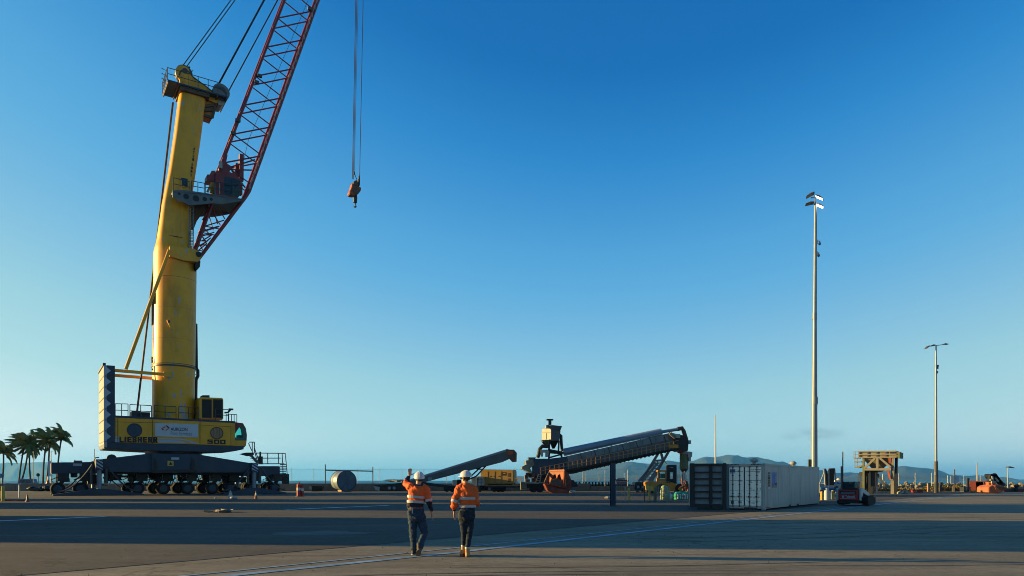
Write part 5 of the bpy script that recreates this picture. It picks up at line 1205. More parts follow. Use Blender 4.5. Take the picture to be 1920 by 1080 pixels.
# dark blue ribbed container beside it
g0 = G(1293, 955)
dc = thing('shipping_container', 'dark blue container showing its ribbed end beside the off-white container', 'container', g0, R(-13.2))
F2 = Fr(g0.x, g0.y, R(-13.2)); W2 = F2.p(1362, 955, 0).x; H2 = F2.p(1300, 868.5, 0).z
MB().bx((.03, .26, .12), (W2 - .03, 6.0, H2 - .03)).build('shell', 'dcont', dc)
mb = MB()
for x in (.14, W2 - .1): mb.box((x, .1, H2 / 2), (.26 if x < 1 else .2, .2, H2))
mb.box((W2 * .58, .08, H2 / 2), (.17, .14, H2 - .1)); mb.build('end_post', 'black', dc, bevel=.015)
mb = MB(); mb.box((W2 / 2, .1, H2 - .08), (W2 - .5, .18, .12)); mb.box((W2 / 2, .1, .14), (W2 - .5, .18, .22)); mb.build('end_beam', 'black', dc)
for k in range(6):
    z0 = .24 + k * (H2 - .42) / 6
    MB().box((W2 / 2, .10, z0 + .03), (W2 - .55, .16, .075)).build('rib', 'black', dc)
    for (x0, x1) in ((.28, W2 * .58 - .09), (W2 * .58 + .09, W2 - .2)):
        MB().box(((x0 + x1) / 2, .23, z0 + .03 + (H2 - .42) / 12), (x1 - x0, .03, (H2 - .42) / 6 - .08)).build('end_panel', 'dcont', dc)
MB().box((.16, .0, .06), (.5, .5, .12)).build('base_plate', 'navy', dc)

# steel column standing by itself
g0 = G(1149, 949); h = sz(949 - 868, g0.y)
sp = thing('steel_post', 'dark blue steel post standing alone on the asphalt', 'post', g0, R(12))
mb = MB(); mb.box((0, .13, h / 2), (.28, .025, h)); mb.box((0, -.13, h / 2), (.28, .025, h)); mb.box((0, 0, h / 2), (.03, .24, h)); mb.build('column', 'navy', sp)
MB().box((0, 0, .02), (.5, .5, .04)).build('base_plate', 'dgrey', sp); MB().box((.12, -.02, h * .5), (.04, .2, h * .98)).build('cable_tray', 'dgrey', sp)

# light masts --------------------------------------------------------------------
def lamp_head(par, c, az, tilt, s, lit, nm='floodlight'):
    rot = Matrix.Rotation(az, 3, 'Z') @ Matrix.Rotation(tilt, 3, 'X'); c = Vector(c); q = lambda x, y, z: c + rot @ Vector((x * s, y * s, z * s))
    b = MB().loft([[q(-.3, -.02, .1), q(.3, -.02, .1), q(.3, .3, .16), q(-.3, .3, .16)], [q(-.42, -.1, 0), q(.42, -.1, 0), q(.42, .9, 0), q(-.42, .9, 0)], [q(-.4, -.08, -.06), q(.4, -.08, -.06), q(.4, .88, -.06), q(-.4, .88, -.06)]]).build(nm, 'dgrey', par)
    MB().add([q(-.37, -.05, -.064), q(.37, -.05, -.064), q(.37, .85, -.064), q(-.37, .85, -.064)], [(0, 3, 2, 1)]).build('lamp_face', 'lamp' if lit else 'cream', b)
    return b
Y = 52.0; bse = Vector(at(1526.5, Y)); k = Y / FPX
lm = thing('light_mast', 'tall light mast behind the off-white container with lit floodlights on top', 'light mast', bse)
zt = EYE + (HZ - 382) * k
MB().path([(0, 0, 0), (.02, 0, 6), (.05, 0, zt * .6), (.1, 0, zt)], [.245, .205, .14, .10], 20).build('pole', 'galv', lm, smooth=60)
MB().tube((0, 0, 0), (0, 0, .06), .5, n=20).build('base_plate', 'dgrey', lm, smooth=30)
for zc, rc in ((7.2, .215), (13.4, .152)): MB().tube((.04, 0, zc), (.045, 0, zc + .5), rc + .012, rc + .006, n=20).build('section_joint', 'galv', lm, smooth=40)
MB().box((0, -.25, 1.1), (.18, .05, .5)).build('access_hatch', 'dgrey', lm)
MB().box((-.33, .05, EYE + (HZ - 873) * k), (.14, .2, .9)).build('cable_box', 'dgrey', lm)
def z_(py): return EYE + (HZ - py) * k
def x_(px): return (px - 1526.5) * k
MB().tube((.1, 0, zt - .1), (.09, 0, z_(366)), .05, n=8).beam((x_(1520), 0, z_(371)), (x_(1536), 0, z_(369)), .06).beam((x_(1521), 0, z_(382)), (x_(1536), 0, z_(383)), .06).build('crossarm', 'dgrey', lm)
lamp_head(lm, (x_(1526), .05, z_(362)), R(70), R(-24), .62, False); lamp_head(lm, (x_(1525), .05, z_(380)), R(75), R(-8), .60, False)
lamp_head(lm, (x_(1530), -.05, z_(368.5)), R(-118), R(-32), .62, True); lamp_head(lm, (x_(1531), -.05, z_(384)), R(-112), R(-30), .60, True)
for (py, px, dz) in ((455, 1538, 1), (477, 1536, 0)):
    cb = MB(); cb.beam((x_(1529), 0, z_(py - 3)), (x_(px), 0, z_(py - 3)), .05); cb.tube((x_(px - 1), 0, z_(py - 3)), (x_(px - 1), 0, z_(py)), .04); cb.box((x_(1530), 0, z_(py - 1)), (.18, .2, .3)); cb = cb.build('camera_bracket', 'white', lm)
    MB().ell((x_(px - 1), 0, z_(py + 2)), (.10, .10, .11), 10, 8).build('camera_dome', 'galv', cb, smooth=60)

Y = 92.0; bse = Vector(at(1755, Y)); k = Y / FPX; x0p = 1755
lm = thing('light_mast', 'light mast with a wide crossarm and shade painted grey on its foot, on the right', 'light mast', bse)
def z2(py): return EYE + (HZ - py) * k
def x2(px): return (px - 1755) * k
MB().path([(0, 0, 0), (0, 0, z2(865)), (0, 0, z2(690)), (0, 0, z2(648))], [.18, .165, .12, .08], 16).build('pole', 'galv', lm, smooth=60)
MB().path([(0, 0, 0), (0, 0, z2(921)), (0, 0, z2(865))], [.27, .27, .225], 16).build('foot_shade', 'dgrey', lm, smooth=60)  # dark casing painted in for the shade on the lower pole
MB().beam((x2(1738), 0, z2(650)), (x2(1778), 0, z2(645)), .08).build('crossarm', 'galv', lm)
lamp_head(lm, (x2(1741), 0, z2(649)), R(100), R(-38), .62, True); lamp_head(lm, (x2(1752), 0, z2(647)), R(80), R(-8), .55, False); lamp_head(lm, (x2(1770), 0, z2(645)), R(-85), R(-5), .55, False)
MB().box((.12, 0, z2(689)), (.3, .2, .35)).ell((x2(1758.5), 0, z2(686)), (.13, .13, .13)).build('camera_dome', 'dgrey', lm); MB().box((.05, 0, z2(698)), (.3, .3, .3)).build('collar', 'galv', lm)
MB().box((x2(1752.5), -.2, z2(888)), (.15, .15, .35)).build('switch_box', 'cream', lm)

def mast(px, Y, top, r, m, label, nm='mast', lamp=None):
    k = Y / FPX; b = Vector(at(px, Y)); t = thing(nm, label, 'mast' if lamp is None else 'light mast', b); z = EYE + (HZ - top) * k
    MB().path([(0, 0, 0), (0, 0, z * .6), (0, 0, z)], [r, r * .8, r * .5], 10).build('pole', m, t, smooth=60)
    MB().tube((0, 0, 0), (0, 0, .08), r * 2, n=10).build('base_plate', 'dgrey', t)
    if lamp: lamp_head(t, (0, 0, z), R(-90), R(-5), lamp, False)
    return t
mast(1341.5, 62, 778, .085, 'white', 'thin pale mast rising behind the dark blue container')
mast(1832.5, 105, 868, .12, 'cream', 'thin pale mast behind the red container')
mast(1889.5, 110, 876, .11, 'galv', 'small lamp post beside the orange grab at far right', 'lamp_post', .9)
b = Vector(at(1578.8, 95)); k = 95 / FPX
mt = thing('exhaust_stack', 'dark stepped pipe standing behind the red skid loader', 'pipe', b)
MB().tube((0, 0, 0), (0, 0, EYE + (HZ - 874) * k), .17, n=12).build('casing', 'dgrey', mt, smooth=40); MB().tube((.1, 0, 2), (.1, 0, EYE + (HZ - 847) * k), .075, n=10).build('pipe', 'black', mt, smooth=40)

# compact track loader, seen from behind --------------------------------------------
g0 = G(1597, 949)
sk_ = thing('skid_loader', 'small red and white skid loader parked with its back to the camera', 'skid loader', g0, R(-42))
F3 = Fr(g0.x, g0.y, R(-42)); p = F3.p
a = p(1572, 918, 0); b = p(1609, 938, 0); zt_, zb_ = a.z, b.z; xl_, xr_ = a.x, b.x
MB().bx((xl_, 0, zb_), (xr_, .5, zt_)).build('rear_door', 'red', sk_, bevel=.03)
rd = MB(); rd.bx((xl_ + .1, -.012, zt_ - .1), (xr_ - .12, .03, zt_ - .28)); rd.build('grille', 'ink', sk_)
gs = MB()
for k in range(3): gs.bx((xl_ + .15, -.02, zt_ - .15 - k * .045), (xr_ - .2, 0, zt_ - .165 - k * .045))
gs.build('grille_slat', 'palegrey', sk_)
text('Takeuchi', 'lettering', 'palegrey', sk_, (xl_ + .42, -.016, zb_ + .14), (xr_ - xl_) * .48, .17, .02)
mb = MB(); mb.prism([(xl_ + .2, -.012, zb_ + .3), (xl_ + .24, -.012, zb_ + .3), (xl_ + .28, -.012, zb_ + .2), (xl_ + .32, -.012, zb_ + .3), (xl_ + .37, -.012, zb_ + .3), (xl_ + .33, -.012, zb_ + .15), (xl_ + .24, -.012, zb_ + .15)], (0, -.006, 0)); mb.bx((xl_ + .1, -.016, zb_ + .08), (xr_ - .15, -.005, zb_ + .10)); mb.build('emblem', 'palegrey', sk_)
mb = MB(); mb.bx((xl_ - .02, .05, .16), (xr_ + .05, 1.8, zb_)); mb.bx((xl_ + .1, .3, zt_), (xr_ - .1, .9, zt_ + .12)); mb.build('chassis', 'black', sk_, bevel=.04)
MB().bx((xl_ + .02, .5, zb_), (xr_ + .04, 1.7, zt_ - .05)).build('engine_body', 'black', sk_, bevel=.03)
a, b = p(1580, 903, .55), p(1602.5, 917, .55)
cabn = MB()
for x in (a.x, b.x):
    for y in (.55, 1.55): cabn.box((x + (.04 if x == a.x else -.04), y, (a.z + zt_) / 2), (.08, .08, a.z - zt_ + .02))
cabn.bx((a.x - .03, .5, a.z - .08), (b.x + .03, 1.65, a.z)); cabn.bx((a.x, .52, zt_), (b.x, .56, zt_ + .13)); cabn = cabn.build('cab_frame', 'black', sk_, bevel=.015)
MB().bx((a.x + .08, .54, zt_ + .13), (b.x - .08, .56, a.z - .09)).build('rear_window', 'dkglass', cabn); MB().bx((a.x + .01, .6, zt_), (a.x + .03, 1.5, a.z - .09)).bx((b.x - .03, .6, zt_), (b.x - .01, 1.5, a.z - .09)).build('side_window', 'dkglass', cabn)
for (x, w_) in ((xr_ + .04, .12), (xl_ - .16, .12)):
    mb = MB(); mb.prism([(x, .1, zt_ + .10), (x, .1, zb_ - .02), (x, .35, zb_ - .02), (x, .5, zt_ - .2), (x, 1.5, zt_ - .42), (x, 2.0, .5), (x, 2.2, .55), (x, 1.7, zt_ - .2), (x, .5, zt_ + .12)], (w_, 0, 0)); mb.build('lift_arm', 'white', sk_, bevel=.02)
for x in (xr_ + .15, xl_ - .15):
    tk = MB(); prof = [(.42, .06), (.25, .16), (.2, .42), (.3, .60), (.6, .66), (1.5, .62), (1.85, .5), (1.95, .3), (1.8, .08)]
    tk.prism([(x, y, z) for y, z in prof], (.36, 0, 0)); tk = tk.build('track', 'rubber', sk_, bevel=.04)
    lug = MB()
    for k in range(7): lug.box((x + .18, .205 - .005 * k, .12 + k * .075), (.36, .05, .03))
    for k in range(9): lug.box((x + .18, .45 + k * .14, .665 - k * .004), (.36, .05, .03))
    lug.build('track_lug', 'rubber', tk)
MB().bx((xl_ - .2, 2.2, .1), (xr_ + .25, 2.9, .6)).build('bucket', 'dgrey', sk_)

# yellow bollards and the blue hydrant things behind the white container
def bollard(px, py_t, py_b, w, m, label, grp=None, Y=None, nm='bollard'):
    g = G(px, py_b) if Y is None else Vector(at(px, Y)); h = sz(py_b - py_t, g.y) if Y is None else EYE + (HZ - py_t) / FPX * Y
    t = thing(nm, label, 'bollard', g, 0, grp); r = sz(w, g.y) / 2
    MB().tube((0, 0, 0), (0, 0, h - r * .4), r, n=14).ell((0, 0, h - r * .4), (r, r, r * .4), 14, 6).build('post', m, t, smooth=50)
    MB().tube((0, 0, 0), (0, 0, .03), r * 1.8, n=14).build('base_plate', 'dgrey', t)
    return t
bollard(1554.5, 920, 941, 4, 'by', 'yellow bollard left of the red skid loader, nearer the container', 'yellow bollards by the containers', 60)
bollard(1561.5, 919, 941, 4, 'by', 'yellow bollard right beside the red skid loader', 'yellow bollards by the containers', 60)
bollard(1541, 921, 942, 5, 'by', 'yellow bollard at the far end of the off-white container', 'yellow bollards by the containers', 58)
bollard(1179, 915.5, 939, 4.4, 'by', 'yellow bollard in the sun nearest the lone steel post', 'yellow bollards by the containers')
bollard(1217.5, 916, 940, 4.2, 'by', 'yellow bollard in front of the yellow loading machine', 'yellow bollards by the containers')
bollard(1228.5, 913, 940, 6, 'olive', 'yellow bollard beside the wire pen, painted dull olive for shade', 'yellow bollards by the containers')  # yellow post; the shade on it is put into the olive colour
bollard(5.5, 911, 940, 6, 'by', 'yellow bollard at the left edge of the yard', 'yellow bollards by the containers')
hy_ = thing('water_valve', 'pale blue standpipe with blue arms between the yellow bollards', 'standpipe', at(1550, 59)); 
MB().tube((0, 0, 0), (0, 0, 1.0), .2, n=12).build('pipe', 'palegrey', hy_, smooth=40); MB().tube((-.5, 0, .95), (.6, 0, .95), .12, n=10).build('arm', 'blue', hy_, smooth=40)
hv = thing('valve_wheel', 'dark blue pipe elbow behind the yellow bollards', 'pipe', at(1567, 61)); MB().path([(-.3, 0, 0), (-.3, 0, .7), (.2, 0, .9), (.7, 0, .8)], .14, 10).build('pipe', 'blue', hv, smooth=40); MB().disc((.0, -.1, .9), .25, (0, 1, 0), .05).build('wheel', 'navy', hv)
# ------------------------------------------------------------------ far side of the yard
def near_thing(name, label, cat, px, Y, rz=0.0, grp=None):
    X = (px - 960) / FPX * Y; t = thing(name, label, cat, (X, Y, 0), rz, grp); return t, Fr(X, Y, rz)

# low concrete wall in lengths along the far edge
WY = 109.0
wl = thing('sea_wall', 'low weathered concrete wall running along the far edge of the yard', 'wall', (-40, WY, 0))
x = -140.0; k = 0; random.seed(5)
while x < 58:
    h = 1.17 if x < 12 else 0.75; w = 4.0
    MB().box((x + 40 + w / 2, random.uniform(-.03, .03), h / 2), (w - .04, .45, h)).build('wall_block', 'concrete_wall', wl, bevel=.03); x += w
# chain-link fence on the water side of the wall
def fence(name, label, pts, h, sp, z0=0.0, mesh=True, pr=.04, cat='fence', step=.16, r=.004):
    f = thing(name, label, cat, (*pts[0], 0)); o = Vector((*pts[0], 0)); wm = MB()
    for a, b in zip(pts[:-1], pts[1:]):
        a, b = Vector((*a, 0)) - o, Vector((*b, 0)) - o; d = b - a; n = max(1, round(d.length / sp)); dn = d.normalized(); pn = Vector((-dn.y, dn.x, 0))
        for i in range(n + 1):
            p = a + d * i / n; MB().tube(p + Vector((0, 0, z0)), p + Vector((0, 0, h + random.uniform(-.2, .25))), pr, n=6).build('post', 'wire', f)
        for z in (h - .1, z0 + .15):
            wm.beam(a + Vector((0, 0, z)), b + Vector((0, 0, z)), .02, .02)
        if mesh:
            H = h - .1 - z0; L = d.length; s = -H
            while s < L:
                for sg in (1, -1):
                    t0, t1 = max(0, s), min(L, s + H)
                    if t1 <= t0: continue
                    za, zb = (t0 - s), (t1 - s)
                    if sg < 0: za, zb = H - za, H - zb
                    p0, p1 = a + dn * t0 + Vector((0, 0, z0 + za)), a + dn * t1 + Vector((0, 0, z0 + zb))
                    wm.add([p0 - Vector((r, 0, 0)), p0 + Vector((r, 0, 0)), p1 + Vector((r, 0, 0)), p1 - Vector((r, 0, 0))], [(0, 1, 2, 3)])
                s += step
    o2 = wm.build('wire_mesh', 'wire', f); o2['kind'] = 'stuff'
    return f
fence('chain_link_fence', 'tall chain-link fence along the sea behind the low wall', [(-42, 113), (-14, 113), (22, 113)], 3.5, 3.7, step=.25)
ft = thing('fence_gate_bar', 'dark rail held up between two fence posts behind the drum', 'rail', at(610, 112.6)); k = 112.6 / FPX
zt = EYE + (HZ - 881.5) * k; zb = EYE + (HZ - 883.5) * k; w = (699 - 610) * k
MB().tube((0, 0, zt), (w, 0, zb), .09, n=8).build('bar', 'dgrey', ft); MB().tube((0, 0, 0), (0, 0, zt + .9), .08, n=8).build('post', 'dgrey', ft); MB().tube((w, 0, 0), (w, 0, zb + .7), .08, n=8).build('post', 'dgrey', ft)

# big drum lying on the yard
dY = 103.0; dr, D = near_thing('steel_drum', 'large drum lying on its side with a blue end cover, by the sea wall', 'drum', 650, dY, R(36))
k = dY / FPX; rad = 20 * k
body = MB(); prof = [(-.0, rad * .97), (.15, rad), (.2, rad * .97), (1.3, rad * .97), (1.38, rad * 1.0), (1.46, rad * .97), (2.3, rad * .97), (2.35, rad)]
body.loft([[Vector((-r * math.cos(t), 1 * d, rad + r * math.sin(t))) for t in [6.283185 * j / 36 for j in range(36)]] for d, r in prof], cap=False)
body.build('shell', 'galv', dr, smooth=40)
MB().tube((0, .06, rad), (0, .02, rad), rad * .94, n=36).build('end_cover', 'navy', dr, smooth=30)
M['endblue'] = mat('end_cover_blue', (0.045, 0.10, 0.15), 0.5, var=.25, scale=1.2)
MB().tube((0, .02, rad), (0, -.03, rad), rad * .92, n=36).build('end_disc', 'endblue', dr, smooth=30)
rb = MB()
for j in range(8): t = 6.283 * j / 8 + .2; rb.beam((.15 * math.cos(t), -.05, rad + .15 * math.sin(t)), (rad * .85 * math.cos(t), -.05, rad + rad * .85 * math.sin(t)), .05, .05)
rb.path([(rad * .95 * math.cos(t), -.03, rad + rad * .95 * math.sin(t)) for t in [6.283185 * j / 36 for j in range(37)]], .06, 6, cap=False); rb.build('end_rib', 'navy', dr)
MB().box((-.6, .8, .12), (.4, 1.6, .24)).box((.7, .8, .12), (.4, 1.6, .24)).build('chock', 'wood', dr)
bk, Bk = near_thing('bucket', 'small black loader bucket resting by the drum', 'bucket', 592, 104)
p = Bk.p; mb = MB(); mb.prism([p(580, 911), p(605, 911), p(603, 921), p(584, 921.5)], (0, 1.0, 0)); mb.build('shell', 'black', bk, bevel=.06); MB().prism([p(580, 911.5, -.02), p(584, 912, -.02), p(585, 920, -.02), p(579, 916, -.02)], (0, .3, 0)).build('cutting_edge', 'cream', bk)

# red posts, cones and odd bits in front of the crane
def cone(px, py, h, label, m='rust', z=0.0, Y=None, white=True):
    g = G(px, py) if Y is None else Vector(at(px, Y)); t = thing('traffic_cone', label, 'traffic cone', g + Vector((0, 0, z)), random.random(), 'traffic cones'); s = h / .75
    MB().box((0, 0, .02 * s), (.36 * s, .36 * s, .04 * s)).build('base', m if white else 'red', t); MB().tube((0, 0, .04 * s), (0, 0, .75 * s), .14 * s, .03 * s, n=14).build('cone', m if white else 'dgrey', t, smooth=50)
    if white: MB().tube((0, 0, .34 * s), (0, 0, .54 * s), .108 * s, .073 * s, n=14).build('white_band', 'white', t, smooth=50)
cone(480, 936, .72, 'orange traffic cone before the right outrigger pad of the crane'); cone(51.5, 941, .62, 'dark topped cone with a red base near the left edge', white=False)
cone(90, 905.5, 1.1, 'red and white cone standing on the sea wall by the palms', 'red', 1.17, 109.0)
for px, r_, m, lab, hh in ((560.5, .22, 'red', 'red post with a white band, left of the pair near the crane', 1.24), (567, .13, 'red', 'slim pinkish red post, right of the pair near the crane', 1.15)):
    t = thing('marker_post', lab, 'marker post', G(px, 931), 0, 'red marker posts'); MB().tube((0, 0, 0), (0, 0, hh), r_, n=14).build('post', m, t, smooth=40); MB().tube((0, 0, hh * .5), (0, 0, hh * .72), r_ + .008, n=14).build('white_band', 'white', t, smooth=40)
    MB().tube((0, 0, 0), (0, 0, .05), r_ * 1.5, n=14).build('base', 'dgrey', t); 
    if r_ > .2: MB().tube((0, 0, hh), (0, 0, hh + .12), .05, n=8).ell((0, 0, hh + .15), (.09, .09, .09)).build('cap', 'red', t)
g = G(432, 936); t = thing('warning_stand', 'small white folding stand beside a yellow lump under the crane', 'sign stand', g); mb = MB(); mb.beam((-.22, 0, 0), (0, 0, .75), .09, .05); mb.beam((.22, 0, 0), (0, 0, .75), .09, .05); mb.prism([(-.12, -.06, .1), (.12, -.06, .1), (0, -.02, .6)], (0, .03, 0)); mb.build('leg', 'white', t)
t = thing('sandbag', 'pale yellow sandbag beside the small white stand', 'sandbag', G(437.5, 936)); MB().ell((0, 0, .13), (.3, .2, .14)).ell((.2, 0, .09), (.2, .17, .09)).build('bag', 'cream', t, smooth=60)
g = G(36, 933); t = thing('guide_post', 'short pale post with a small round top near the left edge', 'post', g); MB().tube((0, 0, 0), (0, 0, 1.25), .07, n=10).build('post', 'white', t); MB().box((0, 0, 1.3), (.22, .12, .14)).build('reflector', 'palegrey', t)
t = thing('fire_hose', 'dull red hose lying on the asphalt near the left edge', 'hose', G(28, 940)); MB().path([(-1.0, 0, .05), (-.4, .3, .05), (.2, -.1, .05), (.6, .2, .05), (.9, 0, .05)], .05, 6).build('hose', 'red', t)
# heap of netting by the wall and scraps in the middle of the yard
random.seed(21)
t = thing('netting_heap', 'dark crumpled heap of netting against the sea wall at left', 'heap', at(77, 106.5)); mb = MB()
for k in range(16): mb.ell((random.uniform(-1.4, 1.5), random.uniform(-.3, .3), .2 + random.random() * .35), (random.uniform(.3, .6), .4, random.uniform(.2, .35)), 8, 6)
o = bake(mb, 'net', 'black', t, .07, .12, 4); 
t = thing('scrap_pile', 'small pile of broken planks and rubble lying on the asphalt seam', 'debris', G(403, 961)); 
for k in range(9):
    rot = Matrix.Rotation(random.uniform(-.6, .6), 3, 'Z') @ Matrix.Rotation(random.uniform(-.25, .25), 3, 'Y')
    MB().box((random.uniform(-.5, .9), random.uniform(-.3, .3), .06 + random.random() * .05), (random.uniform(.2, .7), random.uniform(.06, .2), random.uniform(.04, .13)), rot=rot).build('plank', random.choice(['wood', 'brown', 'cream', 'dgrey', 'dgrey']), t)
def stone(px, py, s, m, lab):
    t = thing('rubble_block', lab, 'rubble', G(px, py)); MB().ell((0, 0, s * .35), (s, s * .6, s * .4), 7, 5).build('block', m, t)
stone(1141, 936, .38, 'cream', 'small pale block on the ground left of the lone steel post'); stone(1074, 924.5, .5, 'white', 'white sack on the ground by the rusty orange grab'); stone(404, 935, .15, 'cream', 'tiny pale stone on the yard under the crane')

# small mobile conveyor -----------------------------------------------------------
Y = 100.0; cv, Q = near_thing('mobile_conveyor', 'small dark mobile conveyor sloping up to the right behind the two workers', 'conveyor', 830, Y, R(-4)); p = Q.p
mb = MB(); mb.prism([p(757, 904), p(950, 843), p(962, 846), p(962, 856), p(940, 866), p(800, 902), p(757, 913)], (0, 1.8, 0)); mb.build('belt_frame', 'conv', cv, bevel=.04)
mb = MB(); mb.prism([p(752, 904, -.05), p(952, 841.5, -.05), p(953, 845, -.05), p(760, 905, -.05)], (0, 1.9, 0)); mb.build('belt_edge', 'galv', cv)
mb = MB(); mb.prism([p(948, 843, -.1), p(963, 843, -.1), p(967.5, 848, -.1), p(967, 865, -.1), p(960, 866, -.1), p(951, 856, -.1)], (0, 2.0, 0)); mb.build('discharge_hood', 'brown', cv); MB().prism([p(952, 846, -.14), p(962, 845, -.14), p(962, 852, -.14), p(953, 854, -.14)], (0, .04, 0)).build('hood_panel', 'rust', cv)
mb = MB()
for a, b in (((912, 866), (884, 892)), ((918, 866), (893, 893)), ((903, 871), (912, 872)), ((893, 879), (903, 880)), ((893, 893), (870, 903))): mb.beam(p(*a, .3), p(*b, .3), .18, .18); mb.beam(p(*a, 1.5), p(*b, 1.5), .16, .16)
mb.build('support_leg', 'black', cv)
mb = MB(); mb.prism([p(785, 903, .2), p(855, 911.5, .2), p(900, 914, .2), p(900, 917.5, .2), p(850, 916.5, .2), p(785, 908, .2)], (0, 1.3, 0)); mb.build('chassis_beam', 'black', cv)
mb = MB(); mb.prism([p(701, 910, -.4), p(720, 908.5, -.4), p(752, 905, -.4), p(768, 903, -.4), p(770, 915, -.4), p(760, 920, -.4), p(712, 921, -.4)], (0, 2.4, 0)); mb.build('feed_hopper', 'black', cv, bevel=.05)
MB().prism([p(701.5, 911.5, -.45), p(712, 913, -.45), p(711, 920.5, -.45), p(703, 918, -.45)], (0, .3, 0)).build('hopper_lip', 'cream', cv)
for px in (730, 739): c = p(px, 915, -.45); MB().tube((c.x, -.5, c.z), (c.x, -.4, c.z), .22, n=12).build('hub_cap', 'galv', cv)
for px in (838, 848): c = p(px, 916, .1); MB().tube((c.x, -.1, .5), (c.x, .3, .5), .45, n=16).build('wheel', 'rubber', cv, smooth=40)
for px in (806, ): c = p(px, 898, -.06); MB().tube((c.x, -.08, c.z), (c.x, 0, c.z), .3, n=12).build('hub_cap', 'galv', cv)
t, Q2 = near_thing('timber_heap', 'low heap of brownish timber on top of the conveyor feed end', 'timber', 745, 101.2); random.seed(2); zt = Q2.p(745, 905).z
for k in range(6): MB().box((random.uniform(-1.4, 1.4), random.uniform(.1, .6), zt + .12 + .05 * k), (1.6, .22, .16), rot=Matrix.Rotation(random.uniform(-.5, .5), 3, 'Z')).build('plank', random.choice(['brown', 'wood', 'cream']), t)

# flat trailer with generator and pallets of white tanks
Y = 101.0; tl, Q = near_thing('flat_trailer', 'long dark flatbed trailer carrying the tan generator', 'trailer', 935, Y + 1, R(-14)); p = Q.p
MB().prism([p(884, 910.5), p(1012, 911), p(1012, 914.5), p(884, 914)], (0, 2.6, 0)).build('deck', 'black', tl); MB().beam(p(893, 910.3, -.03), p(985, 910.6, -.03), .05, .09).build('deck_edge', 'orange', tl)
for px in (927, 935, 942):
    for y in (.25, 2.2): c = p(px, 917, y); MB().tube((c.x, y - .18, .48), (c.x, y + .18, .48), .48, n=18).build('wheel', 'rubber', tl, smooth=40)
MB().box(p(898, 916, .8), (.3, 1.2, .9)).box(p(906, 915.5, .8), (1.0, 1.6, .5)).build('landing_leg', 'black', tl)
fr2 = MB()
for a, b in (((962, 897), (978, 897)), ((962, 897), (962, 911)), ((970, 897), (970, 911)), ((978, 897), (978, 911)), ((962, 904), (978, 904))): fr2.beam(p(*a, .2), p(*b, .2), .06)
fr2.build('side_rail', 'cat', tl)
gn, Q = near_thing('generator', 'tan yellow generator housing standing on the flatbed trailer', 'generator', 932, Y + 1.2, R(-14)); p = Q.p
a = p(901, 881); b = p(962.5, 906.5)
gz = p(932, 910.5).z
gb = MB().prism([p(903, 880), p(962.5, 881), p(963, 905, 0), p(960, 907, 0), p(908, 907, 0), p(901, 893, 0), p(901, 883)], (0, 2.0, 0)).build('housing', 'cat', gn, bevel=.08)
MB().bx((p(910, 0).x, .2, gz), (p(960, 0).x, 1.9, p(910, 906.5).z)).build('skid', 'black', gn)
a, b = p(942, 885.5), p(949, 891.5); MB().bx((a.x, -.02, b.z), (b.x, .01, a.z)).build('label_plate', 'ink', gb); MB().bx((a.x + .1, -.03, b.z + .25), (b.x - .08, -.01, b.z + .36)).build('label_stripe', 'by', gb)
a, b = p(952, 887), p(957, 894); MB().bx((a.x, -.02, b.z), (b.x, .01, a.z)).build('vent', 'brown', gb); a, b = p(952, 897), p(957, 904); MB().bx((a.x, -.02, b.z), (b.x, .01, a.z)).build('vent', 'brown', gb)
dl_ = MB()
for px in (915, 928, 940): dl_.beam(p(px, 884, -.01), p(px, 906, -.01), .03, .03)
for px in (919, 926, 935, 937): dl_.box(p(px, 893, -.02), (.12, .04, .12))
dl_.build('door_joint', 'brown', gb)
for k, (px, y0, y1) in enumerate(((889, 894.5, 910.3), (900.5, 893.5, 910.3))):
    t, Q = near_thing('liquid_tote', ('caged white plastic tank on the trailer, left of the pair by the generator', 'caged white plastic tank on the trailer, right beside the generator')[k], 'tank', px, Y + .9, R(-14), 'caged tanks on the trailer'); p = Q.p
    a, b = p(px - 5, y0), p(px + 4.8, y1); MB().bx((a.x, 0, b.z), (b.x, .9, a.z)).build('tank', 'hat', t, bevel=.05)
    c = MB(); n = 4
    for i in range(n + 1): xx = a.x + (b.x - a.x) * i / n; c.beam((xx, -.03, a.z), (xx, -.03, b.z), .05)
    for i in range(4): zz = b.z + (a.z - b.z) * i / 3; c.beam((a.x, -.03, zz), (b.x, -.03, zz), .05)
    c.build('cage', 'galv', t)
t, Q = near_thing('pump_unit', 'small white pump cabinet on the trailer behind the workers', 'cabinet', 852, Y + 1.2); p = Q.p; a, b = p(848, 900), p(857, 911); MB().bx((a.x, 0, b.z), (b.x, .8, a.z)).build('cabinet', 'white', t, bevel=.05); MB().box(p(861, 905, .3), (.6, .5, .9)).build('motor', 'black', t); MB().tube(p(853, 901, .3), p(853, 890, .3), .03).build('aerial', 'dgrey', t); MB().box(p(853, 912, .5), (1.8, 1.0, .2)).tube(p(848, 913, .5), (p(848, 913, .5).x, .5, 0), .08).tube(p(858, 913, .5), (p(858, 913, .5).x, .5, 0), .08).build('stand', 'black', t)

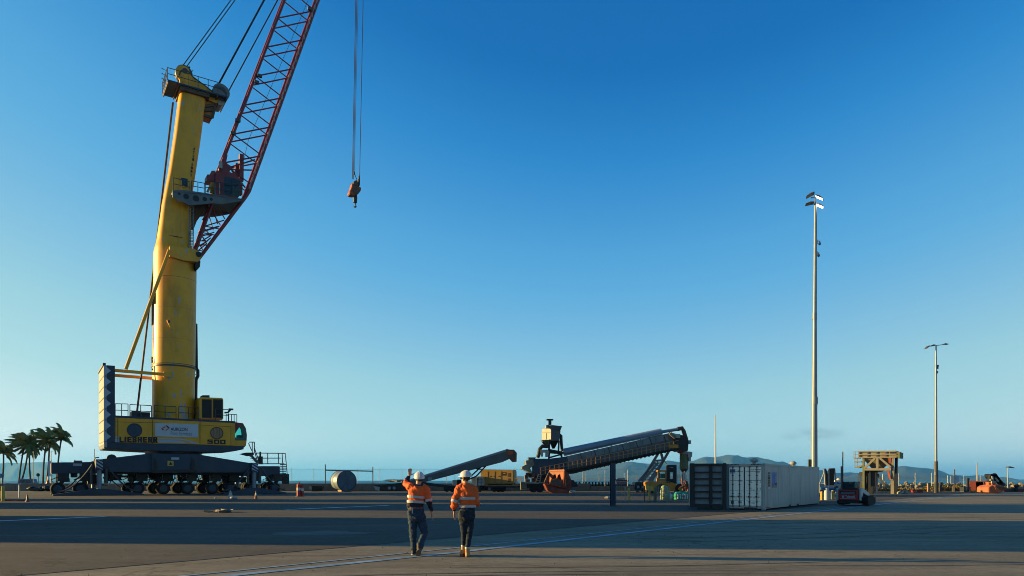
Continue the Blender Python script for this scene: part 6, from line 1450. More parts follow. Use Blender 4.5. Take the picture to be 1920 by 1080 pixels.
# big ship loading conveyor ---------------------------------------------------------
Y = 97.0; sl_, Q = near_thing('ship_loader', 'long dark loading conveyor rising rightwards with tan handrail and filter tower', 'conveyor', 1130, Y, R(3)); p = Q.p
mb = MB(); mb.prism([p(1025, 862), p(1060, 856), p(1255, 812), p(1286, 818), p(1290, 842), p(1268, 844), p(1160, 868), p(1075, 888), p(1020, 893)], (0, 2.6, 0)); gal = mb.build('gallery', 'conv', sl_, bevel=.05)
pj = MB()
for k in range(8):
    px = 1062 + k * 26; y0 = 856 - (px - 1060) * .2265; pj.beam(p(px, y0 + 1, -.04), p(px + 5, y0 + 15, -.04), .1, .06)
pj.build('panel_joint', 'black', gal)
for k in range(8):
    x0 = 1061 + k * 24; x1 = x0 + 23; ya, yb1 = 856.6 - (x0 - 1060) * .2255, 856.6 - (x1 - 1060) * .2255
    MB().prism([p(x0, ya, -.03), p(x1, yb1, -.03), p(x1 + 1.5, yb1 + 11, -.03), p(x0 + 1.5, ya + 11, -.03)], (0, .05, 0)).build('side_panel', 'ppanel', gal)
lt = MB(); lt.prism([p(1024, 891.5, -.04), p(1160, 863.5, -.04), p(1268, 842, -.04), p(1266, 844, -.04), p(1160, 868.2, -.04), p(1075, 888.2, -.04)], (0, .06, 0)); lt.build('lower_skirt', 'black', gal)
mb = MB(); mb.path([p(1056, 847.5, .6), p(1240, 809.5, .6)], .46, 12); mb.path([p(1240, 810, .6), p(1278, 803.5, .6)], .22, 10); mb.build('dust_pipe', 'cover', sl_, smooth=50)
MB().path([p(1270, 804.5, .6), p(1279, 803, .6), p(1282, 809, .6), p(1286, 822, .6), p(1288, 832, .6)], .30, 10).build('pipe_bend', 'brown', sl_, smooth=50)
ps = MB()
for k in range(8):
    px = 1066 + k * 27; y0 = 846.5 - (px - 1056) * .2065; ps.beam(p(px, y0, .6), p(px, y0 + 9, .6), .12)
ps.build('pipe_support', 'black', sl_)
MB().prism([p(1058, 853.5, -.02), p(1243, 812.8, -.02), p(1243, 814.2, -.02), p(1058, 855.4, -.02)], (0, .4, 0)).build('roof_edge', 'cream', gal)
mb = MB(); mb.prism([p(1018, 889, -1.0), p(1276, 838, -1.0), p(1276, 840, -1.0), p(1018, 892, -1.0)], (0, 1.0, 0)); mb.build('walkway', 'black', sl_)
hr = MB(); n = 30
for k in range(n + 1):
    px = 1014 + (1272 - 1014) * k / n; yb0 = 889.5 - (px - 1018) * .1977; f = (px - 1014) / 258
    if k < n: hr.beam(p(px, yb0, -1.02), p(px, yb0 - 14 + f, -1.02), .085, .085)
for dy in (-13.5, -7): hr.beam(p(1012, 890 + dy + .5, -1.02), p(1272, 839.3 + dy, -1.02), .07, .07)
hr.build('handrail', 'railrust', sl_)
tr_ = MB()
for k in range(24):
    px = 1080 + k * 7.6; yb0 = 886 - (px - 1080) * .222; tr_.beam(p(px, yb0 + 1, -.1), p(px + 3.8, yb0 - 4, -.1), .09); tr_.beam(p(px + 3.8, yb0 - 4, -.1), p(px + 7.6, yb0 - 1, -.1), .09)
tr_.build('belly_truss', 'black', gal)
mb = MB(); mb.bx(p(1255, 840, -1.1), p(1272, 834, -1.1) + Vector((0, .3, 0))); mb.build('yellow_panel', 'fyellow', sl_)
# head of the loader, chute and spout
mb = MB(); mb.prism([p(1262, 812, -.3), p(1288, 818, -.3), p(1291, 830, -.3), p(1290, 845, -.3), p(1275, 846, -.3), p(1268, 838, -.3)], (0, 3.0, 0)); mb.build('head_house', 'black', sl_); MB().box(p(1268.5, 817.5, -.4), (.9, .4, .55)).build('head_motor', 'cream', sl_); MB().beam(p(1256, 812, -.4), p(1266, 821, -.4), .4).build('head_brace', 'khaki', sl_)
sp_ = MB(); c0_ = p(1282.5, 846, 1.0); r0 = 7.8 * Y / FPX
z0, z1 = p(1282, 849, 1.0).z, p(1282, 879, 1.0).z
spo = MB().tube((c0_.x, 1.0, z0), (c0_.x, 1.0, z1), r0, r0 * 1.02, n=24).build('spout', 'olive', sl_, smooth=40)
MB().tube((c0_.x, 1.0, p(1282, 840, 1).z), (c0_.x, 1.0, z0), r0 * .6, r0 * .9, n=20).tube((c0_.x, 1.0, z0 + .05), (c0_.x, 1.0, z0 - .2), r0 * 1.08, n=20).build('spout_neck', 'cream', spo, smooth=40)
MB().tube((c0_.x, 1.0, z1), (c0_.x, 1.0, z1 - .5), r0 * 1.03, r0 * .45, n=20).tube((c0_.x, 1.0, z1 - .5), (c0_.x, 1.0, z1 - .9), r0 * .35, n=12).build('spout_cone', 'brown', spo, smooth=40)
rg = MB()
for k in range(7): z = z0 + (z1 - z0) * (k + .5) / 7; rg.path([(c0_.x + r0 * 1.03 * math.cos(t), 1 + r0 * 1.03 * math.sin(t), z) for t in [6.283185 * j / 24 for j in range(25)]], .04, 5, cap=False)
rg.build('spout_hoop', 'olive', spo)
sk2 = MB(); sk2.loft([[Vector((c0_.x + a * r0 * math.cos(t), 1 + a * r0 * math.sin(t) * .8, p(1282, y_, 1).z)) for t in [6.283185 * j / 14 for j in range(14)]] for y_, a in ((881, .35), (887, .62), (895, .58), (902, .3))]); sk2.build('spout_sock', 'white', sl_, smooth=60)
mb = MB(); mb.path([p(1286, 850, .6), p(1292, 849, .6), p(1293, 856, .6)], .25, 8); mb.box(p(1293, 852, .6), (.6, .5, .7)); mb.box(p(1293, 861, .6), (.3, .3, .6)); mb.box(p(1292.5, 829, .6), (.35, .4, .5)); mb.beam(p(1290, 826.5, .6), p(1294, 826.5, .6), .1); mb.build('spout_motor', 'cream', sl_)
MB().tube(p(1271, 846, .2), p(1277, 846.5, .2), .28, n=12).build('hose_drum', 'red', sl_)
# lower end: boot, chassis and steps
mb = MB(); mb.prism([p(1001, 860, -.2), p(1030, 860, -.2), p(1062, 856, -.2), p(1062, 878, -.2), p(1018, 892, -.2), p(1000, 893, -.2), p(1000, 873, -.2)], (0, 2.9, 0)); mb.build('tail_house', 'navy', sl_)
mb = MB(); mb.prism([p(986, 863.5, -.3), p(1000, 861, -.3), p(1001, 872, -.3), p(994, 878, -.3), p(1001, 893, -.3), p(994, 886, -.3), p(979, 879, -.3), p(979, 875, -.3), p(987, 871, -.3)], (0, 3.0, 0)); mb.build('feed_boot', 'feed', sl_); MB().prism([p(991, 857.5, 0), p(1005, 857.5, 0), p(1003, 861.5, 0), p(992, 861.5, 0)], (0, 2, 0)).build('boot_hatch', 'dgrey', sl_)
mb = MB(); mb.prism([p(988, 904, -.4), p(1016, 906, -.4), p(1075, 900, -.4), p(1085, 912, -.4), p(1060, 916, -.4), p(988, 915, -.4)], (0, 3.2, 0)); mb.prism([p(1000, 890, 0), p(1040, 888, 0), p(1040, 905, 0), p(1004, 905, 0)], (0, 2.4, 0)); mb.build('tail_chassis', 'black', sl_)
for px in (1000, 1012, 1040, 1052):
    c = p(px, 917, -.3); MB().tube((c.x, -.5, .55), (c.x, .1, .55), .55, n=16).build('wheel', 'rubber', sl_, smooth=40)
mb = MB(); mb.prism([p(976, 903, -.6), p(987, 904, -.6), p(988, 919, -.6), p(977, 918.5, -.6)], (0, 1.2, 0)); mb.build('step_box', 'feed', sl_)
gs = MB()
for k in range(4): gs.beam(p(977.5, 906 + k * 3.3, -.63), p(987, 906.6 + k * 3.3, -.63), .05, .05)
gs.build('step_gap', 'brown', sl_)
st_ = MB()
for k in range(5): st_.beam(p(1005 + k * 1.2, 905 - k * 3.8, -1.1), p(1012 + k * .6, 905 - k * 3.8, -1.1), .08, .08)
st_.beam(p(1004, 906, -1.1), p(1010, 889, -1.1), .1); st_.beam(p(1012, 906, -1.1), p(1015, 889, -1.1), .1); st_.beam(p(985, 905, -1.1), p(1011, 906, -1.1), .12, .2); st_.build('access_ladder', 'khaki', sl_)
mb = MB(); random.seed(4)
for k in range(9): mb.box(p(random.uniform(986, 1003), random.uniform(888, 903), -.5), (.5, .4, .5))
mb.build('drive_unit', 'brown', sl_)
for a in ((984, 893), (988, 896)): MB().tube(p(*a, -.4), p(a[0] + .5, a[1] + 10, -.4), .07).build('stay', 'cream', sl_)
# filter tower
mb = MB(); mb.prism([p(1016, 804, 1.5), p(1033, 803, .05), p(1033, 824.5, .05), p(1016, 824.5, 1.5)], (.9, 1.0, 0)); ft_ = mb.build('filter_box', 'cream', sl_)
MB().beam(p(1024.5, 812, .76), p(1024.5, 824, .76), .06).beam(p(1016, 810.5, 1.46), p(1033, 810.5, .01), .06).build('box_rib', 'khaki', ft_)
MB().prism([p(1033, 805, .1), p(1051, 808.5, .1), p(1049, 826, .1), p(1033, 826, .1)], (0, 2.2, 0)).build('filter_side', 'conv', ft_); MB().prism([p(1025, 798, .1), p(1036, 797, .1), p(1054, 799, .1), p(1050, 809, .1), p(1033, 806, .1), p(1030, 803, .1)], (0, 2.2, 0)).build('filter_hood', 'dgrey', ft_); MB().prism([p(1024, 797, .1), p(1030, 796.5, .1), p(1030, 802.5, .1), p(1024, 802.5, .1)], (0, 1.2, 0)).build('hood_box', 'cream', ft_)
MB().box(p(1031, 792, 1), (.4, .4, .7)).box(p(1031, 787, 1), (.9, .5, .2)).tube(p(1031, 787, 1), p(1031, 797, 1), .1).build('fan', 'black', ft_)
MB().loft([[p(1016, 825, .2), p(1033, 825, .2), p(1033, 825, .2) + Vector((0, 2, 0)), p(1016, 825, .2) + Vector((0, 2, 0))], [p(1027, 840, .9), p(1031, 840, .9), p(1031, 840, .9) + Vector((0, .5, 0)), p(1027, 840, .9) + Vector((0, .5, 0))]]).build('cone_hopper', 'olive', ft_)
MB().loft([[p(1033, 826, .2), p(1048, 826, .2), p(1048, 826, .2) + Vector((0, 2, 0)), p(1033, 826, .2) + Vector((0, 2, 0))], [p(1036, 841, .9), p(1040, 841, .9), p(1040, 841, .9) + Vector((0, .5, 0)), p(1036, 841, .9) + Vector((0, .5, 0))]]).build('cone_hopper', 'black', ft_)
fl = MB()
for a, b in (((1017, 829), (1031, 841)), ((1030.5, 824), (1029, 845)), ((1031, 842), (1028, 868)), ((1028, 843), (1054, 848)), ((1049, 848), (1054, 858)), ((1048, 826), (1047, 848)), ((1030, 858), (1052, 852)), ((1053, 850), (1053, 866))): fl.beam(p(*a, .2), p(*b, .2), .22); fl.beam(p(*a, 2), p(*b, 2), .2)
fl.prism([p(1030, 843, .2), p(1056, 847, .2), p(1056, 851, .2), p(1030, 849, .2)], (0, 2, 0)); fl.build('tower_frame', 'black', ft_)
MB().path([p(1048, 814, .6), p(1052, 817, .6), p(1052.5, 830, .6), p(1054, 846, .6)], .2, 8).path([p(1030, 837, .5), p(1017, 836.5, .5), p(1012, 842, .5), p(1010, 852, .5), p(1008, 858, .5)], .26, 10).build('dust_duct', 'black', ft_, smooth=60)
MB().box(p(1020, 846, .3), (.9, .4, .4)).box(p(1026, 850, .3), (.5, .4, 1.0)).box(p(1016, 850, .3), (.3, .3, .9)).build('valve', 'cream', ft_)
# inclined leg frame under the loader
lg = MB()
for (a, b) in (((1235, 849), (1202, 902)), ((1253, 848), (1222, 902)), ((1228, 866), (1197, 903)), ((1234, 867), (1204, 903)), ((1243, 865), (1214, 905)), ((1240, 851), (1244, 866)), ((1229, 864), (1244, 863))): lg.beam(p(*a, .4), p(*b, .4), .32, .3)
lg.build('leg_frame', 'grey', sl_)
lr = MB()
for k in range(7): lr.beam(p(1226 - k * 4.2, 869 + k * 5.3, .3), p(1242 - k * 4.2, 867.5 + k * 5.3, .3), .1)
lr.beam(p(1224, 898, .3), p(1240, 882, .3), .1); lr.beam(p(1238, 852, 2), p(1250, 870, 2), .06); lr.build('leg_brace', 'dgrey', sl_)
mb = MB(); mb.prism([p(1192, 904, .2), p(1232, 903, .2), p(1232, 909, .2), p(1190, 909, .2)], (0, 2.4, 0)); mb.build('leg_bogie', 'black', sl_)
for px in (1196, 1206, 1216):
    c = p(px, 913, .1); MB().tube((c.x, -.1, c.z), (c.x, .4, c.z), .5, n=14).build('wheel', 'rubber', sl_, smooth=40); MB().tube((c.x, -.12, c.z), (c.x, 0, c.z), .2, n=10).build('hub', 'galv', sl_); MB().tube((c.x, .15, c.z), (c.x, .15, 0), .25, n=8).build('stub_leg', 'black', sl_)

# rusty orange clamshell grab on the ground in front of the loader -------------------
Y = 89.5; gr, Q = near_thing('clamshell_grab', 'rusty orange clamshell grab standing open on the ground before the loading conveyor', 'grab', 1046, Y, R(4)); p = Q.p
MB().prism([p(1029, 884, 2.2), p(1060, 883, 2.2), p(1062, 920, 2.2), p(1026, 920, 2.2)], (0, .12, 0)).build('back_plate', 'grabdark', gr)
pm = lambda x, y: p(x, y, 1.9 - 1.7 * (x - 1030) / 28)
MB().prism([pm(1031, 883), pm(1058, 882), pm(1056.5, 904), pm(1052.5, 899), pm(1050, 888.5), pm(1046, 891), pm(1044, 898), pm(1041.5, 889), pm(1038, 890), pm(1034, 898), pm(1030, 905)], (.08, .16, 0)).build('top_plate', 'grabor', gr)
MB().beam(pm(1030.5, 882.6), pm(1058.5, 881.6), .16, .2).build('lip', 'grabor', gr)
MB().prism([p(1058, 882, -.2), p(1065.5, 886.5, -.2), p(1071.5, 900, -.2), p(1071, 914, -.2), p(1066, 924.5, -.2), p(1052, 925, -.2), p(1053, 914, -.2), p(1056.5, 904, -.2)], (0, 2.2, 0)).build('shell', 'grabdark', gr, bevel=.05)
MB().prism([p(1029, 884, 2.0), p(1031.5, 884, 1.9), p(1029, 900, 1.3), p(1026, 910, .4), p(1019.5, 906, .4), p(1022, 899, 1.3)], (0, .3, 0)).build('shell', 'brown', gr, bevel=.03)
MB().prism([p(1021, 907, -.4), p(1030, 908, -.6), p(1044, 912, -.7), p(1056, 914, -.7), p(1067, 918, -.4), p(1063, 925.2, -.4), p(1036, 925, -.5), p(1027, 920, -.4)], (0, 2.2, 0)).build('lower_shell', 'grabdark', gr, bevel=.05)
MB().prism([p(1033, 901, .3), p(1043, 897, .3), p(1054, 901, .2), p(1054, 913, 0), p(1044, 911, 0), p(1031, 907, 0)], (0, .5, 0)).build('inner_plate', 'brown', gr)
MB().beam(p(1060, 900, -.25), p(1068, 897, -.25), .12).beam(p(1060, 910, -.25), p(1069, 904, -.25), .12).beam(p(1059, 886, -.25), p(1062, 918, -.25), .1).build('rib', 'brown', gr)

# heavy yellow loading machine (forklift) behind the wire pen -----------------------
Y = 86.0; fk, Q = near_thing('forklift', 'heavy dirty yellow forklift with tall black mast parked right of the loader leg', 'forklift', 1250, Y, R(-5)); p = Q.p
mb = MB(); mb.prism([p(1209, 905), p(1216, 901.5), p(1235, 903), p(1268, 905), p(1269, 920), p(1254, 921), p(1250, 911), p(1240, 908), p(1230, 912), p(1228, 919), p(1213, 919.5)], (0, 2.6, 0)); mb.build('body', 'fyellow', fk, bevel=.06)
MB().prism([p(1209.5, 905.5, -.03), p(1217, 912, -.03), p(1224, 912, -.03), p(1226, 920, -.03), p(1212, 919.5, -.03)], (0, .1, 0)).build('counterweight', 'by', fk)
cbm = MB()
for px in (1234.5, 1255):
    for y in (.3, 2.1): cbm.beam(p(px, 882.5, y), p(px, 904, y), .2)
cbm.bx(p(1233.5, 884, .2), p(1256.5, 881.5, .2) + Vector((0, 2.1, 0))); cbm.prism([p(1234, 897, .25), p(1256, 899, .25), p(1256, 905, .25), p(1234, 904, .25)], (0, 2, 0)); cbm.prism([p(1247, 884, .25), p(1256, 884, .25), p(1256, 900, .25), p(1247, 898, .25)], (0, .15, 0)); cbm = cbm.build('cab', 'fyellow', fk, bevel=.03)
MB().prism([p(1238, 888, .3), p(1247, 888, .3), p(1247, 897, .3), p(1238, 896.5, .3)], (0, .06, 0)).build('window', 'cabglass', cbm); MB().prism([p(1236, 887, .27), p(1237.5, 887, .27), p(1237.5, 897, .27), p(1236, 897, .27)], (0, .06, 0)).build('window_frame', 'ink', cbm)
ms = MB()
for px in (1252.5, 1265.5): ms.prism([p(px - 3, 873, 0), p(px + 3.3, 872.5, 0), p(px + 3.3, 907, 0), p(px - 3, 906, 0)], (0, .5, 0))
for y_ in (874, 879, 883, 900): ms.beam(p(1251, y_, .2), p(1268, y_, .2), .35, .3)
ms.bx(p(1255, 905, .35), p(1263, 899, .35) + Vector((0, .1, 0))); ms.build('mast', 'ink', fk)
for px, y in ((1275.5, -.2), (1275.5, 2.2), (1221, 2.3)):
    c = p(px, 914, y); rr = .62; MB().tube((c.x, y, rr), (c.x, y + .45, rr), rr, n=20).build('tyre', 'rubber', fk, smooth=40); MB().tube((c.x, y - .03, rr), (c.x, y + .1, rr), rr * .36, n=14).build('rim', 'fyellow', fk)
c = p(1240, 914, -.1); MB().tube((c.x, -.1, .6), (c.x, .4, .6), .6, n=20).build('tyre', 'rubber', fk, smooth=40)
MB().beam((p(1268, 0).x, .8, .25), (p(1290, 0).x, .8, .2), .25, .1).beam((p(1268, 0).x, 2, .25), (p(1290, 0).x, 2, .2), .25, .1).build('fork', 'black', fk)
MB().tube(p(1232.5, 904, .1), p(1232.5, 896, .1), .06).build('exhaust', 'black', fk)

# wire pen with bags
pen = thing('wire_pen', 'small pen of thin wire fence posts in front of the forklift', 'fence', G(1155, 938)); o = G(1155, 938); wm = MB()
pp = [(1155, 913.5, 939), (1172, 912, 939.5), (1208.7, 911, 940.5), (1234, 912, 940.5), (1240, 915, 940), (1247, 914, 940), (1255, 913, 940)]
for (px, yt, yb0) in pp:
    g = G(px, yb0); MB().tube(g - o, g - o + Vector((0, 0, sz(yb0 - yt, g.y))), .035, n=6).build('post', 'galv' if px != 1208.7 else 'black', pen)
for z in (1.55, .8, .1):
    for a, b in zip(pp[:-1], pp[1:]): wm.beam(G(a[0], a[2]) - o + Vector((0, 0, z)), G(b[0], b[2]) - o + Vector((0, 0, z)), .015)
for a, b in zip(pp[:-1], pp[1:]):
    A, B_ = G(a[0], a[2]) - o, G(b[0], b[2]) - o; n = max(2, int((B_ - A).length / .2))
    for i in range(n): q = A + (B_ - A) * (i + .5) / n; wm.beam(q + Vector((0, 0, .1)), q + Vector((0, 0, 1.55)), .010)
w_ = wm.build('wire_mesh', 'wire', pen); w_['kind'] = 'stuff'
random.seed(9)
for k, (px, yb0, m, lab, w) in enumerate(((1246, 938, 'palegreen', 'pale green bulk bag inside the wire pen', 12), (1271, 938.5, 'green', 'teal plastic bundle left of the two by the dark container', 15), (1283, 938, 'green', 'teal plastic bundle against the dark container', 14), (1254, 938.5, 'banner', 'whitish crumpled sack between the green bags', 7))):
    Yb = 60 if m != 'green' else 59.5; t, Q = near_thing('bulk_bag' if m != 'green' else 'plastic_bundle', lab, 'bag' if m != 'green' else 'bundle', px, Yb, .1 * k); ww = w * Yb / FPX; h = (26 if m == 'palegreen' else 12 if m == 'banner' else 15) * Yb / FPX
    mb = MB(); mb.loft([[Vector((ww / 2 * c * s_, .4 * d * s_, z)) for c, d in ((-1, -1), (-.3, -1.1), (.3, -1.1), (1, -1), (1, 1), (-1, 1))] for z, s_ in ((0, .95), (h * .3, 1.05), (h * .7, 1.0), (h * .92, .85), (h, .55))])
    bake(mb, 'bag', m, t, .05, .07, 5)
    if m == 'green':
        for q in range(3): MB().bx((-ww / 2 + ww * (.2 + .3 * q), -.5, .08), (-ww / 2 + ww * (.2 + .3 * q) + .1, -.42, h * .7)).build('strap', 'white', t)
t = thing('kerb_timber', 'pale timber beam on the ground along the wire pen', 'timber', G(1262, 940)); MB().box((.6, 0, .06), (2.6, .14, .12)).build('beam', 'khaki', t)
t = thing('pipe_pile', 'jumble of orange and grey scrap pipes behind the forklift', 'scrap', at(1284, 84)); random.seed(6)
for k in range(14): MB().tube((random.uniform(-.6, .8), random.uniform(-.3, .3), random.uniform(0, .9)), (random.uniform(-.6, .8), random.uniform(-.3, .3), random.uniform(.6, 1.9)), .07, n=6).build('pipe', random.choice(['rust', 'cream', 'dgrey', 'brown', 'navy']), t)
t = thing('pipe_rack', 'rack of upright reddish white poles behind the forklift mast', 'rack', at(1285, 88))
for k in range(12): MB().tube((-1 + k * .22, 0, 0), (-1 + k * .22, 0, 2.5 + .3 * math.sin(k * 2)), .04, n=6).build('pole', random.choice(['cream', 'rust', 'white']), t)
MB().beam((-1.1, 0, 1.2), (1.6, 0, 1.2), .06).build('rail', 'cream', t)

# jetty, moored boats and the dark rail of the far wharf
Y = 118.0; jt, Q = near_thing('wharf_rail', 'dark steel rail frame on the wharf between grab and steel post', 'rail', 1110, Y); p = Q.p
mb = MB(); mb.prism([p(1072, 903), p(1147, 903), p(1147, 904.2), p(1072, 904.2)], (0, .2, 0)); mb.prism([p(1072, 908), p(1190, 908), p(1190, 911), p(1072, 911)], (0, .4, 0)); mb.build('beam', 'black', jt)
for k in range(13): MB().bx(p(1073 + k * 6.1, 903), p(1075.5 + k * 6.1, 911) + Vector((0, .15, 0))).build('stanchion', 'black', jt)
MB().box((0, .3, .4), (14, .5, .8)).build('footing', 'concrete_wall', jt)
random.seed(14)
t, Q = near_thing('mooring_gear', 'row of pale winches and boxes behind the dark wharf rail', 'equipment', 1105, 120); p = Q.p
for k in range(12): px = 1074 + k * 6.2; a = p(px, 908); MB().box((a.x, 0, a.z + .05), (random.uniform(.2, .5), .3, random.uniform(.3, .7))).build('box', random.choice(['white', 'cream', 'galv', 'dgrey']), t)
MB().box((0, 0, .45), (7, .2, .9)).build('kerb', 'dgrey', t)
t, Q = near_thing('work_boat', 'dark blue work boat with an orange crest, behind the lone steel post', 'boat', 1166, 127); p = Q.p
M['bblue'] = mat('boat_blue', (0.055, 0.075, 0.14), 0.5, var=.1)
MB().prism([p(1155, 900), p(1177, 901), p(1177, 911), p(1156, 911)], (0, 3, 0)).build('deckhouse', 'bblue', t); MB().prism([p(1154, 898.5, -.1), p(1179, 899.8, -.1), p(1179, 901.2, -.1), p(1154, 900.5, -.1)], (0, 3.2, 0)).build('roof', 'ink', t); MB().prism([p(1150, 911, -.5), p(1184, 911, -.5), p(1180, 919, -.5), p(1155, 919, -.5)], (0, 4, 0)).build('hull', 'ink', t)
MB().prism([p(1163, 902.5, -.05), p(1168, 902.5, -.05), p(1168, 906, -.05), p(1165.5, 908.5, -.05), p(1163, 906, -.05)], (0, .04, 0)).build('emblem', 'rust', t); MB().tube(p(1170.5, 899, .5), p(1170.5, 887, .5), .05).beam(p(1168.5, 893, .5), p(1172.5, 893, .5), .04).build('mast', 'white', t)
for k in range(5): MB().box(p(1158 + k * 3, 897.5, .5), (.25, .3, .3)).build('deck_fitting', 'cream', t)
for k, (px, yt) in enumerate(((1098, 886), (1122, 888), (1193, 888), (1150, 892))):
    t, Q = near_thing('sailboat', ('moored yacht mast behind the grab, left of the three', 'moored yacht mast left of the steel post', 'moored yacht mast under the loader leg', 'short moored yacht mast close to the steel post')[k], 'boat', px, 150, 0, 'yachts moored beyond the wharf'); p = Q.p
    h = MB(); h.loft([[Vector((x, y * b, z)) for x, y in ((-3.5, .5), (0, 1), (3, .5), (4.2, 0), (3, -.5), (0, -1), (-3.5, -.5))] for z, b in ((-1.7, .7), (.0, 1.0))]); h.build('hull', 'white', t); MB().tube((0, 0, 0), (0, 0, p(px, yt).z), .045, n=6).build('mast', 'greyblue', t); MB().prism([(-1.5, -.6, 0), (1.5, -.6, 0), (1.1, -.6, .6), (-1.2, -.6, .6)], (0, 1.2, 0)).build('cabin', 'cream', t)

# hopper on legs ---------------------------------------------------------------------
Y = 86.0; hp_, Q = near_thing('loading_hopper', 'khaki steel hopper on four legs with a rusty right post', 'hopper', 1645, Y, R(-35)); p = Q.p
DB = 3.2
mb = MB(); mb.prism([p(1610, 847), p(1681, 845.5), p(1681, 858), p(1610, 858)], (0, DB, 0)); bin_ = mb.build('bin', 'khaki', hp_)
bb = MB()
for px in (1612, 1627.5, 1644.5, 1661.5): bb.beam(p(px, 846, -.06), p(px, 857.5, -.06), .14)
bb.build('bin_post', 'dgrey', bin_)
bb = MB()
for y_ in (846.3, 852, 857.4): bb.beam(p(1609, y_ + .4, -.1), p(1681, y_ - .3, -.1), .14, .16)
bb.build('bin_rail', 'khaki', bin_)
MB().prism([p(1681, 845.5, -.1), p(1687, 848, -.1), p(1687, 859, -.1), p(1681, 858.5, -.1)], (0, DB + .2, 0)).build('end_plate', 'olive', bin_); MB().bx(p(1669, 848, -.15), p(1679, 850.5, -.15) + Vector((0, .1, 0))).build('ladder_cage', 'ink', bin_)
MB().loft([[p(1617, 859, .1), p(1671, 859, .1), p(1671, 859, .1) + Vector((0, DB - .2, 0)), p(1617, 859, .1) + Vector((0, DB - .2, 0))], [p(1637, 881, 1.2), p(1651, 881, 1.2), p(1651, 881, 1.2) + Vector((0, .9, 0)), p(1637, 881, 1.2) + Vector((0, .9, 0))]]).build('hopper_cone', 'khaki', hp_)
for y in (0, DB - .4):
    for (px, w, m) in ((1619, 4, 'olive'), (1673, 6, 'khaki')):
        MB().prism([p(px - w / 2, 858, y), p(px + w / 2, 858, y), p(px + w / 2, 927.4, y), p(px - w / 2, 927.4, y)], (0, .4, 0)).build('leg', m, hp_)
MB().prism([p(1678, 858, 1), p(1682, 858, 1), p(1681, 927, 1), p(1676, 927, 1)], (0, 1, 0)).build('leg_casing', 'black', hp_)
MB().prism([p(1665.5, 857, -.05), p(1671, 857, -.05), p(1669.5, 872, -.05), p(1667, 878, -.05), p(1666, 868, -.05)], (0, .5, 0)).build('rusty_plate', 'rust', hp_)
br = MB(); br.beam(p(1621, 880, 0), p(1671, 880, 0), .3, .28); br.build('cross_beam', 'khaki', hp_)
for a, b in (((1621, 878), (1641, 859)), ((1670, 876), (1650, 859)), ((1645, 859), (1645, 880))): MB().beam(p(*a, -.05), p(*b, -.05), .28, .24).build('brace', 'khaki', hp_)
for a, b in (((1665, 881), (1669, 898)),): MB().beam(p(*a, -.05), p(*b, -.05), .25, .2).build('brace', 'rust', hp_)
MB().beam(p(1668, 899, -.1), p(1675, 899.5, -.1), .2, .1).build('bracket', 'khaki', hp_)
pf = MB(); pf.beam(p(1602, 859, .5), p(1613, 859, .5), .9, .12); pf.beam(p(1603, 866, .5), p(1616, 866, .5), .9, .12); pf.prism([p(1600.5, 877, .3), p(1617, 871, .3), p(1617, 874, .3), p(1610, 877.5, .3)], (0, 1.5, 0)); pf.build('side_platform', 'khaki', hp_)
rl_ = MB()
for px in (1601, 1604, 1609): rl_.beam(p(px, 847, .4), p(px, 859, .4), .05)
for y_ in (847, 852.5): rl_.beam(p(1600.5, y_, .4), p(1611, y_, .4), .05)
for px in (1603, 1608): rl_.beam(p(px, 859, .4), p(px, 876, .4), .06)
rl_.build('platform_rail', 'khaki', hp_)
ct = MB()
for px, w in ((1632, 9), (1624, 4)): ct.prism([p(px - w / 2, 882, 1), p(px + w / 2, 882, 1), p(px + w / 2 - .5, 927, 1), p(px - w / 2, 927, 1)], (0, 1.2, 0))
ct.prism([p(1622, 881, .5), p(1655, 881, .5), p(1650, 884, .5), p(1622, 886, .5)], (0, 2, 0)); ct.build('chute', 'black', hp_)
MB().prism([p(1632.5, 884, .6), p(1642.5, 884, .6), p(1642, 912, .6), p(1633, 912, .6)], (0, .1, 0)).build('rubber_curtain', 'black', hp_); MB().beam(p(1631, 884, .5), p(1631, 912, .5), .12).build('curtain_edge', 'cream', hp_)
MB().prism([p(1642, 884, .8), p(1646, 884, .8), p(1645, 925, .8), p(1642.5, 925, .8)], (0, .3, 0)).build('centre_leg', 'cream', hp_); MB().beam(p(1646, 889, .9), p(1659, 912, .9), .25).build('back_stay', 'dgrey', hp_)
cg = MB()
for px in (1610, 1613, 1616): cg.beam(p(px, 888, .8), p(px, 927, .8), .07)
for k in range(8): cg.beam(p(1610, 892 + k * 4.5, .8), p(1616, 892 + k * 4.5, .8), .06)
cg.bx(p(1611, 891, .7), p(1616, 885, .7) + Vector((0, .5, 0))); cg.bx(p(1609, 915, .7), p(1617, 905, .7) + Vector((0, .6, 0))); cg.build('access_cage', 'dgrey', hp_)

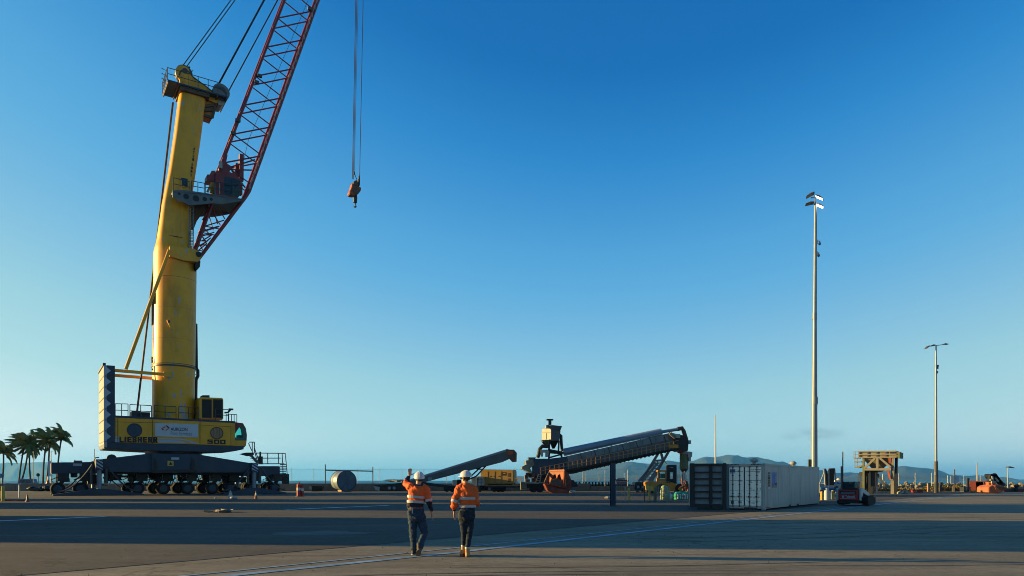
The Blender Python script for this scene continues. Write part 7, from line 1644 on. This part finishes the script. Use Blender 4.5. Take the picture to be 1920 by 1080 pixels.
# two tall dark screens on frames
for k, (poly, lab) in enumerate((([(1544.5, 879), (1549, 878.5), (1552.5, 889), (1552.5, 910), (1548, 910), (1547.5, 890)], 'tall narrow dark curved screen, left of the pair behind the white container'), ([(1554, 879.5), (1565.5, 879), (1564, 892), (1564, 910), (1554, 910)], 'wide dark rubber screen, right of the pair behind the white container'))):
    Y = 92.0; t, Q = near_thing('chute_screen', lab, 'screen', 1552, Y, 0, 'dark screens behind the container'); p = Q.p
    MB().prism([p(x, y) for x, y in poly], (0, .25, 0)).build('sheet', 'black', t, bevel=.02)
    fm = MB()
    if k == 0: fm.beam(p(1547, 882, .2), p(1536, 910, .2), .12); fm.beam(p(1545.5, 880, -.05), p(1548, 910, -.05), .16); fm.beam(p(1548, 910, .1), p(1548, 928, .1), .14); fm.beam(p(1537, 909, .1), p(1537, 927, .1), .14)
    else: fm.beam(p(1554, 880, -.05), p(1554, 927, -.05), .12); fm.beam(p(1565, 880, .1), p(1568, 912, .1), .12); fm.beam(p(1568, 910, .1), p(1568, 927, .1), .12); fm.beam(p(1554, 910.5, -.05), p(1569, 910.5, -.05), .14)
    fm.build('frame', 'cream', t)
    if k == 1: MB().prism([p(1554.5, 878.3, -.05), p(1565.5, 877.8, -.05), p(1565.5, 880, -.05), p(1554.5, 880.3, -.05)], (0, .4, 0)).build('top_plate', 'brown', t)
# motor cruiser and small boats on trailers behind
Y = 104.0; t, Q = near_thing('motor_cruiser', 'white motor cruiser on the hardstand behind the red skid loader', 'boat', 1572, Y); p = Q.p
MB().prism([p(1556, 909.5), p(1582, 909), p(1580, 917), p(1560, 918)], (0, 3, 0)).build('hull', 'white', t, bevel=.08); MB().prism([p(1557, 912, -.02), p(1580, 911.5, -.02), p(1579, 914.5, -.02), p(1558, 914.5, -.02)], (0, .05, 0)).build('stripe', 'blue', t)
MB().prism([p(1567, 903, .3), p(1581, 902, .3), p(1582, 909, .3), p(1566, 909.5, .3)], (0, 2.2, 0)).build('cabin', 'white', t); MB().prism([p(1569, 904.8, .26), p(1577, 904.3, .26), p(1577, 907.8, .26), p(1568.5, 908, .26)], (0, .08, 0)).build('cabin_window', 'dkglass', t); MB().prism([p(1568, 900.5, .5), p(1579, 900, .5), p(1580, 901.8, .5), p(1568, 902.8, .5)], (0, 1.8, 0)).ell(p(1572.5, 899.3, 1.2), (.3, .3, .25)).build('flybridge', 'white', t)
MB().box(p(1569, 922, 1), (.3, 1, 1.0)).box(p(1577, 922, 1), (.3, 1, 1.0)).build('cradle', 'dgrey', t)
for k, (px, m, lab) in enumerate(((1542, 'white', 'small white dinghy behind the yellow bollards'), (1562, 'white', 'upturned dinghy with a blue cover behind the yellow bollards'), (1552, 'palegrey', 'grey dinghy behind the dark screens'))):
    t, Q = near_thing('dinghy', lab, 'boat', px, 97 + k, 0, 'small boats on the hardstand'); h = MB(); h.loft([[Vector((x * .55, y * b * .5, z)) for x, y in ((-3, .6), (0, 1), (2, .6), (3, 0), (2, -.6), (0, -1), (-3, -.6))] for z, b in ((.5, .6), (1.15, 1.0))]); h.build('hull', m, t, smooth=40)
    MB().box((0, 0, .28), (1.6, .8, .5)).build('cradle', 'dgrey', t)
    if k == 1: MB().ell((0, 0, 1.15), (1.2, .45, .35), 12, 6).build('cover', 'blue', t, smooth=60)

# breakwater of tumbled rocks -------------------------------------------------------
random.seed(31)
bw = thing('breakwater', 'long pale rock breakwater along the water at right', 'breakwater', at(1750, 123)); shapes = []
for k in range(6):
    mb = MB(); mb.ell((0, 0, 0), (1, .8, .7), 7, 5); mb.v = [tuple(Vector(v) * (1 + .25 * noise.noise(Vector(v) * 1.7 + Vector((k * 5, 0, 0))))) for v in mb.v]
    o = mb.build('rock', 'rock', None); shapes.append(o.data); bpy.data.objects.remove(o)
x0_, x1_ = at(1520, 123)[0] - bw.location.x, at(2010, 123)[0] - bw.location.x
for k in range(290):
    o = bpy.data.objects.new('rock', random.choice(shapes)); COL.objects.link(o); o.parent = bw
    row = k % 4; o.location = (x0_ + (x1_ - x0_) * random.random(), -.9 + row * .75 + random.uniform(-.3, .3), .12 + row * .24 + random.uniform(0, .15)); s = random.uniform(.25, .55); o.scale = (s, s, s * .85); o.rotation_euler = (random.random() * 6, random.random() * 6, random.random() * 6)
MB().prism([(x0_, -1.2, 0), (x0_, 2.4, 0), (x0_, 2.4, .75), (x0_, 1.0, .75)], (x1_ - x0_, 0, 0)).build('core', 'rock', bw)
# scrub and dry grass before the breakwater
def scrub(px0, px1, Y, h, n, m, name, label):
    X0, X1 = at(px0, Y)[0], at(px1, Y)[0]; mb = MB()
    for k in range(n):
        x, y = random.uniform(X0, X1), Y + random.uniform(-.8, .8); z = random.random() ** 1.4 * h * (.5 + .5 * abs(noise.noise(Vector((x * .35, y, 3)))) * 2); s = random.uniform(.07, .16)
        d = Vector((random.uniform(-1, 1), random.uniform(-1, 1), random.uniform(-.3, 1))).normalized() * s; e = d.cross(Vector((random.random(), random.random(), random.random()))).normalized() * s * .5
        c = Vector((x, y, z + .03)); mb.add([c - d, c + e, c + d, c - e], [(0, 1, 2, 3)])
    o = mb.build(name, m); o['kind'] = 'stuff'; return o
scrub(1735, 1830, 108, 1.25, 3800, 'scrub', 'scrub', ''); scrub(1600, 1740, 106, .7, 2200, 'drygrass', 'dry_grass', ''); scrub(1745, 1815, 107, 1.0, 1500, 'drygrass', 'dry_grass', ''); scrub(1840, 1910, 112, .6, 1200, 'drygrass', 'dry_grass', '')
fence('chain_link_fence', 'sagging wire fence with square posts in front of the breakwater', [at(1655, 110)[:2], at(1838, 110)[:2]], 2.6, 2.6, step=.4)
for k, (px, yt, yb0, w, m, lab) in enumerate(((1692, 920, 928.5, 10, 'cream', 'tilted pale plastic barrier right of the hopper'), (1700, 919, 928.5, 9, 'cream', 'upright pale wedge barrier right of the hopper'))):
    Y = 85 + k; t, Q = near_thing('plastic_barrier', lab, 'barrier', px, Y, 0, 'pale barriers by the hopper'); p = Q.p
    MB().prism([p(px - w * .5, yb0), p(px - w * .1, yt), p(px + w * .25, yt), p(px + w * .5, yb0)] if k else [p(px - 5, 923), p(px + 1, 920), p(px + 4, 921), p(px + 1, 929), p(px - 4, 928)], (0, .8, 0)).build('shell', m, t, bevel=.06); MB().prism([p(px - 1, yb0 - 1, -.03), p(px + 2, yb0 - 1, -.03), p(px + 1, yb0 - 4, -.03)], (0, .06, 0)).build('slot', 'dgrey', t)
t, Q = near_thing('red_box', 'small red steel box on the ground left of the crossarm light mast', 'box', 1724, 96); p = Q.p; a, b = p(1717.5, 919.5), p(1731, 928); MB().bx((a.x, 0, 0), (b.x, 1.2, a.z)).build('box', 'red', t, bevel=.04); MB().bx((a.x - .05, -.05, a.z), (b.x + .05, 1.25, a.z + .08)).build('lid', 'rcont', t); MB().bx((a.x - .02, -.02, .1), (a.x + .12, .0, a.z)).build('corner', 'cream', t)
t, Q = near_thing('notice_board', 'grey square mesh sign on a post in front of the hills', 'sign', 1789.5, 100); p = Q.p
MB().tube((0, 0, 0), (0, 0, p(1789, 880).z), .1, n=8).build('post', 'dgrey', t); a, b = p(1782, 893), p(1797, 907); mb = MB()
for i in range(9): xx = a.x + (b.x - a.x) * i / 8; mb.beam((xx, -.1, a.z), (xx, -.1, b.z), .05)
for i in range(8): zz = b.z + (a.z - b.z) * i / 7; mb.beam((a.x, -.12, zz), (b.x, -.12, zz), .05)
mb.build('mesh_panel', 'palegrey', t); MB().box((0, .15, p(1789, 914).z * .5), (.35, .25, p(1789, 910).z)).build('pedestal', 'dgrey', t); MB().beam(p(1774, 906.5, .1), p(1788, 910, .1), .1).build('arm', 'khaki', t)
for k, px in enumerate((1814.5, 1764, 1741)):
    t = thing('fence_post', ('thick dark green post left of the red container', 'grey timber post in the scrub right of the crossarm light mast', 'short timber post in the scrub left of the crossarm light mast')[k], 'post', at(px, 103)); MB().box((0, 0, (1.9, 1.3, 1.2)[k] / 2), (.3, .3, (1.9, 1.3, 1.2)[k])).build('post', ('navy', 'dgrey', 'wood')[k], t); MB().box((0, 0, (1.9, 1.3, 1.2)[k] + .03), (.36, .36, .06)).build('cap', 'dgrey', t)

# open red container, order picker in front, orange grab
Y = 99.0; t, Q = near_thing('shipping_container', 'open rusty red container standing empty at far right', 'container', 1835, Y, R(-33)); p = Q.p
a, b = p(1818, 902), p(1854, 930); zt = a.z; D_ = 5.0; mb = MB()
mb.bx((a.x, 0, 0), (a.x + .12, D_, zt)); mb.bx((b.x - .12, 0, 0), (b.x, D_, zt)); mb.bx((a.x + .12, 0, zt - .12), (b.x - .12, D_, zt)); mb.bx((a.x + .12, 0, 0), (b.x - .12, D_, .12)); mb.bx((a.x + .12, D_ - .1, .12), (b.x - .12, D_, zt - .12)); mb.build('shell', 'rcont', t)
MB().bx((a.x + .05, -.1, .05), (p(1830, 902).x, .0, zt - .1)).build('door', 'rcont', t); MB().bx((p(1846, 902).x, -.1, .05), (b.x - .05, 0, zt - .1)).build('door', 'rcont', t); MB().beam((b.x - .04, -.12, 0), (b.x - .04, -.12, zt), .12).beam((p(1844.5, 0).x, -.11, 0), (p(1844.5, 0).x, -.11, zt - .1), .06).build('locking_bar', 'galv', t)
t, Q = near_thing('yellow_trolley', 'small yellow trolley in front of the open red container', 'trolley', 1827, 96); p = Q.p; mb = MB(); mb.bx(p(1818, 930), p(1836, 928) + Vector((0, 1.2, 0)));
for px in (1819, 1834): mb.beam(p(px, 930, .1), p(px, 912 if px > 1820 else 919, .1), .12)
mb.beam(p(1819, 920.5, .1), p(1834, 920.5, .1), .1); mb.build('frame', 'fyellow', t); MB().ell(p(1829.5, 921.5, .3), (.28, .25, .2)).build('beacon', 'by', t); MB().box(p(1824, 925, .5), (.7, .6, .5)).build('motor', 'ink', t)
t, Q = near_thing('pallet_stack', 'dark bluish pallets on the ground left of the red container', 'pallets', 1813, 97); p = Q.p
for k in range(4): MB().box((0, .3, .12 + k * .17), (1.0, .9, .13)).build('pallet', 'navy' if k % 2 else 'dgrey', t)
Y = 89.0; t, Q = near_thing('clamshell_grab', 'bright orange clamshell grab lying at far right beside the red container', 'grab', 1870, Y); p = Q.p
MB().prism([p(1854, 914), p(1860, 910), p(1866, 912), p(1872, 924), p(1871, 926.5), p(1862, 924.5), p(1854, 923)], (0, 2.4, 0)).build('shell', 'grabor', t, bevel=.05); MB().prism([p(1864, 910, -.1), p(1872, 908, -.1), p(1881, 911, -.1), p(1888, 914.5, -.1), p(1887, 917, -.1), p(1880, 921.5, -.1), p(1873, 926.5, -.1), p(1866, 918, -.1)], (0, 2.6, 0)).build('shell', 'grabor', t, bevel=.05)
MB().beam(p(1866, 911, -.15), p(1873, 918, -.15), .12).beam(p(1873, 913, -.15), p(1886, 915.5, -.15), .1).beam(p(1874, 917, -.15), p(1884, 918.5, -.15), .1).build('rib', 'brown', t)
mb = MB()
for a, b in (((1859, 889.5), (1855, 902)), ((1858, 892), (1859, 909)), ((1861, 890), (1866, 905)), ((1864, 890), (1876, 908)), ((1862, 889), (1871, 899)), ((1871, 900), (1882, 911)), ((1855, 900), (1855.5, 903))): mb.beam(p(*a, .5), p(*b, .5), .42, .4)
mb.prism([p(1857, 890, .3), p(1860, 888.5, .3), p(1864, 889.5, .3), p(1868, 899, .3), p(1866, 903, .3), p(1858, 894, .3)], (0, 1.2, 0)); mb.build('grab_arm', 'ink', t)
for a, b in (((1860.5, 893), (1862, 901)), ((1866, 896), (1872, 903)), ((1857.5, 898), (1857.5, 902))): MB().beam(p(*a, .2), p(*b, .2), .16).build('hydraulic_ram', 'cream', t)
MB().prism([p(1859.5, 904, .1), p(1866.5, 903, .1), p(1868, 909, .1), p(1861, 910, .1)], (0, 1.2, 0)).build('head_block', 'grabor', t); MB().box(p(1863, 904, .05), (.55, .2, .22)).build('clevis', 'cream', t)
t, Q = near_thing('skip_bin', 'dark red skip bin cut by the right edge of the view', 'skip', 1915, 101); p = Q.p; MB().prism([p(1903, 916), p(1960, 915), p(1955, 926.5), p(1904, 926.5)], (0, 2.4, 0)).build('bin', 'rcont', t, bevel=.05); MB().box(p(1903, 921, -.1), (.6, .5, .9)).build('latch', 'ink', t); MB().bx((p(1903, 0).x, .2, 0), (p(1958, 0).x, 2, .12)).build('skid', 'ink', t)
t, Q = near_thing('rubber_float', 'black rubber float on a stem above the red skip', 'float', 1905.5, 100.6); p = Q.p; MB().tube((0, 0, 0), (0, 0, p(1905, 912).z), .09, n=8).build('stem', 'black', t); MB().ell(p(1906, 911, 0), (.3, .3, .34)).build('float', 'rubber', t, smooth=60)
for k, (a, b, yy_, lab) in enumerate(((1873, 1892, 925, 'pale concrete kerb block under the orange grab'), (1895, 1902, 925.5, 'short pale kerb block between grab and red skip'), (1882, 1901, 921, 'pale kerb block behind the lamp post'))):
    t, Q = near_thing('kerb_block', lab, 'kerb', (a + b) / 2, 105 + (k == 2) * 4, 0, 'kerb blocks at far right'); w = (b - a) * 105 / FPX; MB().box((0, 0, .14 if k < 2 else .25), (w, .5, .28 if k < 2 else .5)).build('block', 'cream', t, bevel=.03)

# palms, car and street furniture behind the wall on the left ------------------------
def palm(px_b, px_t, y_t, Y, lean, label, nfr, seed, s=1.0):
    random.seed(seed); base = Vector(at(px_b, Y)); base.z = .05; k = Y / FPX; t = thing('palm_tree', label, 'palm', base, 0, 'wind-blown palms by the water')
    top = Vector(((px_t - px_b) * k, random.uniform(-.5, .5), EYE + (HZ - y_t) * k - .05)); pts = []
    for i in range(10):
        f = i / 9; pts.append(Vector((top.x * (f ** 1.3) + lean * math.sin(f * math.pi), top.y * f, top.z * f)))
    MB().path(pts, [.30, .22, .19, .18, .17, .165, .16, .155, .15, .19], 9).build('trunk', 'trunk', t, smooth=50)
    MB().ell(top + Vector((0, 0, -.1)), (.28, .28, .4), 8, 6).build('crown_heart', 'trunk', t)
    for j in range(nfr + 6):
        az = 6.283 * j / (nfr + 6) * 2.4 + random.uniform(-.3, .3); el = random.choice([-.3, .2, .6, .9, 1.15, 1.3, .8]) + random.uniform(-.2, .2); L = random.uniform(3.0, 4.0) * s
        d = Vector((math.cos(az) * math.cos(el), math.sin(az) * math.cos(el) * .8, math.sin(el))); p = top.copy(); n = 11; st = L / n; mb = MB(); rach = [p.copy()]; dirs = [d.copy()]
        wind = Vector((-1, .1, .05)) * random.uniform(.08, .17) * (1 if d.x < .5 or el > .4 else .3)
        for i in range(n):
            d = (d + wind * (1 + i / n) + Vector((0, 0, -1)) * (.055 + .02 * i * (1 if d.x > .2 else .45))).normalized(); p = p + d * st; rach.append(p.copy()); dirs.append(d.copy())
        mb.path(rach, [.05 - .004 * i for i in range(n + 1)], 4)
        for i in range(1, n + 1):
            for q in range(4):
                f = q / 4; c = rach[i - 1] * (1 - f) + rach[i] * f; dd = dirs[i]; sd = dd.cross(Vector((0, 0, 1)))
                sd = sd.normalized() if sd.length > .1 else Vector((0, 1, 0)); ll = (1.05 if i > 2 else .6) * (1 - .55 * (i / n) ** 3) * s * random.uniform(.8, 1.1)
                for g in (-1, 1):
                    ld = (dd * .75 + sd * g * .75 + Vector((-.55, 0, -.45 - random.random() * .3))).normalized(); e = c + ld * ll; wv = dd * .085
                    mid = c + ld * ll * .5 + Vector((0, 0, .06)); mb.add([c - wv, c + wv, mid + wv * 1.2, e, mid - wv * 1.2], [(0, 1, 2, 3, 4)])
        mb.build('frond', 'frond2' if random.random() < .22 else 'frond', t)
    return t
palm(3.0, 9.0, 848, 150, .2, 'palm cut by the left edge of the view', 20, 1, .95)
palm(35.0, 43.0, 835, 158, -.1, 'tall straight palm with the bushiest top, second from the left', 24, 2, 1.15)
palm(37.0, 55.0, 832, 152, .5, 'palm leaning right, its trunk crossing the base of another', 24, 3, 1.1)
palm(59.0, 58.0, 838, 160, -.3, 'palm with a slender wavy trunk in the middle of the group', 20, 4, 1.0)
palm(81.0, 87.0, 826, 154, -.2, 'palm with a dark trunk left of the twin trunks', 22, 5, 1.1)
palm(87.0, 91.0, 830, 150, .15, 'right one of the close twin palm trunks', 20, 6, 1.0)
palm(106.0, 116.0, 823, 156, -.1, 'rightmost palm leaning right, two fronds drooping to the right', 22, 7, 1.05)
Y = 135.0; t, Q = near_thing('parked_car', 'pale blue car parked beyond the sea wall below the palms', 'car', 41, Y); p = Q.p
bdy = MB(); bdy.loft([[Vector((x, y, z)) for x, z in ((p(20, 0).x, .35), (p(20, 0).x, .85), (p(31, 0).x, 1.0), (p(61, 0).x, 1.1), (p(62, 0).x, .4))] for y in (0, 1.75)]); bdy.build('body', 'carblue', t, bevel=.08)
zr = 1.95; cb = MB().loft([[Vector((x, y, z)) for x, z in ((p(31, 0).x, .95), (p(36, 0).x, zr), (p(58, 0).x, zr), (p(61, 0).x, 1.05))] for y in (.08, 1.67)]).build('cabin', 'carblue', t, bevel=.08)
MB().prism([(p(34.5, 0).x, .05, 1.25), (p(37, 0).x, .07, zr - .2), (p(46, 0).x, .07, zr - .2), (p(46, 0).x, .05, 1.2)], (0, .05, 0)).build('window', 'dkglass', cb); MB().prism([(p(47, 0).x, .05, 1.2), (p(47, 0).x, .07, zr - .2), (p(56, 0).x, .07, zr - .2), (p(58, 0).x, .05, 1.2)], (0, .05, 0)).build('window', 'dkglass', cb)
for px in (26, 55): MB().tube((p(px, 0).x, -.03, .36), (p(px, 0).x, .25, .36), .36, n=16).build('wheel', 'rubber', t, smooth=40)
Y = 132.0; t, Q = near_thing('flag_pole', 'thin pole rising among the palms', 'pole', 63, Y); MB().tube((0, 0, 0), (0, 0, Q.p(63, 846).z), .05, n=8).build('pole', 'dgrey', t); MB().tube((0, 0, 0), (0, 0, .1), .2, n=10).build('base_plate', 'dgrey', t)
t, Q = near_thing('street_lamp', 'tall street lamp with a short arm right of the palms', 'street lamp', 95.5, Y); p = Q.p; MB().tube((0, 0, 0), p(95.5, 846), .08, n=8).build('pole', 'galv', t); MB().beam(p(95.5, 846), p(106, 845.5), .1, .08).build('lamp_arm', 'galv', t)
t, Q = near_thing('road_sign', 'small round dark road sign seen from behind, right of the parked car', 'sign', 72, Y); p = Q.p; MB().tube((0, 0, 0), (0, 0, p(72, 890).z), .045, n=8).build('post', 'dgrey', t); MB().disc((0, -.08, p(72, 890.5).z), .33, (0, 1, 0), .03, 20).build('disc', 'ink', t)
t, Q = near_thing('banner_pole', 'pale panel pole between the palms and the crane', 'banner', 93, 128); p = Q.p; a, b = p(90.5, 864), p(95.5, 893); MB().bx((a.x, 0, b.z), (b.x, .06, a.z)).build('panel', 'palegrey', t); MB().tube((b.x + .05, 0, 0), (b.x + .05, 0, a.z + .2), .06, n=8).build('post', 'galv', t)
t, Q = near_thing('blue_sign', 'blue sign panel at the very left edge', 'sign', 3, 130); p = Q.p; MB().bx(p(0, 896), p(4.5, 888) + Vector((0, .06, 0))).build('panel', 'blue', t); MB().tube((0, .1, 0), (0, .1, p(3, 888).z), .06, n=8).build('post', 'galv', t)
random.seed(77)
for px0, px1, Yr, n in ((-60, 200, 140, 70), (200, 560, 124, 60)):
    rk = thing('rock_armour', 'dark boulders along the shore behind the wall at left' if px0 < 0 else 'dark boulders along the shore seen under the crane', 'rocks', at(px0, Yr)); X1 = at(px1, Yr)[0] - at(px0, Yr)[0]
    for k in range(n):
        o = bpy.data.objects.new('rock', random.choice(shapes)); COL.objects.link(o); o.parent = rk; s = random.uniform(.4, .9); o.location = (random.uniform(0, X1), random.uniform(-1, 1), random.uniform(.2, .7)); o.scale = (s * 1.3, s, s * .8); o.rotation_euler = (0, 0, random.random() * 6)
